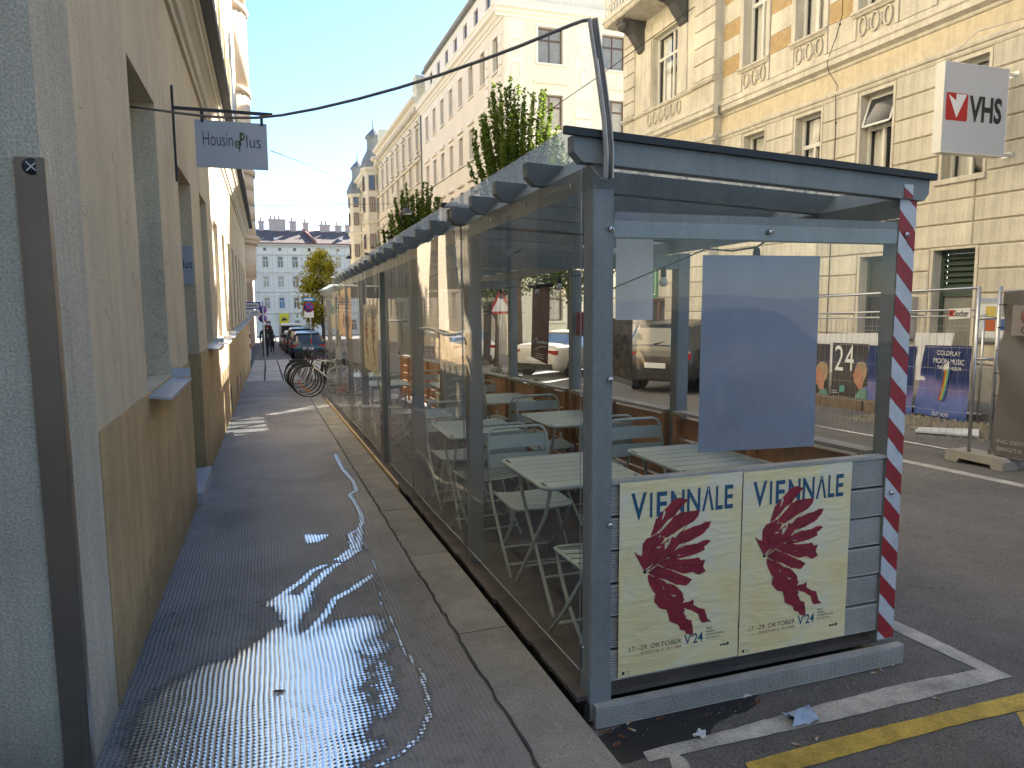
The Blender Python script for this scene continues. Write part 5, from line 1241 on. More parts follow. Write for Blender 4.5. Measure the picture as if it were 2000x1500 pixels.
# string lights
bulb_m = mat('frosted bulb', (.55,.56,.55), .25, var=0)
T = thing('string_lights', 'black string light cable with clear bulbs under the pavilion roof', 'string lights', (2.2, 4, 2))
def lampline(pts, lamps):
    b = MB(); b.tube(pts, .0045, 5); c_ = b.build('cord', M_['black'], T)
    for p in lamps:
        b = MB(); b.lathe([(.001,0),(.012,-.002),(.017,-.02),(.018,-.06),(.001,-.06)], p, 10); s_ = b.build('socket', M_['black'], T)
        b = MB(); b.lathe([(.012,-.06),(.018,-.066),(.026,-.082),(.028,-.098),(.02,-.116),(.001,-.122)], p, 10); b.build('bulb', bulb_m, s_)
def at(px, py, Y): return onY(px, py, Y)
A_ = [at(1190,566,4.4), at(1296,522,4.0), at(1380,486,3.2), at(1430,490,2.95), at(1478,483,2.85), at(1500,468,2.7)]
lampline(A_, [A_[1], A_[4]])
B_ = [(2.72,4.5,2.0),(2.66,5.5,1.90),(2.64,6.4,1.92),(2.7,7.4,1.86),(2.66,8.4,1.84),(2.7,9.6,1.86),(2.68,10.8,1.80)]
lampline(B_, [(2.655,5.62,1.90),(2.64,6.35,1.915),(2.70,7.1,1.875),(2.66,8.2,1.84),(2.70,9.3,1.855)])
C_ = [(1.6,4.5,2.02),(1.55,5.6,1.93),(1.6,6.4,1.98),(1.55,7.6,1.90),(1.6,8.2,1.96)]
lampline(C_, [(1.55,5.6,1.93),(1.56,7.5,1.905)])
# ================================================================== posters and banners
PW, PH = .594, .841
mpaper = bpy.data.materials.new('cream poster paper'); mpaper.use_nodes = True; t = mpaper.node_tree; N = t.nodes; L = t.links; bs = N['Principled BSDF']; bs.inputs['Roughness'].default_value = .38
tc = N.new('ShaderNodeTexCoord'); n = N.new('ShaderNodeTexNoise'); n.inputs['Scale'].default_value = 3.2; n.inputs['Detail'].default_value = 5; n.inputs['Distortion'].default_value = 1.2; L.new(tc.outputs['Object'], n.inputs['Vector'])
r = N.new('ShaderNodeValToRGB'); L.new(n.outputs['Fac'], r.inputs[0]); e = r.color_ramp.elements
e[0].position = .36; e[0].color = (.77,.64,.33,1); e[1].position = .66; e[1].color = (.74,.69,.53,1); q = e.new(.5); q.color = (.78,.69,.40,1)
L.new(r.outputs[0], bs.inputs['Base Color']); M_['paper_cream'] = mpaper
mp_ = N.new('ShaderNodeMapping'); mp_.inputs['Scale'].default_value = (2.5,2.5,9); L.new(tc.outputs['Object'], mp_.inputs[0]); n9 = N.new('ShaderNodeTexNoise'); n9.inputs['Scale'].default_value = 2.2; n9.inputs['Detail'].default_value = 4; n9.inputs['Distortion'].default_value = .8; L.new(mp_.outputs[0], n9.inputs['Vector'])
bp = N.new('ShaderNodeBump'); bp.inputs['Strength'].default_value = .28; bp.inputs['Distance'].default_value = .03; L.new(n9.outputs['Fac'], bp.inputs['Height']); L.new(bp.outputs[0], bs.inputs['Normal'])
leafc = {   # traced on the poster, in thousandths: 0..1 across, 0..1 down
'a': [(250,510),(285,400),(320,360),(365,310),(400,270),(450,250),(505,265),(470,300),(440,335),(415,370),(370,400),(330,440),(290,490)],
'b': [(300,500),(355,440),(400,385),(450,350),(520,340),(580,332),(570,370),(540,410),(480,440),(420,480),(360,520)],
'c': [(330,560),(400,520),(450,480),(520,450),(580,430),(620,412),(656,408),(640,450),(590,500),(520,540),(450,560),(400,570),(340,600)],
'd': [(340,640),(420,600),(480,570),(560,555),(600,538),(630,532),(656,542),(610,575),(612,598),(550,630),(480,650),(400,660)],
'e': [(300,690),(380,650),(460,665),(540,655),(572,646),(585,672),(616,662),(600,710),(620,740),(572,766),(530,745),(470,760),(420,740),(330,715)],
'f': [(230,752),(300,705),(400,740),(470,770),(530,798),(490,836),(420,832),(360,800),(300,790)],
'g': [(140,612),(165,632),(195,640),(198,560),(225,525),(300,490),(345,520),(300,600),(260,660),(215,748),(180,690)],
'h': [(215,748),(250,640),(320,560),(400,510),(445,560),(380,640),(300,692)],
'i': [(232,765),(330,800),(420,840),(460,880),(475,930),(460,978),(380,965),(300,915),(262,870),(236,815)],
'j': [(280,890),(360,930),(450,960),(480,1000),(490,1060),(525,1070),(535,1165),(490,1160),(480,1140),(445,1130),(440,1105),(375,1075),(360,1000),(310,990),(272,945)],
'k': [(440,960),(500,945),(540,930),(535,965),(570,985),(612,995),(625,1050),(657,1078),(590,1085),(570,1030),(520,1000),(460,985)]}
P0 = onY(1212,945,2.56); PX0, PZ1 = P0.x+.004, .948
def lp(cx, cy_, k=0): p = onY(1200+cx/3.41, 900+cy_/3.41, 2.56); return p.x, p.z
def viennale(loc, label, group=None, facing=None):
    T = thing('film_poster', label, 'poster', loc, group, local=True)
    rg = np.random.RandomState(3); ph = rg.rand(8)*6.28
    def wave(x, z): return .0006*math.sin(z*23+ph[0]+x*3)+.0003*math.sin(x*19+z*9+ph[1])
    b = MB(); b.grid(lambda u, v: (PW*u, wave(PW*u, -PH*v), -PH*v), 20, 40); b.v += []; b.build('paper', M_['paper_cream'], T, recalc=False)
    Y_ = -.0013
    for i, (k_, pl) in enumerate(leafc.items()):
        pts = [lp(*p) for p in pl]; b = MB(); b.poly([(x-PX0, Y_-.00008*i, z-PZ1) for x, z in ragged(pts, .0016, .012, i)]); b.build('leaf_print', M_['leafred'], T, recalc=False)
        c0 = np.mean(pts, 0)
    vein = mat('dark leaf vein', (.10,.008,.02), .6, var=0); pap = mat('pale print gap', (.66,.58,.42), .6, var=0)
    b = MB()
    for pl in (((340,335),(352,345),(335,390),(325,400)),((385,495),(395,500),(375,560),(365,570)),((440,478),(444,484),(415,520),(408,518)),((345,555),(370,540),(362,580),(345,598)),((310,500),(318,505),(305,525)),((275,690),(240,720),(214,750),(222,722)),((420,632),(450,630),(444,640)),((478,645),(520,640),(530,655),(500,662)),((345,815),(380,818),(372,828)),((385,895),(405,912),(420,905),(402,902)),((262,905),(288,890),(270,915)),((290,580),(325,575),(300,590)),((480,1005),(500,1040),(488,1050),(470,1015)),((330,845),(340,870),(336,845)),((445,706),(452,715),(446,712))):
        b.poly([(x-PX0, Y_-.0011, z-PZ1) for x, z in [lp(*p) for p in pl]])
    b.build('print_gap', pap, T, recalc=False)['kind'] = 'stuff'
    b = MB()
    for pl in (((245,735),(330,620),(420,520),(560,360)),((250,740),(400,620),(520,520),(640,415)),((250,745),(420,640),(640,545)),((250,750),(420,700),(600,700)),((250,755),(400,780),(520,800)),((245,760),(330,860),(420,960),(520,1120)),((225,740),(250,620),(330,440),(480,265)),((430,960),(560,990),(640,1070))):
        pts = [lp(*p) for p in pl]
        for (xa,za),(xb,zb) in zip(pts[:-1], pts[1:]):
            l = math.hypot(xb-xa, zb-za); nx_, nz_ = -(zb-za)/l*.0013, (xb-xa)/l*.0013
            b.add([(x-PX0, Y_-.0012, z-PZ1) for x, z in ((xa-nx_,za-nz_),(xb-nx_,zb-nz_),(xb+nx_,zb+nz_),(xa+nx_,za+nz_))], [(0,1,2,3)])
    b.build('leaf_vein', vein, T, recalc=False)['kind'] = 'stuff'
    b = MB(); x, z = lp(212,748); b.box(x-PX0-.006, x-PX0+.008, Y_-.0016, Y_-.0013, z-PZ1-.006, z-PZ1+.006); b.build('leaf_stalk', M_['ink'], T)
    up = (0,0,1)
    def tx(s_, nm, m_, cx, cz, **k): return text(s_, nm, m_, T, pose((cx, Y_+.0005, cz), (1,0,0), up), **k)
    x0, x1 = .055, .54
    # title letters one by one, tall condensed caps
    xs_ = [(.052,.125),(.140,.152),(.172,.222),(.240,.305),(.318,.383),(.392,.452),(.460,.497),(.505,.548)]
    for ch_, (a_, c_) in zip('VIENNΛLE', xs_):
        tx(ch_, 'letter', M_['vblue'], (a_+c_)/2, -.105, width=c_-a_, height=.105 if ch_ != 'V' else .115, bold=.02)
    tx('17.–29. OKTOBER', 'date_line', M_['ink'], .052, -.722, width=.252, height=.021, align='L')
    tx('TICKETS AB 12. OKTOBER', 'ticket_line', M_['ink_red'], .105, -.748, width=.20, height=.0125, align='L')
    tx("V'24", 'logo', M_['vblue'], .318, -.722, width=.094, height=.047, align='L', bold=.015)
    for i, s_ in enumerate(('62ND', 'VIENNA', 'INTERNATIONAL', 'FILM FESTIVAL')): tx(s_, 'small_line', M_['ink'], .428, -.688-.0145*i, height=.0085, align='L')
    tx('erste', 'small_line', M_['ink'], .50, -.775, height=.012, width=.034, bold=.03, align='L'); b = MB(); b.poly([(.541+.006*math.cos(a), Y_, -.774+.008*math.sin(a)) for a in np.linspace(0,6.28,9)[:-1]]); b.build('small_mark', M_['ink'], T, recalc=False)
    tx('Stadt', 'small_line', M_['ink'], .038, -.818, height=.006, align='L'); tx('Wien', 'small_line', M_['ink'], .038, -.828, height=.006, align='L'); b = MB(); b.box(.018,.03,Y_,Y_+.0003,-.829,-.815); b.build('small_mark', M_['ink'], T)
    return T
vp0 = viennale((PX0, 2.5735, PZ1), 'left of the two cream film posters with crimson leaf beside the grey corner post')
copy_tree(vp0, None, (PX0+PW+.005, 2.5725, PZ1-.004), 0, 'right of the two cream film posters with crimson leaf beside the striped post')
for o in bpy.data.objects:
    if o.name.startswith('film_poster'): o['group'] = 'cream film posters with crimson leaf'
# the same poster hung inside the far part of the pavilion, facing the pavement
a_ = onX(688,620,1.26); c_ = copy_tree(vp0, None, (1.235, 9.78, 1.66), R(-90), 'faded cream film poster with red leaf behind the film beyond the doorway')
copy_tree(vp0, None, (1.234, 9.15, 1.66), R(-90), 'second faded cream film poster with red leaf nearest the dark doorway post')
def sheet(name, label, cat, p00, p10, p11, p01, m_, amp=.004, n_=16, seed=1, group=None, kidsfn=None):
    P = [Vector(p) for p in (p00,p10,p11,p01)]; T = thing(name, label, cat, P[0], group); rg = np.random.RandomState(seed); ph = rg.rand(6)*6.28
    nrm = (P[1]-P[0]).cross(P[3]-P[0]).normalized()
    def f(u, v):
        p = P[0]*(1-u)*(1-v)+P[1]*u*(1-v)+P[2]*u*v+P[3]*(1-u)*v
        return tuple(p+nrm*amp*(math.sin(u*7+v*4+ph[0])*.5+math.sin(v*13-u*5+ph[1])*.35+math.sin(u*19+v*17+ph[2])*.2))
    b = MB(); b.grid(f, n_, n_); b.build('paper', m_, T, recalc=False); return T, P, nrm
Yb = 2.635
q = lambda px, py, Y: onY(px, py, Y)
T, _, _ = sheet('blank_poster', 'large plain blue grey back of a poster hanging in the front opening', 'poster', q(1363,884,Yb), q(1590,871,Yb), q(1602,500,Yb), q(1373,498,Yb), M_['paper_back'], .003)
Yw = 4.36
sheet('blank_poster', 'white back of a poster hanging upper left behind the front pane', 'poster', (2.22,Yw,1.56), q(1275,625,Yw), q(1276,468,Yw), (2.22,Yw,2.13), M_['paper_white'], .003)
# banners on the road side panes
Xr = XB-.06
def xb(px, py): return onX(px, py, Xr)
mb = mat('dusky red banner', (.10,.035,.03), .5, var=.3, vs=3, col2=(.17,.07,.06))
T, P, nr = sheet('banner', 'dusky red hanging banner with white cursive lettering on the road side', 'banner', xb(1037,697), xb(1070,712), xb(1074,558), xb(1040,562), mb, .003)
b = MB(); pts = [(1041,672),(1043,664),(1048,660),(1050,664),(1046,670),(1049,668),(1051,672),(1053,666),(1055,671),(1057,667),(1058,672),(1061,667),(1063,672),(1066,668),(1068,672)]
b.tube([onX(px,py,Xr-.012) for px,py in pts], .007, 5); b.tube([onX(px,py,Xr-.012) for px,py in ((1046,683),(1052,678),(1060,677),(1066,678))], .006, 5)
for y_ in (690,694,698): b.tube([onX(1047,y_,Xr-.012), onX(1062,y_+3,Xr-.012)], .003, 4)
b.build('lettering', M_['print_white'], T)
b = MB(); b.tube([xb(1034,560), xb(1078,556)], .02, 6); b.build('rod', M_['ink'], T)
T, P, nr = sheet('banner', 'narrow dark blue hanging banner farther along the road side', 'banner', xb(944,702), xb(957,707), xb(961,588), xb(944,590), mat('dark blue banner', (.025,.035,.07), .5, var=.3), .003)
b = MB(); 
for k, y_ in enumerate((597,605,613)): b.tube([onX(945,y_,Xr-.012), onX(957,y_-1,Xr-.012)], .012, 4)
b.build('lettering', mat('grey print', (.25,.27,.32), .6), T)
T, P, nr = sheet('banner', 'small red banner with white top behind the near corner post', 'banner', xb(1125,655), xb(1139,657), xb(1140,610), xb(1126,609), mat('red banner', (.25,.02,.03), .5), .003)
mbk = mat('bark photo print', (.085,.06,.035), .7, var=.6, vs=14, col2=(.20,.15,.09), bump=.6, bs=30)
T, P, nr = sheet('banner', 'brown bark patterned banner with pale bottom strip beside the corner post', 'banner', onX(1190,731,Xr), onX(1234,743,Xr), onX(1236,622,Xr), onX(1190,622,Xr), mbk, .003)
b = MB(); b.quad(onX(1190,731,Xr-.006), onX(1235,744,Xr-.006), onX(1235,755,Xr-.006), onX(1190,741,Xr-.006)); b.build('strip', mat('pale strip', (.36,.34,.28), .6), T, recalc=False)
# posters behind the far panels, facing the pavement
def far_sheet(lab, ya, yb, za, zb, col, seed):
    return sheet('poster', lab, 'poster', (1.245,yb,za),(1.245,ya,za),(1.245,ya,zb),(1.245,yb,zb), mat('print', col, .6, var=.25, vs=5), .004, 10, seed)
T, P, n_ = far_sheet('orange poster with dark words at the far end of the film wall', 11.3, 13.3, 1.12, 1.92, (.50,.33,.17), 1)
text('KINO', 'lettering', M_['ink'], T, pose((1.235,12.3,1.72),(0,-1,0),(0,0,1)), width=1.5, height=.14)
b = MB()
rg = random.Random(6)
for k in range(26):
    y_, z_ = rg.uniform(11.5,12.6), rg.uniform(1.2,1.45); b.box(1.232,1.236,y_,y_+.05,z_,z_+.07)
b.build('flower_print', M_['ink_red'], T)
T, P, n_ = far_sheet('pale teal patterned poster at the far end of the film wall', 13.5, 15.0, 1.2, 1.82, (.50,.46,.30), 2)
b = MB()
for k in range(5): b.tube([(1.235,13.6+.32*j,1.52+.03*k+.05*math.sin(j*1.7+k*.3)) for j in range(5)], .012, 4)
b.build('wave_print', mat('teal print', (.08,.22,.22), .6), T)
# ------------------------------------------------------------------ hanging shop sign, left
Ys = 6.7
B0, B1 = onY(334,210,Ys), onY(532,222,Ys)
T = thing('hanging_sign', 'pale grey HousingPlus board hanging from a black wall bracket', 'hanging sign', (XL, Ys, onX(344,355,XL).z))
b = MB(); zt_, zb_ = onX(332,166,XL).z, onX(344,355,XL).z
b.box(XL, XL+.018, Ys-.012, Ys+.012, zb_, zt_); b.box(XL+.018, B1.x, Ys-.012, Ys+.012, B0.z-.012, B0.z+.012)
b.tube([(XL+.01,Ys-.012,zt_-.06),(XL+.02,Ys-.04,zt_-.06)], .006, 5); b.tube([(XL+.01,Ys-.012,zb_+.09),(XL+.02,Ys-.04,zb_+.09)], .006, 5)
br = b.build('bracket', M_['iron'], T)
S0, S1 = onY(380,233,Ys), onY(524,332,Ys)
for px in (395, 511):
    x = onY(px,240,Ys).x; b = MB(); b.box(x-.012, x+.012, Ys-.015, Ys+.015, B0.z-.10, B0.z-.012); b.build('hanger', M_['iron'], br)
b = MB(); b.box(S0.x-.004, S1.x+.002, Ys-.006, Ys+.006, S1.z-.004, S0.z); b.build('board', M_['sign_grey'], T)
yl = Ys-.0075; sw = S1.x-S0.x
zc = S0.z-.155
text('Housin', 'lettering', M_['ink'], T, pose((S0.x+.055, yl, zc+.005),(1,0,0),(0,0,1)), width=.235, height=.11, align='L', bold=-.008)
text('q', 'lettering', M_['ink'], T, pose((S0.x+.325, yl, zc-.045),(1,0,0),(0,0,1)), width=.040, height=.095, bold=-.004)
text('P', 'lettering', M_['ink'], T, pose((S0.x+.366, yl, zc+.012),(1,0,0),(0,0,1)), width=.040, height=.115, bold=-.004)
text('lus', 'lettering', M_['ink'], T, pose((S0.x+.455, yl, zc),(1,0,0),(0,0,1)), width=.115, height=.105, bold=-.008)
grn = mat('green print', (.07,.16,.02), .6, var=0); b = MB()
for cx, cz in ((S0.x+.3215, zc-.02),(S0.x+.369, zc+.038)):
    for u in (-.009, .009):
        for v in (-.011, .011): b.box(cx+u-.006, cx+u+.006, yl-.0005, yl, cz+v-.008, cz+v+.008)
b.build('window_print', grn, T)
# ================================================================== right side: fences, posters, site things
FX = 7.52
def fence(name, lab, ya, yb, zt, mesh=True):
    T = thing(name, lab, 'fence', (FX, ya, G(ya)))
    z = lambda y, h: G(y)+h
    for y in (ya, yb): b = MB(); b.tube([(FX,y,z(y,.06)),(FX,y,z(y,zt))], .02, 8); b.build('post', M_['steel'], T)
    for h in (.12, zt-.25, zt-.01):
        b = MB(); b.tube([(FX,ya,z(ya,h)),(FX,yb,z(yb,h))], .014 if h < zt-.1 else .018, 6); b.build('rail', M_['steel'], T)
    if mesh:
        b = MB(); y = ya+.1
        while y < yb: b.tube([(FX,y,z(y,.12)),(FX,y,z(y,zt-.25))], .002, 3, cap=False); y += .1
        h = .32
        while h < zt-.3: b.tube([(FX,ya,z(ya,h)),(FX,yb,z(yb,h))], .002, 3, cap=False); h += .25
        b.build('wire_mesh', M_['steel'], T)['kind'] = 'stuff'
    return T
ztop = onX(1925,560,FX).z-G(5.95)
F1 = fence('site_fence', 'galvanised mesh fence panel standing along the road behind the pavilion', 5.95, 9.45, ztop)
for yy in (1.2, ztop-.35):
    b = MB(); b.tube([(FX,5.95,G(5.95)+yy),(FX+.09,5.80,G(5.8)+yy)], .018, 6); b.build('clamp', M_['steel'], F1)
p = [onX(1853,603,FX-.02), onX(1895,601,FX-.02), onX(1895,621,FX-.02), onX(1853,624,FX-.02)]
T = thing('fence_sign', 'small white Sochor plate hanging on the mesh fence', 'sign', p[3])
b = MB(); b.add([tuple(q) for q in p]+[(q.x+.006,q.y,q.z) for q in p], [(0,1,2,3),(7,6,5,4),(0,4,5,1),(1,5,6,2),(2,6,7,3),(3,7,4,0)]); b.build('plate', M_['white'], T)
c = (p[0]+p[2])/2; wd = (p[0]-p[1]).length
text('Sochor', 'lettering', M_['ink'], T, pose((FX-.023, c.y-wd*.10, c.z),(0,-1,.0),(0,0,1)), width=wd*.66, height=.075, bold=.02)
b = MB(); yq = c.y+wd*.37; b.box(FX-.024,FX-.0215,yq-.03,yq+.03,c.z-.035,c.z+.035); o = b.build('emblem', mat('red print', (.4,.03,.02), .6), T)
b = MB(); b.lathe([(.001,-.0015),(.014,-.0015),(.014,0)], (FX-.0245,yq,c.z), 10, 'x'); b.build('emblem_dot', M_['ink'], o)
T = thing('concrete_block', 'pale concrete foot block holding the fence posts', 'fence foot', (7.62, 5.85, G(5.85)))
z0 = G(5.85); b = MB()
b.prism([(5.5,z0),(5.62,z0),(5.65,z0+.05),(6.02,z0+.05),(6.05,z0),(6.2,z0),(6.2,z0+.10),(6.15,z0+.135),(5.55,z0+.135),(5.5,z0+.10)], 'x', 7.46, 7.74); b.build('block', mat('concrete', (.30,.285,.255), .9, bump=.4, bs=60), T)
# second panel covered by a grey banner
FX2 = 7.62; p0 = onX(1940,905,FX2)
T = thing('banner_fence', 'fence panel covered by a large grey printed banner at the right edge', 'fence', (FX2, 2.4, G(3)))
for y in (5.78, 2.3): b = MB(); b.tube([(FX2,y,G(y)+.06),(FX2,y,G(y)+ztop)], .02, 8); b.build('post', M_['steel'], T)
for h in (.12, ztop-.06): b = MB(); b.tube([(FX2,5.78,G(5.78)+h),(FX2,2.3,G(2.3)+h)], .016, 6); b.build('rail', M_['steel'], T)
b = MB()
def bf(u, v):
    y = 5.70-3.35*u+ (.02*math.sin(v*9)+.012*math.sin(v*21+1))*(1-min(1,u*6)); zz = G(y)+.14+(ztop-.22)*v
    return (FX2-.03-.045*math.sin(u*9+v*4)*math.sin(v*math.pi)-.03*math.sin(u*27+v*13)*math.exp(-u*5), y, zz)
b.grid(bf, 60, 40); b.build('banner', mat('grey banner cloth', (.115,.108,.105), .6, var=.1, vs=1.5), T, recalc=False)
for k in range(7):
    zz = G(5.75)+.3+.25*k; b = MB(); b.tube([(FX2-.02,5.77,zz),(FX2-.04,5.73,zz),(FX2-.03,5.68,zz)], .006, 4); b.build('tie', M_['ink'], T)
for i, s_ in enumerate(('ING. DENTER HORVATH', 'BRIGITA HORVATH-G')):
    pp = onX(1972, 866+15*i, FX2-.12); text(s_, 'lettering', mat('grey print', (.34,.33,.32), .6, var=0), T, pose((FX2-.10, pp.y+.16, pp.z),(0,-1,.03),(0,0,1)), height=.042, width=.75, align='L')
pp = onX(1986,600,FX2-.1)
b = MB(); b.box(FX2-.088,FX2-.083,pp.y-.6,pp.y+.05,pp.z-.3,pp.z+.02); o = b.build('emblem', mat('pale print', (.20,.185,.18), .6), T)
b = MB(); b.lathe([(.001,-.003),(.10,-.003),(.10,0)], (FX2-.089,pp.y-.14,pp.z-.09), 18, 'x'); b.build('emblem_disc', mat('dull red print', (.17,.075,.075), .6), o)
text('02', 'lettering', M_['ink'], T, pose((FX2-.09, pp.y-.12, pp.z-.24),(0,-1,0),(0,0,1)), height=.07, width=.13)
T = thing('site_toilet', 'white domed roof cabin standing behind the grey banner', 'site cabin', (9.6, 4.9, G(4.9)))
x0, x1, y0, y1 = 9.05, 10.3, 4.0, 5.95; zr = onX(1945,556,9.05).z
b = MB(); b.box(x0+.04,x1-.04,y0+.04,y1-.04,G(5)+.02,zr-.02); b.build('cabin', mat('grey cabin', (.3,.31,.33), .6), T)
b = MB(); b.grid(lambda u, v: (x0+(x1-x0)*u, y0+(y1-y0)*v, zr+.30*math.sin(math.pi*min(1,max(0,u)))**.6*math.sin(math.pi*min(1,max(0,v)))**.6), 14, 14); b.box(x0,x1,y0,y1,zr-.03,zr); b.build('roof', mat('white roof', (.72,.73,.75), .4, var=.03), T)
# poster row on a second fence in front of the house
PX = 10.4
def px_(a, c, dx=0.): return onX(a, c, PX+dx)
T = thing('poster_fence', 'low grey mesh fence in front of the cream house carrying a row of posters', 'fence', (PX+.03, 8, G(8)))
zz = 1.5
for y in (8.15, 10.08, 12.0, 13.9): b = MB(); b.tube([(PX+.04,y,G(y)+.02),(PX+.04,y,G(y)+zz+.2)], .02, 6); b.build('post', M_['steel'], T)
for h in (.15, .95, zz+.18):
    b = MB(); b.tube([(PX+.04,8.1,G(8.1)+h),(PX+.04,13.95,G(13.95)+h)], .014, 5); b.build('rail', M_['steel'], T)
b = MB(); y = 8.2
while y < 13.9: b.tube([(PX+.04,y,G(y)+.15),(PX+.04,y,G(y)+zz+.18)], .003, 3, cap=False); y += .1
for h in (.4,.65,1.2,1.45): b.tube([(PX+.04,8.1,G(8.1)+h),(PX+.04,13.95,G(13.95)+h)], .003, 3, cap=False)
b.build('wire_mesh', M_['steel'], T)['kind'] = 'stuff'
for i, (ya, yb) in enumerate(((11.9,11.0),(10.98,10.15),(10.1,9.5))):
    T = thing('timber_block', ['brown timber block under the left end of the poster row', 'brown timber block under the poster with the number 24', 'short brown timber block at the right end of the poster row'][i], 'timber', (10.2,(ya+yb)/2,G(ya)))
    b = MB(); b.bev(10.12,10.38,yb,ya,G(ya)+.005,G(ya)+.20,.012); b.build('beam', mat('weathered timber', (.16,.12,.08), .9, var=.3, vs=6), T)
sheet('poster', 'blank white sheet hanging above the left posters on the fence', 'poster', px_(1596,725,.012), px_(1715,735,.012), px_(1715,650,.012), px_(1596,652,.012), M_['paper_white'], .008)
sheet('poster', 'blank white crumpled sheet behind the blue album poster', 'poster', px_(1787,742,.012), px_(1850,742,.012), px_(1863,650,.012), px_(1787,650,.012), M_['paper_white'], .012, seed=4)
mdk = mat('dark poster ground', (.045,.04,.038), .45, var=.25, vs=3); skin = mat('printed skin', (.42,.2,.12), .6, var=.25, vs=6); hair_p = mat('printed fair hair', (.34,.24,.14), .6, var=.35, vs=14); teal = mat('printed teal cloth', (.13,.27,.23), .6, var=.3, vs=12)
def poster24(dxp, lab):
    T, P, n_ = sheet('poster', lab, 'poster', px_(1621+dxp,797), px_(1692+dxp,802), px_(1697+dxp,672), px_(1627+dxp,669), mdk, .006)
    def pp(pts, nm, m_, k): b = MB(); b.poly([onX(a+dxp, c, PX-.010-k*.001) for a, c in pts]); b.build(nm, m_, T, recalc=False)
    for k, (s_, cx) in enumerate((('2', 1639), ('4', 1659))):
        c = onX(cx+dxp, 699, PX-.014); text(s_, 'numeral', M_['print_white'], T, pose(c,(0,-1,.0),(0,0,1)), width=.22, height=.48, bold=.0)
    pp([(1671,716),(1676,708),(1684,706),(1691,710),(1694,722),(1691,738),(1684,748),(1677,746),(1674,735)], 'hair_print', hair_p, 1)
    pp([(1671,717),(1669,726),(1665,734),(1668,737),(1667,742),(1669,748),(1674,753),(1676,760),(1684,762),(1686,748),(1684,735),(1680,722),(1676,715)], 'face_print', skin, 2)
    pp([(1658,798),(1664,782),(1674,768),(1679,760),(1689,758),(1692,768),(1692,800)], 'garment_print', teal, 3)
    pp([(1644+6*math.cos(a), 759+7*math.sin(a)) for a in np.linspace(0,6.28,13)[:-1]], 'disc_print', mat('teal disc', (.1,.3,.27), .6), 3)
    b = MB()
    for k, (a, c, l) in enumerate(((1624,762,10),(1624,766,13),(1632,775,14),(1632,779,10),(1636,786,12))): b.tube([onX(a+dxp,c,PX-.012), onX(a+l+dxp,c+.5,PX-.012)], .006, 4)
    b.build('small_print', M_['print_white'], T)
poster24(0, 'dark poster with a large white 24 and a woman in teal looking left')
poster24(-76, 'dark poster with a woman in teal, partly hidden by the blank poster')
mcp = bpy.data.materials.new('deep blue album poster'); mcp.use_nodes = True; t = mcp.node_tree; N = t.nodes; L = t.links; bs = N['Principled BSDF']; bs.inputs['Roughness'].default_value = .35
tc = N.new('ShaderNodeTexCoord'); sp = N.new('ShaderNodeSeparateXYZ'); L.new(tc.outputs['Object'], sp.inputs[0]); n = N.new('ShaderNodeTexNoise'); n.inputs['Scale'].default_value = 2.3; n.inputs['Detail'].default_value = 6; L.new(tc.outputs['Object'], n.inputs['Vector'])
ma = N.new('ShaderNodeMath'); ma.operation = 'MULTIPLY_ADD'; L.new(n.outputs['Fac'], ma.inputs[0]); ma.inputs[1].default_value = .6; L.new(sp.outputs[2], ma.inputs[2])
r = N.new('ShaderNodeValToRGB'); L.new(ma.outputs[0], r.inputs[0]); e = r.color_ramp.elements
e[0].position = .25; e[0].color = (.02,.07,.26,1); e[1].position = 1.3; e[1].color = (.014,.03,.12,1)
for q_, cc in ((.55,(.12,.17,.45,1)),(.75,(.17,.15,.36,1)),(.95,(.02,.04,.17,1))): k = e.new(q_); k.color = cc
L.new(r.outputs[0], bs.inputs['Base Color'])
def album(dxp, lab):
    T, P, n_ = sheet('poster', lab, 'poster', px_(1784+dxp,806), px_(1886+dxp,824), px_(1899+dxp,676), px_(1807+dxp,674), mcp, .014, 24, seed=3)
    for s_, cy_, w_, h_ in (('COLDPLAY',690,.46,.075),('MOON MUSIC',706,.60,.085),('THE NEW ALBUM',719,.46,.055),('OUT NOW',809,.34,.065)):
        c = onX((1853 if cy_ < 800 else 1836)+dxp, cy_, PX-.028); text(s_, 'lettering', M_['print_white'], T, pose(c,(0,-1,.0),(0,0,1)), width=w_*.92, height=h_)
    cs = [(.35,.05,.02),(.42,.2,.03),(.42,.38,.06),(.1,.3,.1),(.06,.2,.42)]
    for k, cc in enumerate(cs):
        b = MB(); pts = [onX(1848-q*q*.00-14*(q/10.)+k*1.9-3+dxp+2.0*math.sin(q*.3), 722+q*6.0, PX-.027) for q in range(11)]
        pw = [onX(1848-14*(q/10.)+(k+1)*1.9-3+dxp+2.0*math.sin(q*.3), 722+q*6.0, PX-.027) for q in range(11)]
        for (a1,a2),(b1,b2) in zip(zip(pts,pw), list(zip(pts,pw))[1:]): b.add([a1,a2,b2,b1], [(0,1,2,3)])
        b.build('colour_streak', mat('streak', cc, .6, var=0), T, recalc=False)
album(0, 'crumpled deep blue album poster with white lettering and a slanting colour streak')
album(-108, 'second deep blue album poster mostly hidden behind the striped post')
T, P, n_ = sheet('poster', 'dark poster with pink print seen left of the blank poster', 'poster', px_(1340,790), px_(1361,790), px_(1363,664), px_(1342,664), mdk, .004)
b = MB(); rg = random.Random(9)
for k in range(34):
    a, c = rg.uniform(1346,1359), rg.uniform(690,740); b.poly([onX(a+rg.uniform(-2.2,2.2), c+rg.uniform(-4,4), PX-.01-k*.0002) for _ in range(4)])
b.build('pink_print', mat('pink print', (.5,.22,.3), .6, var=.4, vs=30), T, recalc=False)
T = thing('board', 'white board lying flat on the gravel behind the mesh fence', 'board', onG(1850,845,.03))
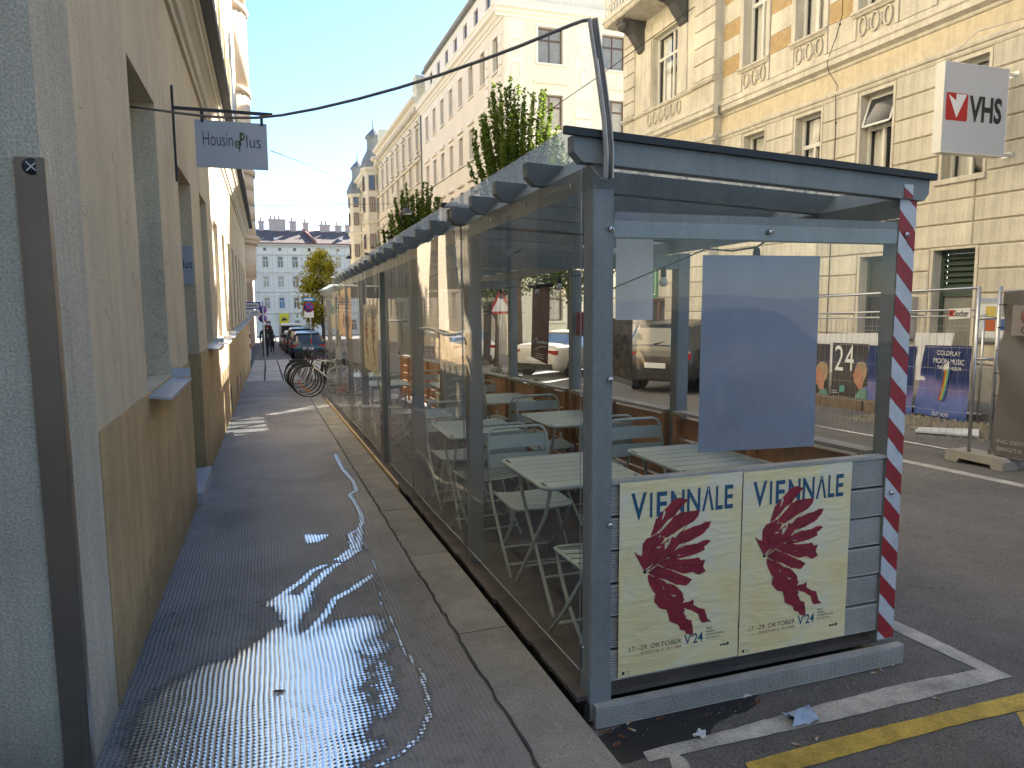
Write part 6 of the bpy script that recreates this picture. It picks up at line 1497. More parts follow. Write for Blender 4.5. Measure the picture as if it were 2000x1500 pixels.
P = [onG(1787,840,.05), onG(1912,850,.05), onG(1912,838,.05), onG(1795,834,.05)]
b = MB(); b.add([tuple(p) for p in P]+[(p.x,p.y,p.z-.03) for p in P], [(0,1,2,3),(7,6,5,4),(0,4,5,1),(1,5,6,2),(2,6,7,3),(3,7,4,0)]); b.build('panel', mat('pale board', (.62,.66,.68), .5), T)
# ================================================================== cars
def car(label, loc, rz, paint, kind='hatch', group='parked cars', open_back=False):
    T = thing('parked_car' if kind != 'van' else 'parked_van', label, 'car' if kind != 'van' else 'van', loc, group, rz, local=True)
    if kind == 'hatch': sec = [(-2.13,.42,.66,.72,.74,.68),(-2.08,.30,.86,.92,.85,.74),(-1.98,.26,.95,1.02,.89,.72),(-1.55,.22,1.0,1.40,.90,.63),(-.7,.22,.97,1.49,.90,.62),(.1,.22,.95,1.47,.90,.62),(.95,.22,.94,1.02,.89,.74),(1.6,.22,.84,.90,.87,.72),(2.0,.26,.70,.76,.80,.66),(2.12,.36,.58,.64,.68,.56)]; g0, g1 = 2, 6
    elif kind == 'sedan': sec = [(-2.33,.42,.70,.76,.74,.70),(-2.28,.30,.92,.98,.86,.78),(-2.1,.26,.98,1.06,.90,.78),(-1.55,.22,.98,1.08,.91,.76),(-.95,.22,.96,1.40,.91,.60),(-.35,.22,.95,1.44,.91,.60),(.25,.22,.94,1.41,.91,.60),(1.05,.22,.92,1.0,.90,.74),(1.8,.22,.84,.90,.87,.70),(2.2,.28,.70,.76,.78,.64),(2.3,.38,.58,.64,.66,.54)]; g0, g1 = 3, 7
    elif kind == 'suv': sec = [(-2.25,.50,.80,.86,.78,.72),(-2.2,.36,1.02,1.08,.90,.80),(-2.12,.32,1.08,1.16,.93,.78),(-1.85,.30,1.1,1.64,.94,.68),(-.7,.30,1.06,1.72,.94,.68),(.15,.30,1.04,1.69,.94,.68),(1.0,.30,1.03,1.14,.93,.78),(1.7,.30,.96,1.02,.91,.76),(2.1,.34,.80,.86,.84,.70),(2.22,.44,.66,.72,.72,.6)]; g0, g1 = 2, 6
    else: sec = [(-2.5,.45,.80,.86,.86,.84),(-2.48,.34,1.2,1.95,.94,.86),(-2.4,.30,1.22,2.02,.96,.86),(-.6,.28,1.2,2.04,.96,.86),(.9,.28,1.18,2.0,.96,.84),(1.6,.28,1.14,1.26,.94,.82),(2.2,.30,.96,1.04,.90,.78),(2.45,.40,.7,.76,.8,.68)]; g0, g1 = 4, 5
    def ring(s_):
        y, zb, zl, zt, w_, wt = s_
        h = [(0,zb),(w_*.82,zb),(w_*.98,zb+.14),(w_,(zb+zl)*.5+.06),(w_*.975,zl),(wt+.01,zt-.055),(wt*.84,zt-.008),(wt*.45,zt+.012)]
        return [(x,y,z) for x, z in h]+[(0,y,zt+.016)]+[(-x,y,z) for x, z in h[:0:-1]]
    b = MB(); gl = MB(); n_ = len(ring(sec[0])); b.smooth = True
    vs = [p for s_ in sec for p in ring(s_)]; fs = []; gf = []
    for i in range(len(sec)-1):
        for k in range(n_):
            f = (i*n_+k, i*n_+(k+1) % n_, (i+1)*n_+(k+1) % n_, (i+1)*n_+k); kk = min(k, n_-1-k)
            side = kk == 4 and (g0 < i < g1-1 or (i in (g0, g1-1)))
            end = kk >= 5 and i in (g0, g1-1)
            (gf if (side or end) and not (kind == 'van' and i < g0) else fs).append(f)
    fs += [tuple(range(n_))[::-1], tuple(range((len(sec)-1)*n_, len(sec)*n_))]
    b.add(vs, fs); b.build('body', paint, T)
    gl.smooth = True; gl.add(vs, gf); gl.build('windows', M_['glass'] if kind != 'sedan' else M_['glass_blue'], T)  # saloon windows carry a reflection painted in as blue glass colour
    wy = 1.32 if kind in ('hatch','suv') else 1.42; r_ = .325 if kind != 'suv' else .36; w_ = sec[3][4]
    for sx in (-1, 1):
        for yy in (-wy, wy-.02):
            b = MB(); b.lathe([(r_*.6,-.10),(r_*.9,-.10),(r_,-.07),(r_,.07),(r_*.9,.10),(r_*.6,.10)], (sx*(w_-.09), yy, r_), 18, 'x'); wh = b.build('wheel', M_['rubber'], T)
            b = MB(); cx = sx*(w_+.004)
            b.lathe([(r_*.62,-.01),(r_*.62,.01),(r_*.5,.012),(r_*.5,-.012)], (cx,yy,r_), 18, 'x')
            for a in np.linspace(0,6.28,6)[:-1]: b.tube([(cx,yy,r_),(cx,yy+r_*.55*math.cos(a),r_+r_*.55*math.sin(a))], .03, 4)
            b.build('rim', M_['zinc'], wh)
            b = MB(); b.lathe([(r_+.04,-.012),(r_+.055,.0),(r_+.04,.012),(r_-.02,.012),(r_-.02,-.012)], (sx*(w_+.002), yy, r_+.01), 20, 'x'); b.build('wheel_arch', M_['black'], T)
        b = MB(); b.box(sx*(w_+.02)-.09, sx*(w_+.02)+.09, .72, .82, sec[4][2]+.02, sec[4][2]+.16); b.build('mirror', paint, T)
        yr = sec[1][0]; zl = sec[1][2]
        b = MB(); b.box(min(sx*.52,sx*.86), max(sx*.52,sx*.86), yr-.035, yr+.12, zl-.15, zl-.02); b.build('tail_light', mat_tl, T)
        b = MB(); yf = sec[-2][0]; b.box(min(sx*.45,sx*.8), max(sx*.45,sx*.8), yf-.12, yf+.04, sec[-2][2]-.1, sec[-2][2]+.02); b.build('headlight', M_['zinc'], T)
    y0 = sec[0][0]; b = MB(); b.box(-.26,.26,y0-.025,y0+.03,sec[0][1]+.14,sec[0][1]+.26); pl = b.build('licence_plate', M_['white'], T)
    b = MB(); b.box(-.7,.7,y0-.03,y0+.25,sec[0][1]-.12,sec[0][1]+.06); b.build('bumper', M_['rubber'], T)
    if kind in ('hatch','suv','sedan'):
        b = MB(); b.box(-.62,.62,sec[g0+1][0]-.1,sec[g0+1][0]+.0,sec[g0+1][3]-.02,sec[g0+1][3]+.02); b.build('spoiler', paint, T)
        b = MB(); b.tube([(-.1,sec[2][0]-.02,sec[2][3]+.03),(.35,sec[2][0]+.1,sec[2][3]+.12)], .012, 5); b.build('wiper', M_['ink'], T)
    if open_back:
        b = MB(); b.box(-.80,.80,-2.53,-2.46,.62,1.90); b.build('open_back', M_['black'], T)
        b = MB(); b.box(-1.0,-.94,-3.25,-2.5,.5,1.95); b.build('rear_door', paint, T); b = MB(); b.box(.94,1.0,-3.25,-2.5,.5,1.95); b.build('rear_door', paint, T)
    return T
mat_tl = mat('tail light', (.30,.012,.012), .2, var=0)
def paint_(n_, c): return mat(n_, c, .22, var=0, spec=.7)
car('dark petrol blue hatchback parked nearest on the left row, rear to the camera', (2.05, 41.5, G(41.5)), 0, paint_('petrol car paint', (.02,.045,.06)))
car('black estate car parked directly in front of the petrol blue hatchback', (2.0, 46.6, G(46.6)), 0, paint_('black car paint', (.012,.013,.016)), 'suv')
car('dark red hatchback parked beyond the black car', (1.9, 51.6, G(51.6)), 0, paint_('red car paint', (.16,.015,.02)))
car('silver grey hatchback parked just before the open white van', (1.9, 56.4, G(56.4)), 0, paint_('silver car paint', (.32,.33,.34)))
car('white van with open dark rear parked far down the left row', (1.95, 64, G(64)), 0, paint_('white van paint', (.7,.7,.68)), 'van', 'parked cars', True)
car('white saloon car parked at an angle behind the pavilion windows', (9.7, 22.1, G(22.1)), R(-56), paint_('cream white car paint', (.62,.58,.5)), 'sedan')
car('dark brown grey off roader parked at an angle before the brown shop door', (10.35, 15.9, G(15.9)), R(-56), paint_('dark car paint', (.03,.028,.026)), 'suv')
car('white saloon parked farther along the right side beyond the first white car', (8.4, 30.5, G(30.5)), R(-10), paint_('white car paint', (.6,.6,.58)), 'sedan')
car('silver car parked behind the viewer, mirrored in the front pane', (6.4, -3.6, G(-3.6)), R(8), paint_('silver paint', (.35,.36,.38)), 'sedan')
# ================================================================== bicycles
def bicycle(label, loc, rz, fc, lean=0.):
    T = thing('bicycle', label, 'bicycle', loc, 'bicycles parked at the end of the pavilion', rz, local=True); T.rotation_euler[1] = lean
    r_ = .345; hub = {}
    for nm, y in (('front', .52), ('rear', -.52)):
        b = MB(); b.tube([(0, y+r_*math.cos(a), r_+r_*math.sin(a)) for a in np.linspace(0,2*math.pi,29)[:-1]], .016, 6, closed=True); wh = b.build('wheel', M_['rubber'], T)
        b = MB(); b.tube([(0, y+(r_-.022)*math.cos(a), r_+(r_-.022)*math.sin(a)) for a in np.linspace(0,2*math.pi,29)[:-1]], .009, 5, closed=True); b.build('rim', M_['zinc'], wh)
        b = MB()
        for k in range(18): a = 2*math.pi*k/18; b.tube([(.02*(-1)**k, y, r_),(0, y+(r_-.025)*math.cos(a), r_+(r_-.025)*math.sin(a))], .0018, 3)
        b.tube([(-.05,y,r_),(.05,y,r_)], .018, 6); b.build('spokes', M_['steel'], wh)
        b = MB(); b.box(.006,.012,y-.05,y+.05,.10,.13); b.build('reflector', mat_or, wh)
    b = MB(); hd, st, bb, ra = (0,.36,.82),(0,-.16,.84),(0,-.06,.28),(0,-.52,.345)
    b.tube([hd,(0,.40,.66)], .021, 7); b.tube([(0,.37,.78),st], .016, 7); b.tube([(0,.395,.68),bb], .019, 7); b.tube([st,bb], .017, 7); b.tube([(0,-.15,.8),ra], .010, 6); b.tube([bb,ra], .011, 6); b.build('frame', fc, T)
    b = MB()
    for sx in (-1,1): b.tube([(sx*.03,.405,.64),(sx*.05,.43,.52),(sx*.05,.52,.345)], .011, 6)
    b.build('fork', fc, T)
    b = MB(); b.tube([(0,.36,.82),(0,.33,.95)], .013, 6); b.tube([(-.29,.20,.97),(-.22,.26,.98),(-.1,.34,.96),(.1,.34,.96),(.22,.26,.98),(.29,.20,.97)], .011, 6); b.build('handlebar', M_['ink'], T)
    b = MB(); b.tube([(0,-.16,.84),(0,-.185,.93)], .012, 6)
    b.prism([(-.075,-.32),(.075,-.32),(.06,-.22),(.02,-.04),(-.02,-.04),(-.06,-.22)], 'z', .93, .975); b.build('saddle', M_['rubber'], T)
    b = MB(); b.lathe([(.09,-.004),(.09,.004),(.07,.004),(.07,-.004)], (.05,-.06,.28), 16, 'x'); b.tube([(.07,-.06,.28),(.07,.02,.14)], .009, 5); b.tube([(-.07,-.06,.28),(-.07,-.14,.42)], .009, 5); b.box(.05,.13,0,.05,.125,.145); b.build('crank', M_['steel'], T)
    for y in (.52,-.52): b = MB(); b.tube([(0, y+(r_+.03)*math.cos(a), r_+(r_+.03)*math.sin(a)) for a in np.linspace(.3 if y < 0 else .9, 2.9 if y < 0 else 2.2, 9)], .012, 4); b.build('mudguard', M_['ink'], T)
    return T
mat_or = mat('orange reflector', (.55,.14,.02), .3, var=0)
def frp(n_, c): return mat(n_, c, .35, var=0)
for x, y, rz, c, lab in ((1.36,16.62,84,(.6,.6,.57),'white framed bicycle nearest the camera at the pavilion end'),(1.33,17.25,95,(.03,.03,.035),'black bicycle second behind the white framed one'),(1.30,17.8,82,(.10,.03,.025),'dark red bicycle in the middle of the row'),
        (1.28,18.5,98,(.02,.025,.03),'black bicycle fourth in the row with dark mudguards'),(1.25,19.2,88,(.04,.05,.05),'dark grey bicycle fifth along the row'),(1.27,19.8,94,(.08,.02,.02),'maroon bicycle next to last in the row'),(1.3,20.5,86,(.02,.02,.02),'black bicycle farthest along the row')):
    bicycle(lab, (x, y, D(y)-.005), R(rz), frp('bike frame', c), R(random.uniform(-5,5)))
# ================================================================== people
def person(label, loc, rz, h, top, legs, hairc, bag=False, seed=0, stride=.16):
    k = h/1.7; T = thing('person', label, 'person', loc, None, rz, local=True)
    J = {'pel':(0,0,.93,.13),'wai':(0,.0,1.08,.125),'che':(0,.005,1.28,.145),'nek':(0,.0,1.45,.06),'hd0':(0,.015,1.54,.085),'hd1':(0,.02,1.63,.098),'hd2':(0,.015,1.70,.06)}
    E_ = [('pel','wai'),('wai','che'),('che','nek'),('nek','hd0'),('hd0','hd1'),('hd1','hd2')]
    for s_, sx in (('l',-1),('r',1)):
        f = stride*sx
        J['hip'+s_]=(sx*.09,0,.88,.10); J['kne'+s_]=(sx*.10,f*.55+.02,.50,.065); J['ank'+s_]=(sx*.10,f-.03,.085,.045); J['toe'+s_]=(sx*.11,f+.11,.035,.038)
        E_ += [('pel','hip'+s_),('hip'+s_,'kne'+s_),('kne'+s_,'ank'+s_),('ank'+s_,'toe'+s_)]
        J['sho'+s_]=(sx*.185,0,1.39,.065); J['elb'+s_]=(sx*.235,-f*.5-.03,1.12,.05); J['wri'+s_]=(sx*.24,-f*.9+.06,.88,.035); J['han'+s_]=(sx*.235,-f*.95+.09,.80,.035)
        E_ += [('che','sho'+s_),('sho'+s_,'elb'+s_),('elb'+s_,'wri'+s_),('wri'+s_,'han'+s_)]
    nm = list(J); me = bpy.data.meshes.new('body'); me.from_pydata([tuple(q*k for q in J[a][:3]) for a in nm], [(nm.index(a),nm.index(c)) for a, c in E_], [])
    o = link('body', me); o.modifiers.new('s', 'SKIN'); o.modifiers.new('d', 'SUBSURF').levels = 2
    for a, sv in zip(nm, me.skin_vertices[0].data): sv.radius = (J[a][3]*k,)*2; sv.use_root = a == 'pel'
    dg = bpy.context.evaluated_depsgraph_get(); m2 = bpy.data.meshes.new_from_object(o.evaluated_get(dg)); bpy.data.objects.remove(o)
    m2.materials.clear(); setmats(m2, [top, legs, skin, M_['rubber']])
    for p in m2.polygons:
        c = p.center/k; p.use_smooth = True
        p.material_index = 3 if c.z < .1 else (2 if c.z > 1.44 or (c.z < .86 and abs(c.x) > .19) else (1 if c.z < .9 else 0))
    b_ = link('body', m2, T); CH.setdefault(T, []).append(b_)
    b = MB(); pr = [(.001,1.735),(.06,1.725),(.098,1.68),(.108,1.62),(.105,1.55),(.10,1.46),(.07,1.40),(.001,1.39)]
    b.lathe([(r_*k, z*k) for r_, z in pr], (0,-.018*k,0), 12); b.build('hair', hairc, T)
    if bag: b = MB(); b.box(-.13*k,.13*k,-.26*k,-.13*k,1.05*k,1.38*k); b.tube([(-.1*k,-.14*k,1.36*k),(-.1*k,0,1.43*k),(-.1*k,.12*k,1.3*k)], .015, 5); b.build('bag', M_['ink'], T)
    return T
cblack = mat('black jacket', (.015,.015,.017), .8, var=.1); cjean = mat('dark trousers', (.025,.03,.045), .8, var=.15); hblack = mat('dark hair', (.018,.014,.012), .6, var=.1); cgrey = mat('grey violet hoodie', (.16,.15,.2), .85, var=.1)
person('person in a black jacket and dark trousers walking away down the pavement', (-.10, 41, G(41)+.12), 0, 1.70, cblack, cjean, hblack)
person('smaller person in a grey top and dark trousers walking ahead of the one in black', (.30, 48, G(48)+.12), R(5), 1.34, cgrey, cjean, hblack, True, stride=.12)
person('person in dark clothes walking far down the pavement ahead of the others', (.25, 60, G(60)+.12), R(-8), 1.72, cjean, cblack, hblack, stride=.14)
# ================================================================== trees
def leafy(T, pts, size, m_, seed, flat=.5):
    rg = np.random.RandomState(seed); P = np.array(pts); n_ = len(P)
    d = rg.normal(size=(n_,3)); d /= np.linalg.norm(d,axis=1)[:,None]; e = np.cross(d, rg.normal(size=(n_,3))); e /= np.linalg.norm(e,axis=1)[:,None]
    s_ = size*(.6+.8*rg.rand(n_))[:,None]; w_ = s_*.55
    V = np.stack([P-d*s_*.5, P+e*w_*.5, P+d*s_*.5, P-e*w_*.5], 1).reshape(-1,3)-np.array(org(T))
    me = bpy.data.meshes.new('leaves'); me.vertices.add(len(V)); me.vertices.foreach_set('co', V.astype(np.float32).ravel())
    me.loops.add(4*n_); me.loops.foreach_set('vertex_index', np.arange(4*n_, dtype=np.int32)); me.polygons.add(n_); me.polygons.foreach_set('loop_start', np.arange(0,4*n_,4,dtype=np.int32))
    me.update(calc_edges=True); me.materials.append(m_); o = link('crown', me, T); CH.setdefault(T, []).append(o); o['kind'] = 'stuff'; return o
def broom_tree(label, x, y, z0, ztop, spread, n_, dens, seed, m_='leaf', trunk_r=.09, leafs=.11):
    zb = G(y); T = thing('street_tree', label, 'tree', (x, y, zb), 'street trees'); rg = np.random.RandomState(seed)
    b = MB(); b.tube([(x,y,zb-.02),(x+.03,y,zb+(z0-zb)*.5),(x,y+.02,z0+.3)], [trunk_r*1.25,trunk_r,trunk_r*.8], 8); b.build('trunk', M_['bark'], T)
    pts = []; b = MB()
    for i in range(n_):
        a = rg.rand()*6.28; rr = spread*math.sqrt(rg.rand()); zt = z0+(ztop-z0)*(1-.38*(rr/spread)**1.6)*(.80+.22*rg.rand()); zs = z0+(ztop-z0)*.25*rg.rand()
        p0 = np.array((x,y,zs)); p1 = np.array((x+rr*.75*math.cos(a), y+rr*.75*math.sin(a), zs+(zt-zs)*.42)); p2 = np.array((x+rr*math.cos(a+.1), y+rr*math.sin(a+.1), zt))
        cv = [tuple((1-t_)**2*p0+2*t_*(1-t_)*p1+t_*t_*p2) for t_ in np.linspace(0,1,7)]
        b.tube(cv, [.03,.024,.018,.013,.009,.006,.003], 5)
        L_ = np.linalg.norm(p2-p0); m__ = int(L_*dens)
        for k in range(m__):
            t_ = .12+.88*rg.rand()**.85; c = (1-t_)**2*p0+2*t_*(1-t_)*p1+t_*t_*p2; w_ = .12*(1-.5*t_)
            pts.append(c+rg.normal(size=3)*w_*np.array((.6,.6,.5)))
    b.build('branch', M_['bark'], T)['kind'] = 'stuff'
    leafy(T, pts, leafs, M_[m_], seed); return T
broom_tree('tall broom shaped street tree with upright leafy shoots above the pavilion roof', 8.2, 23.3, 2.2, 9.6, 1.75, 85, 85, 5)
broom_tree('smaller broom shaped street tree farther back above the pavilion roof', 8.25, 40, 2.6, 8.7, 1.9, 55, 60, 8, leafs=.16)
broom_tree('slender dark young tree left of the smaller broom shaped tree', 7.35, 42, 2.2, 6.8, 1.2, 24, 55, 12, leafs=.16)
def round_tree(label, x, y, zc0, zc1, rad, nl, seed, m_, size, trunk_r=.14):
    zb = G(y); T = thing('street_tree', label, 'tree', (x, y, zb), 'street trees'); rg = np.random.RandomState(seed)
    b = MB(); b.tube([(x,y,zb-.02),(x+.05,y,zb+(zc0-zb)*.6),(x,y,zc0+.5),(x+.1,y,zc1-.8)], [trunk_r*1.3,trunk_r,trunk_r*.8,.03], 8); b.build('trunk', M_['bark'], T)
    pts = []; b = MB()
    for i in range(34):
        t_ = rg.rand(); zc = zc0+(zc1-zc0)*t_; r_ = rad*(math.sin(math.pi*min(.97,.16+.84*t_))**.7)*(.5+.5*rg.rand()); a = rg.rand()*6.28
        c = np.array((x+r_*math.cos(a), y+r_*math.sin(a), zc)); b.tube([(x,y,zc-.6),((x+c[0])/2,(y+c[1])/2,zc-.15),tuple(c)], [.05,.03,.01], 5)
        s_ = rad*(.22+.2*rg.rand())
        for k in range(nl//34): pts.append(c+rg.normal(size=3)*s_*np.array((1,1,.75))*.6)
    b.build('branch', M_['bark'], T)['kind'] = 'stuff'; leafy(T, pts, size, M_[m_], seed)
round_tree('yellow green leafy tree standing before the white house at the street end', 4.75, 66, .0, 6.1, 1.8, 6200, 3, 'leaf_y', .24)
round_tree('dark leafy tree in the cross street seen through the pavilion', 13.6, 31.5, 1.9, 5.2, 1.8, 4200, 6, 'leaf', .17)
round_tree('low leafy tree across the street seen through the film walls', 8.6, 27.2, 1.6, 3.9, 1.2, 2600, 9, 'leaf', .13, .08)
T = thing('planter', 'long planter with low green plants on the road side of the pavilion', 'planter', (3.0, 8.6, G(8.6)))
b = MB(); b.bev(2.87,3.08,7.2,9.7,G(9.7)+.01,G(8.5)+.80,.01); b.build('trough', M_['wood'], T)
rg = np.random.RandomState(4); leafy(T, [(2.97+rg.normal()*.07, rg.uniform(7.25,9.65), G(8.5)+.82+abs(rg.normal())*.09) for _ in range(700)], .08, M_['leaf'], 5)
# ================================================================== street signs, lamps, wires
def plate(b, x0, x1, y, z0, z1, th=.012): b.box(x0,x1,y,y+th,z0,z1)
Ys = 28
T = thing('one_way_sign', 'blue and white EINBAHN arrow sign with bicycle plate beneath by the left wall', 'road sign', (-.45, Ys, G(Ys)+.12))
b = MB(); b.tube([(-.10,Ys+.03,G(Ys)+.12),(-.10,Ys+.03,1.76)], .028, 8); b.build('pole', M_['zinc'], T)
s0, s1 = onY(474,590,Ys), onY(509,604,Ys); blue = mat('sign blue', (.012,.07,.36), .4, var=0)
b = MB(); plate(b, s0.x, s1.x, Ys, s1.z, s0.z); pl = b.build('plate', blue, T)
b = MB(); w_ = s1.x-s0.x; h_ = s0.z-s1.z; zc = (s0.z+s1.z)/2
b.prism([(s0.x+w_*.03,zc-h_*.33),(s0.x+w_*.9,zc-h_*.33),(s0.x+w_*.9,zc+h_*.33),(s0.x+w_*.03,zc+h_*.33)], 'y', Ys-.003, Ys-.0005); b.build('arrow', M_['print_white'], pl)
text('EINBAHN', 'lettering', M_['ink'], T, pose((s0.x+w_*.46, Ys-.005, zc),(1,0,0),(0,0,1)), width=w_*.72, height=h_*.4, bold=.02)
s0, s1 = onY(474,605.5,Ys), onY(508,618,Ys); b = MB(); plate(b, s0.x, s1.x, Ys, s1.z, s0.z); b.build('extra_plate', M_['white'], T)
text('ausg.', 'lettering', M_['ink'], T, pose((s0.x+.13, Ys-.003, (s0.z+s1.z)/2),(1,0,0),(0,0,1)), width=.15, height=.07)
b = MB(); cx, cz = s0.x+.40, (s0.z+s1.z)/2-.025
for q in (-.085,.085): b.tube([(cx+q+.06*math.cos(a), Ys-.004, cz+.06*math.sin(a)) for a in np.linspace(0,6.28,14)[:-1]], .005, 4, closed=True)
b.tube([(cx-.085,Ys-.004,cz),(cx-.03,Ys-.004,cz+.08),(cx+.05,Ys-.004,cz+.08),(cx,Ys-.004,cz),(cx-.03,Ys-.004,cz+.08)], .005, 4); b.tube([(cx+.085,Ys-.004,cz),(cx+.05,Ys-.004,cz+.10)], .005, 4); b.build('bicycle_symbol', M_['ink'], T)
def round_sign(T, x, y, z, r_, kind):
    b = MB(); b.lathe([(.001,-.008),(r_,-.008),(r_,.004),(.001,.004)], (x,y,z), 24, 'y'); d_ = b.build('disc', mat_sr, T)
    b = MB(); b.lathe([(.001,-.003),(r_*.78,-.003),(r_*.78,0)], (x,y-.0085,z), 24, 'y'); b.build('disc_centre', blue if kind != 'entry' else mat_sr, d_)
    b = MB()
    if kind == 'entry': b.box(x-r_*.7,x+r_*.7,y-.015,y-.012,z-r_*.16,z+r_*.16); m__ = M_['print_white']
    else:
        m__ = mat_sr
        for sg in ((1,-1) if kind == 'stop' else (1,)):
            q = r_*.6; t_ = r_*.1; yy = y-.0125-.0006*(sg < 0)
            b.add([(x-q-t_*.7,yy,z+sg*q-sg*t_*.7),(x-q+t_*.7,yy,z+sg*q+sg*t_*.7),(x+q+t_*.7,yy,z-sg*q+sg*t_*.7),(x+q-t_*.7,yy,z-sg*q-sg*t_*.7)], [(0,1,2,3)])
    b.build('symbol', m__, d_, recalc=False)
mat_sr = mat('sign red', (.38,.012,.015), .4, var=0)
Yn = 37.4; c = onY(603,600,Yn)
T = thing('no_stopping_sign', 'round red and blue no stopping sign under a blue arrow plate before the hatchback', 'road sign', (c.x+.05, Yn, G(Yn)))
b = MB(); b.tube([(c.x+.06,Yn+.04,G(Yn)),(c.x+.06,Yn+.04,c.z+.65)], .03, 8); b.build('pole', M_['zinc'], T)
b = MB(); b.lathe([(.034,0),(.034,.25)], (c.x+.06,Yn+.04,-.35), 8); b.build('red_band', mat_sr, T)
round_sign(T, c.x, Yn, c.z, .26, 'stop')
s0, s1 = onY(591,581,Yn), onY(617,588.5,Yn); b = MB(); zc = (s0.z+s1.z)/2; b.prism([(s0.x,s1.z),(s1.x-.09,s1.z),(s1.x,zc),(s1.x-.09,s0.z),(s0.x,s0.z)], 'y', Yn, Yn+.012); b.build('arrow_plate', mat('sign light blue', (.03,.25,.5), .4, var=0), T)
b = MB(); b.box(s0.x+.08,s1.x-.16,Yn-.003,Yn-.001,zc-.035,zc+.035); b.build('arrow_print', M_['print_white'], T)
s0, s1 = onY(594,607,Yn), onY(613,620,Yn); b = MB(); plate(b, s0.x, s1.x, Yn, s1.z, s0.z); b.build('extra_plate', M_['white'], T)
Yk = 36.6
T = thing('no_parking_sign', 'pole with two small round signs beside the oriel house', 'road sign', (-.12, Yk, G(Yk)+.12))
c1, c2 = onY(513,605,Yk), onY(513,622,Yk)
b = MB(); b.tube([(c1.x,Yk+.03,G(Yk)+.12),(c1.x,Yk+.03,c1.z+.2)], .025, 8); b.build('pole', M_['zinc'], T)
round_sign(T, c1.x, Yk, c1.z, .19, 'park'); round_sign(T, c2.x, Yk, c2.z, .19, 'park')
Yk = 70; c1 = onY(525,641,Yk)
T = thing('no_entry_sign', 'small red no entry sign far down the pavement beside the walkers', 'road sign', (c1.x, Yk, G(Yk)+.12))
b = MB(); b.tube([(c1.x,Yk+.03,G(Yk)+.12),(c1.x,Yk+.03,c1.z+.2)], .03, 8); b.build('pole', M_['zinc'], T); round_sign(T, c1.x, Yk, c1.z, .3, 'entry')
for i, (px, Yk) in enumerate(((486,35.2),(489,38.5))):
    xx = onY(px,690,Yk).x; T = thing('bollard', ['red and white banded post nearest the oriel house', 'red and white banded post just beyond the first one'][i], 'bollard', (xx,Yk,G(Yk)+.12), 'banded posts by the oriel house')
    b = MB(); b.lathe([(.04,0),(.04,2.0 if i == 0 else 1.4),(.001,2.02 if i == 0 else 1.42)], (xx,Yk,G(Yk)+.12), 8); b.build('pole', M_['white'], T)
    for z in (.55,1.05): b = MB(); b.lathe([(.043,0),(.043,.22)], (xx,Yk,G(Yk)+.12+z), 8); b.build('band', mat_sr, T)
# warning triangle seen through the film
Yk = 20.5; c1 = onY(978,597,Yk)
T = thing('warning_sign', 'red and white triangular warning sign seen through the clear panels', 'road sign', (c1.x, Yk, G(Yk)))
b = MB(); b.tube([(c1.x,Yk+.03,G(Yk)),(c1.x,Yk+.03,c1.z+.4)], .03, 8); b.build('pole', M_['zinc'], T)
def tri(r_): return [(c1.x+r_*math.cos(R(a)), c1.z+r_*math.sin(R(a))) for a in (90,210,330)]
b = MB(); b.prism(tri(.5), 'y', Yk-.01, Yk); b.build('triangle', mat_sr, T)
b = MB(); b.prism(tri(.34), 'y', Yk-.014, Yk-.0105); b.build('triangle_centre', M_['print_white'], T)
# lamps on wires
def hang_lamp(lab, p, s_=1.):
    T = thing('street_lamp', lab, 'street lamp', p, 'street lamps hung on wires')
    b = MB(); b.lathe([(.03,.2),(.05,.14),(.10,.12),(.27,-.03),(.27,-.06),(.22,-.06),(.001,-.02)], p, 14); b.build('shade', M_['iron'], T)
    b = MB(); b.lathe([(.2,-.06),(.17,-.10),(.001,-.12)], p, 12); b.build('lamp_glass', bulb_m, T)
    b = MB(); b.tube([(p[0],p[1],p[2]+.2),(p[0],p[1],p[2]+.34)], .012, 5); b.build('hanger', M_['iron'], T)
L1 = onY(795,414,30); hang_lamp('dark shaded street lamp on a wire left of the smaller broom tree', tuple(L1))
L2 = onY(681,503,60); hang_lamp('dark shaded street lamp on a wire far down the street', tuple(L2))
def wire(lab, pts, r_=.008):
    T = thing('span_wire', lab, 'wire', pts[0], 'span wires over the street'); b = MB(); b.tube(pts, r_, 5); b.build('wire', M_['iron'], T)
top = Vector((L1.x, L1.y, L1.z+.34))
wire('thin wire from the left house across to the nearer street lamp and on', [(XL,30.2,onY(500,402,30).z), tuple(top), (XR,30.5,top.z+.35)], .008)
A_ = onX(1375,0,XR-.2); m1 = onV(1165,152,A_,L1); m2 = onV(990,272,A_,L1); wire('thicker cable running from the cream house down to the nearer street lamp', [tuple(A_), tuple(m1), tuple(m2), tuple(top)], .014)
e_ = onY(700,478,62); wire('thin cable from the nearer street lamp on to the far lamp', [tuple(top), tuple(onV(745,447,top,L2)), (L2.x,L2.y,L2.z+.34)], .012)
wire('faint wire high over the pavement behind the hanging sign', [tuple(onX(528,294,.2)), tuple(onY(610,325,38)), tuple(onY(692,364,48))], .008)
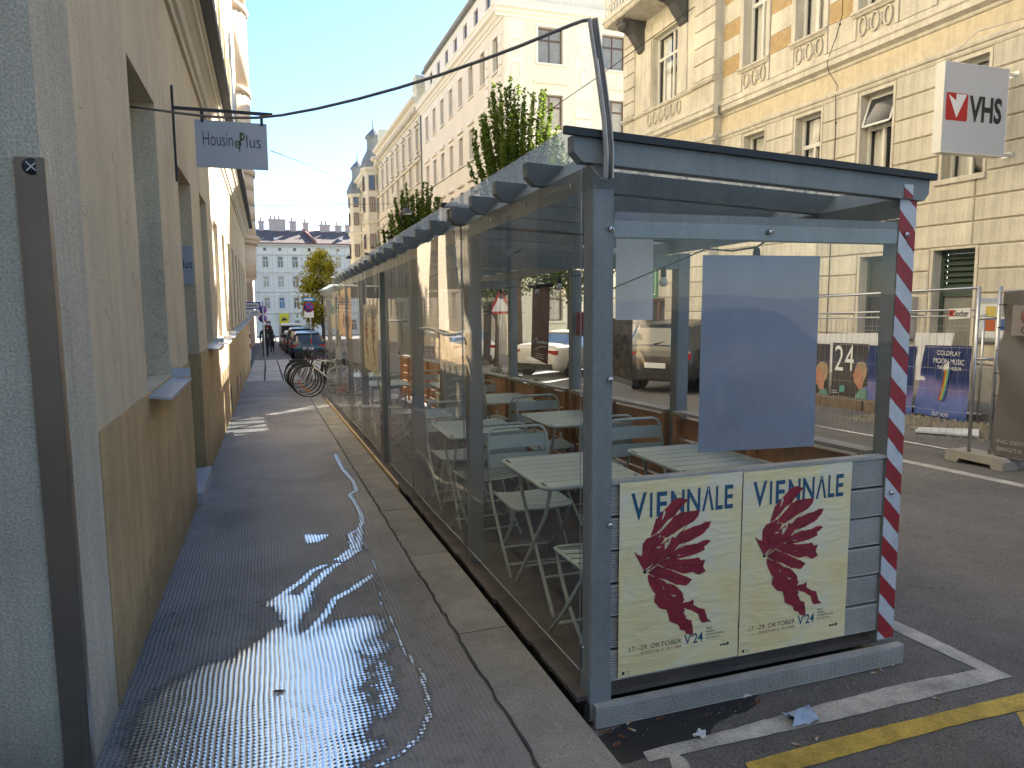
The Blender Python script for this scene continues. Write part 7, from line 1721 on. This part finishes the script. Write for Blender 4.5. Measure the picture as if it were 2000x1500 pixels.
# ================================================================== litter
def crumple(name, lab, cat, px, m_, size, seed, group=None):
    c = onG(px[0], px[1], .0); T = thing(name, lab, cat, c, group); rg = np.random.RandomState(seed); b = MB(); n_ = 4
    P = [(c.x+size*(u/n_-.5)*(1+.3*rg.normal()*.5)+.15*size*(v/n_), c.y+size*.75*(v/n_-.5)+.1*size*rg.normal()*.6, c.z+.006+abs(rg.normal())*size*.16) for v in range(n_+1) for u in range(n_+1)]
    b.add(P, [(j*(n_+1)+i, j*(n_+1)+i+1, (j+1)*(n_+1)+i+1, (j+1)*(n_+1)+i) for j in range(n_) for i in range(n_)]); b.build('paper', m_, T, recalc=False)
pb = mat('pale blue tissue', (.34,.43,.56), .8, var=.12, vs=20); pw = mat('white tissue', (.55,.58,.6), .8, var=.1, vs=20)
crumple('paper_scrap', 'pale blue crumpled tissue lying on the white bay line', 'litter', (1563,1405), pb, .125, 3)
crumple('paper_scrap', 'small white crumpled tissue near the corner of the base beam', 'litter', (1366,1440), pw, .05, 5)
crumple('paper_scrap', 'thin white shred of paper under the middle of the base beam', 'litter', (1455,1360), pw, .045, 7)
GB = 'cigarette butts on the asphalt'
cb = mat('cigarette paper', (.5,.46,.4), .8); ct = mat('cigarette filter', (.4,.22,.08), .8)
for i, (px, py, a) in enumerate(((1595,1445,.6),(1553,1456,-.7),(1825,1366,-.9),(1227,1415,.5),(1235,1428,2.2),(1745,1300,.3),(1720,1310,1.2),(1705,1316,-.4),(1650,1318,.8))):
    c = onG(px,py,0); T = thing('cigarette_butt', {0:'cigarette butt on the asphalt just right of the blue tissue',1:'cigarette butt between the blue tissue and the yellow line',2:'cigarette butt lying alone on the white bay line at the right',3:'cigarette butt at the corner of the base beam by the kerb',4:'cigarette butt just in front of the one at the beam corner'}.get(i,'small pale cigarette butt lying below the right end of the base beam'), 'cigarette butt', c, GB)
    d_ = Vector((math.cos(a), math.sin(a), 0)); b = MB(); b.tube([c+Vector((0,0,.006))-d_*.014, c+Vector((0,0,.006))+d_*.006], .004, 6); b.build('stub', cb, T); b = MB(); b.tube([c+Vector((0,0,.006))+d_*.0062, c+Vector((0,0,.006))+d_*.02], .0041, 6); b.build('filter', ct, T)
GL = 'dry brown leaves on the ground'; lm = mat('dry leaf', (.13,.06,.03), .9, var=.4, vs=30)
rg = random.Random(11)
for i, (px, py, off) in enumerate(((1185,1432,0),(1215,1440,0),(1290,1405,0),(1400,1372,0),(1478,1352,0),(1380,1398,0),(1205,1455,0),(338,1200,.125),(545,1352,.125),(1480,1372,0),(1330,1385,0),(760,880,.125),(820,1118,.125))):
    c = onG(px,py,off); T = thing('dry_leaf', {7:'dry leaf alone on the pavement beside the ochre wall',8:'dry leaf lying in the bright puddle',11:'dry leaf on the kerb near the far start of the trickle',12:'dry leaf on the kerb stone along the middle of the pavilion'}.get(i,'small curled dry brown leaf lying along the foot of the base beam'), 'leaf', c, GL); a = rg.uniform(0,6.28); s_ = rg.uniform(.014,.03); b = MB()
    q = [(s_,0,.004),(.3*s_,.45*s_,.001),(-.5*s_,.4*s_,.006),(-s_,0,.002),(-.5*s_,-.4*s_,.006),(.3*s_,-.45*s_,.001)]
    b.poly([(c.x+x*math.cos(a)-y*math.sin(a), c.y+x*math.sin(a)+y*math.cos(a), c.z+.002+z) for x, y, z in q]); b.build('blade', lm, T, recalc=False)
b = MB(); rg = random.Random(5)
for k in range(150):
    px, py = rg.uniform(1190,1760), 0; py = 1432-(px-1165)*.222+abs(rg.gauss(0,13)); c = onG(px,py,0); s_ = rg.uniform(.002,.007); a = rg.uniform(0,6.28)
    b.add([(c.x+s_*math.cos(a+q), c.y+s_*math.sin(a+q), c.z) for q in (0,2.1,4.2)]+[(c.x,c.y,c.z+s_)], [(0,1,3),(1,2,3),(2,0,3)])
for k in range(260):
    y = 1.9+abs(rg.gauss(0,1))*4; x = -.655+abs(rg.gauss(0,.025)); s_ = rg.uniform(.002,.008); a = rg.uniform(0,6.28); z = G(y)+.12
    if y < 2.75: continue
    b.add([(x+s_*math.cos(a+q), y+s_*math.sin(a+q), z) for q in (0,2.1,4.2)]+[(x,y,z+s_)], [(0,1,3),(1,2,3),(2,0,3)])
for k in range(200):
    y = rg.uniform(2.4,15); x = rg.uniform(1.137,1.16); s_ = rg.uniform(.002,.006); a = rg.uniform(0,6.28); z = G(y)+.0
    b.add([(x+s_*math.cos(a+q), y+s_*math.sin(a+q), z) for q in (0,2.1,4.2)]+[(x,y,z+s_)], [(0,1,3),(1,2,3),(2,0,3)])
tag(b.build('grit', mat('grit', (.28,.25,.21), .9, var=.5, vs=90)), kind='stuff')
# damp dark patch on the asphalt by the base beam
m = mat('damp asphalt', (.022,.022,.024), .45, var=.3, vs=6, bump=.5, bs=260, bd=.004)
b = MB(); b.poly([(x,y,G(y)+.003) for x,y in ragged([(onG(px,py).x, onG(px,py).y) for px,py in ((1168,1440),(1260,1400),(1400,1368),(1480,1352),(1470,1385),(1400,1410),(1385,1440),(1330,1455),(1290,1470),(1230,1490),(1205,1490))], .008, .03, 6)])
struct(b.build('damp_patch', m, recalc=False))

P = [onG(px,py,.0) for px,py in ((1305,1478),(1325,1474),(1345,1492),(1350,1520),(1322,1525),(1312,1500))]
b = MB(); b.poly([(x,y,G(y)+.0045) for x,y in ragged([(p.x,p.y) for p in P], .004, .012, 3)]); struct(b.build('white_smear', M_['white_paint'], recalc=False))
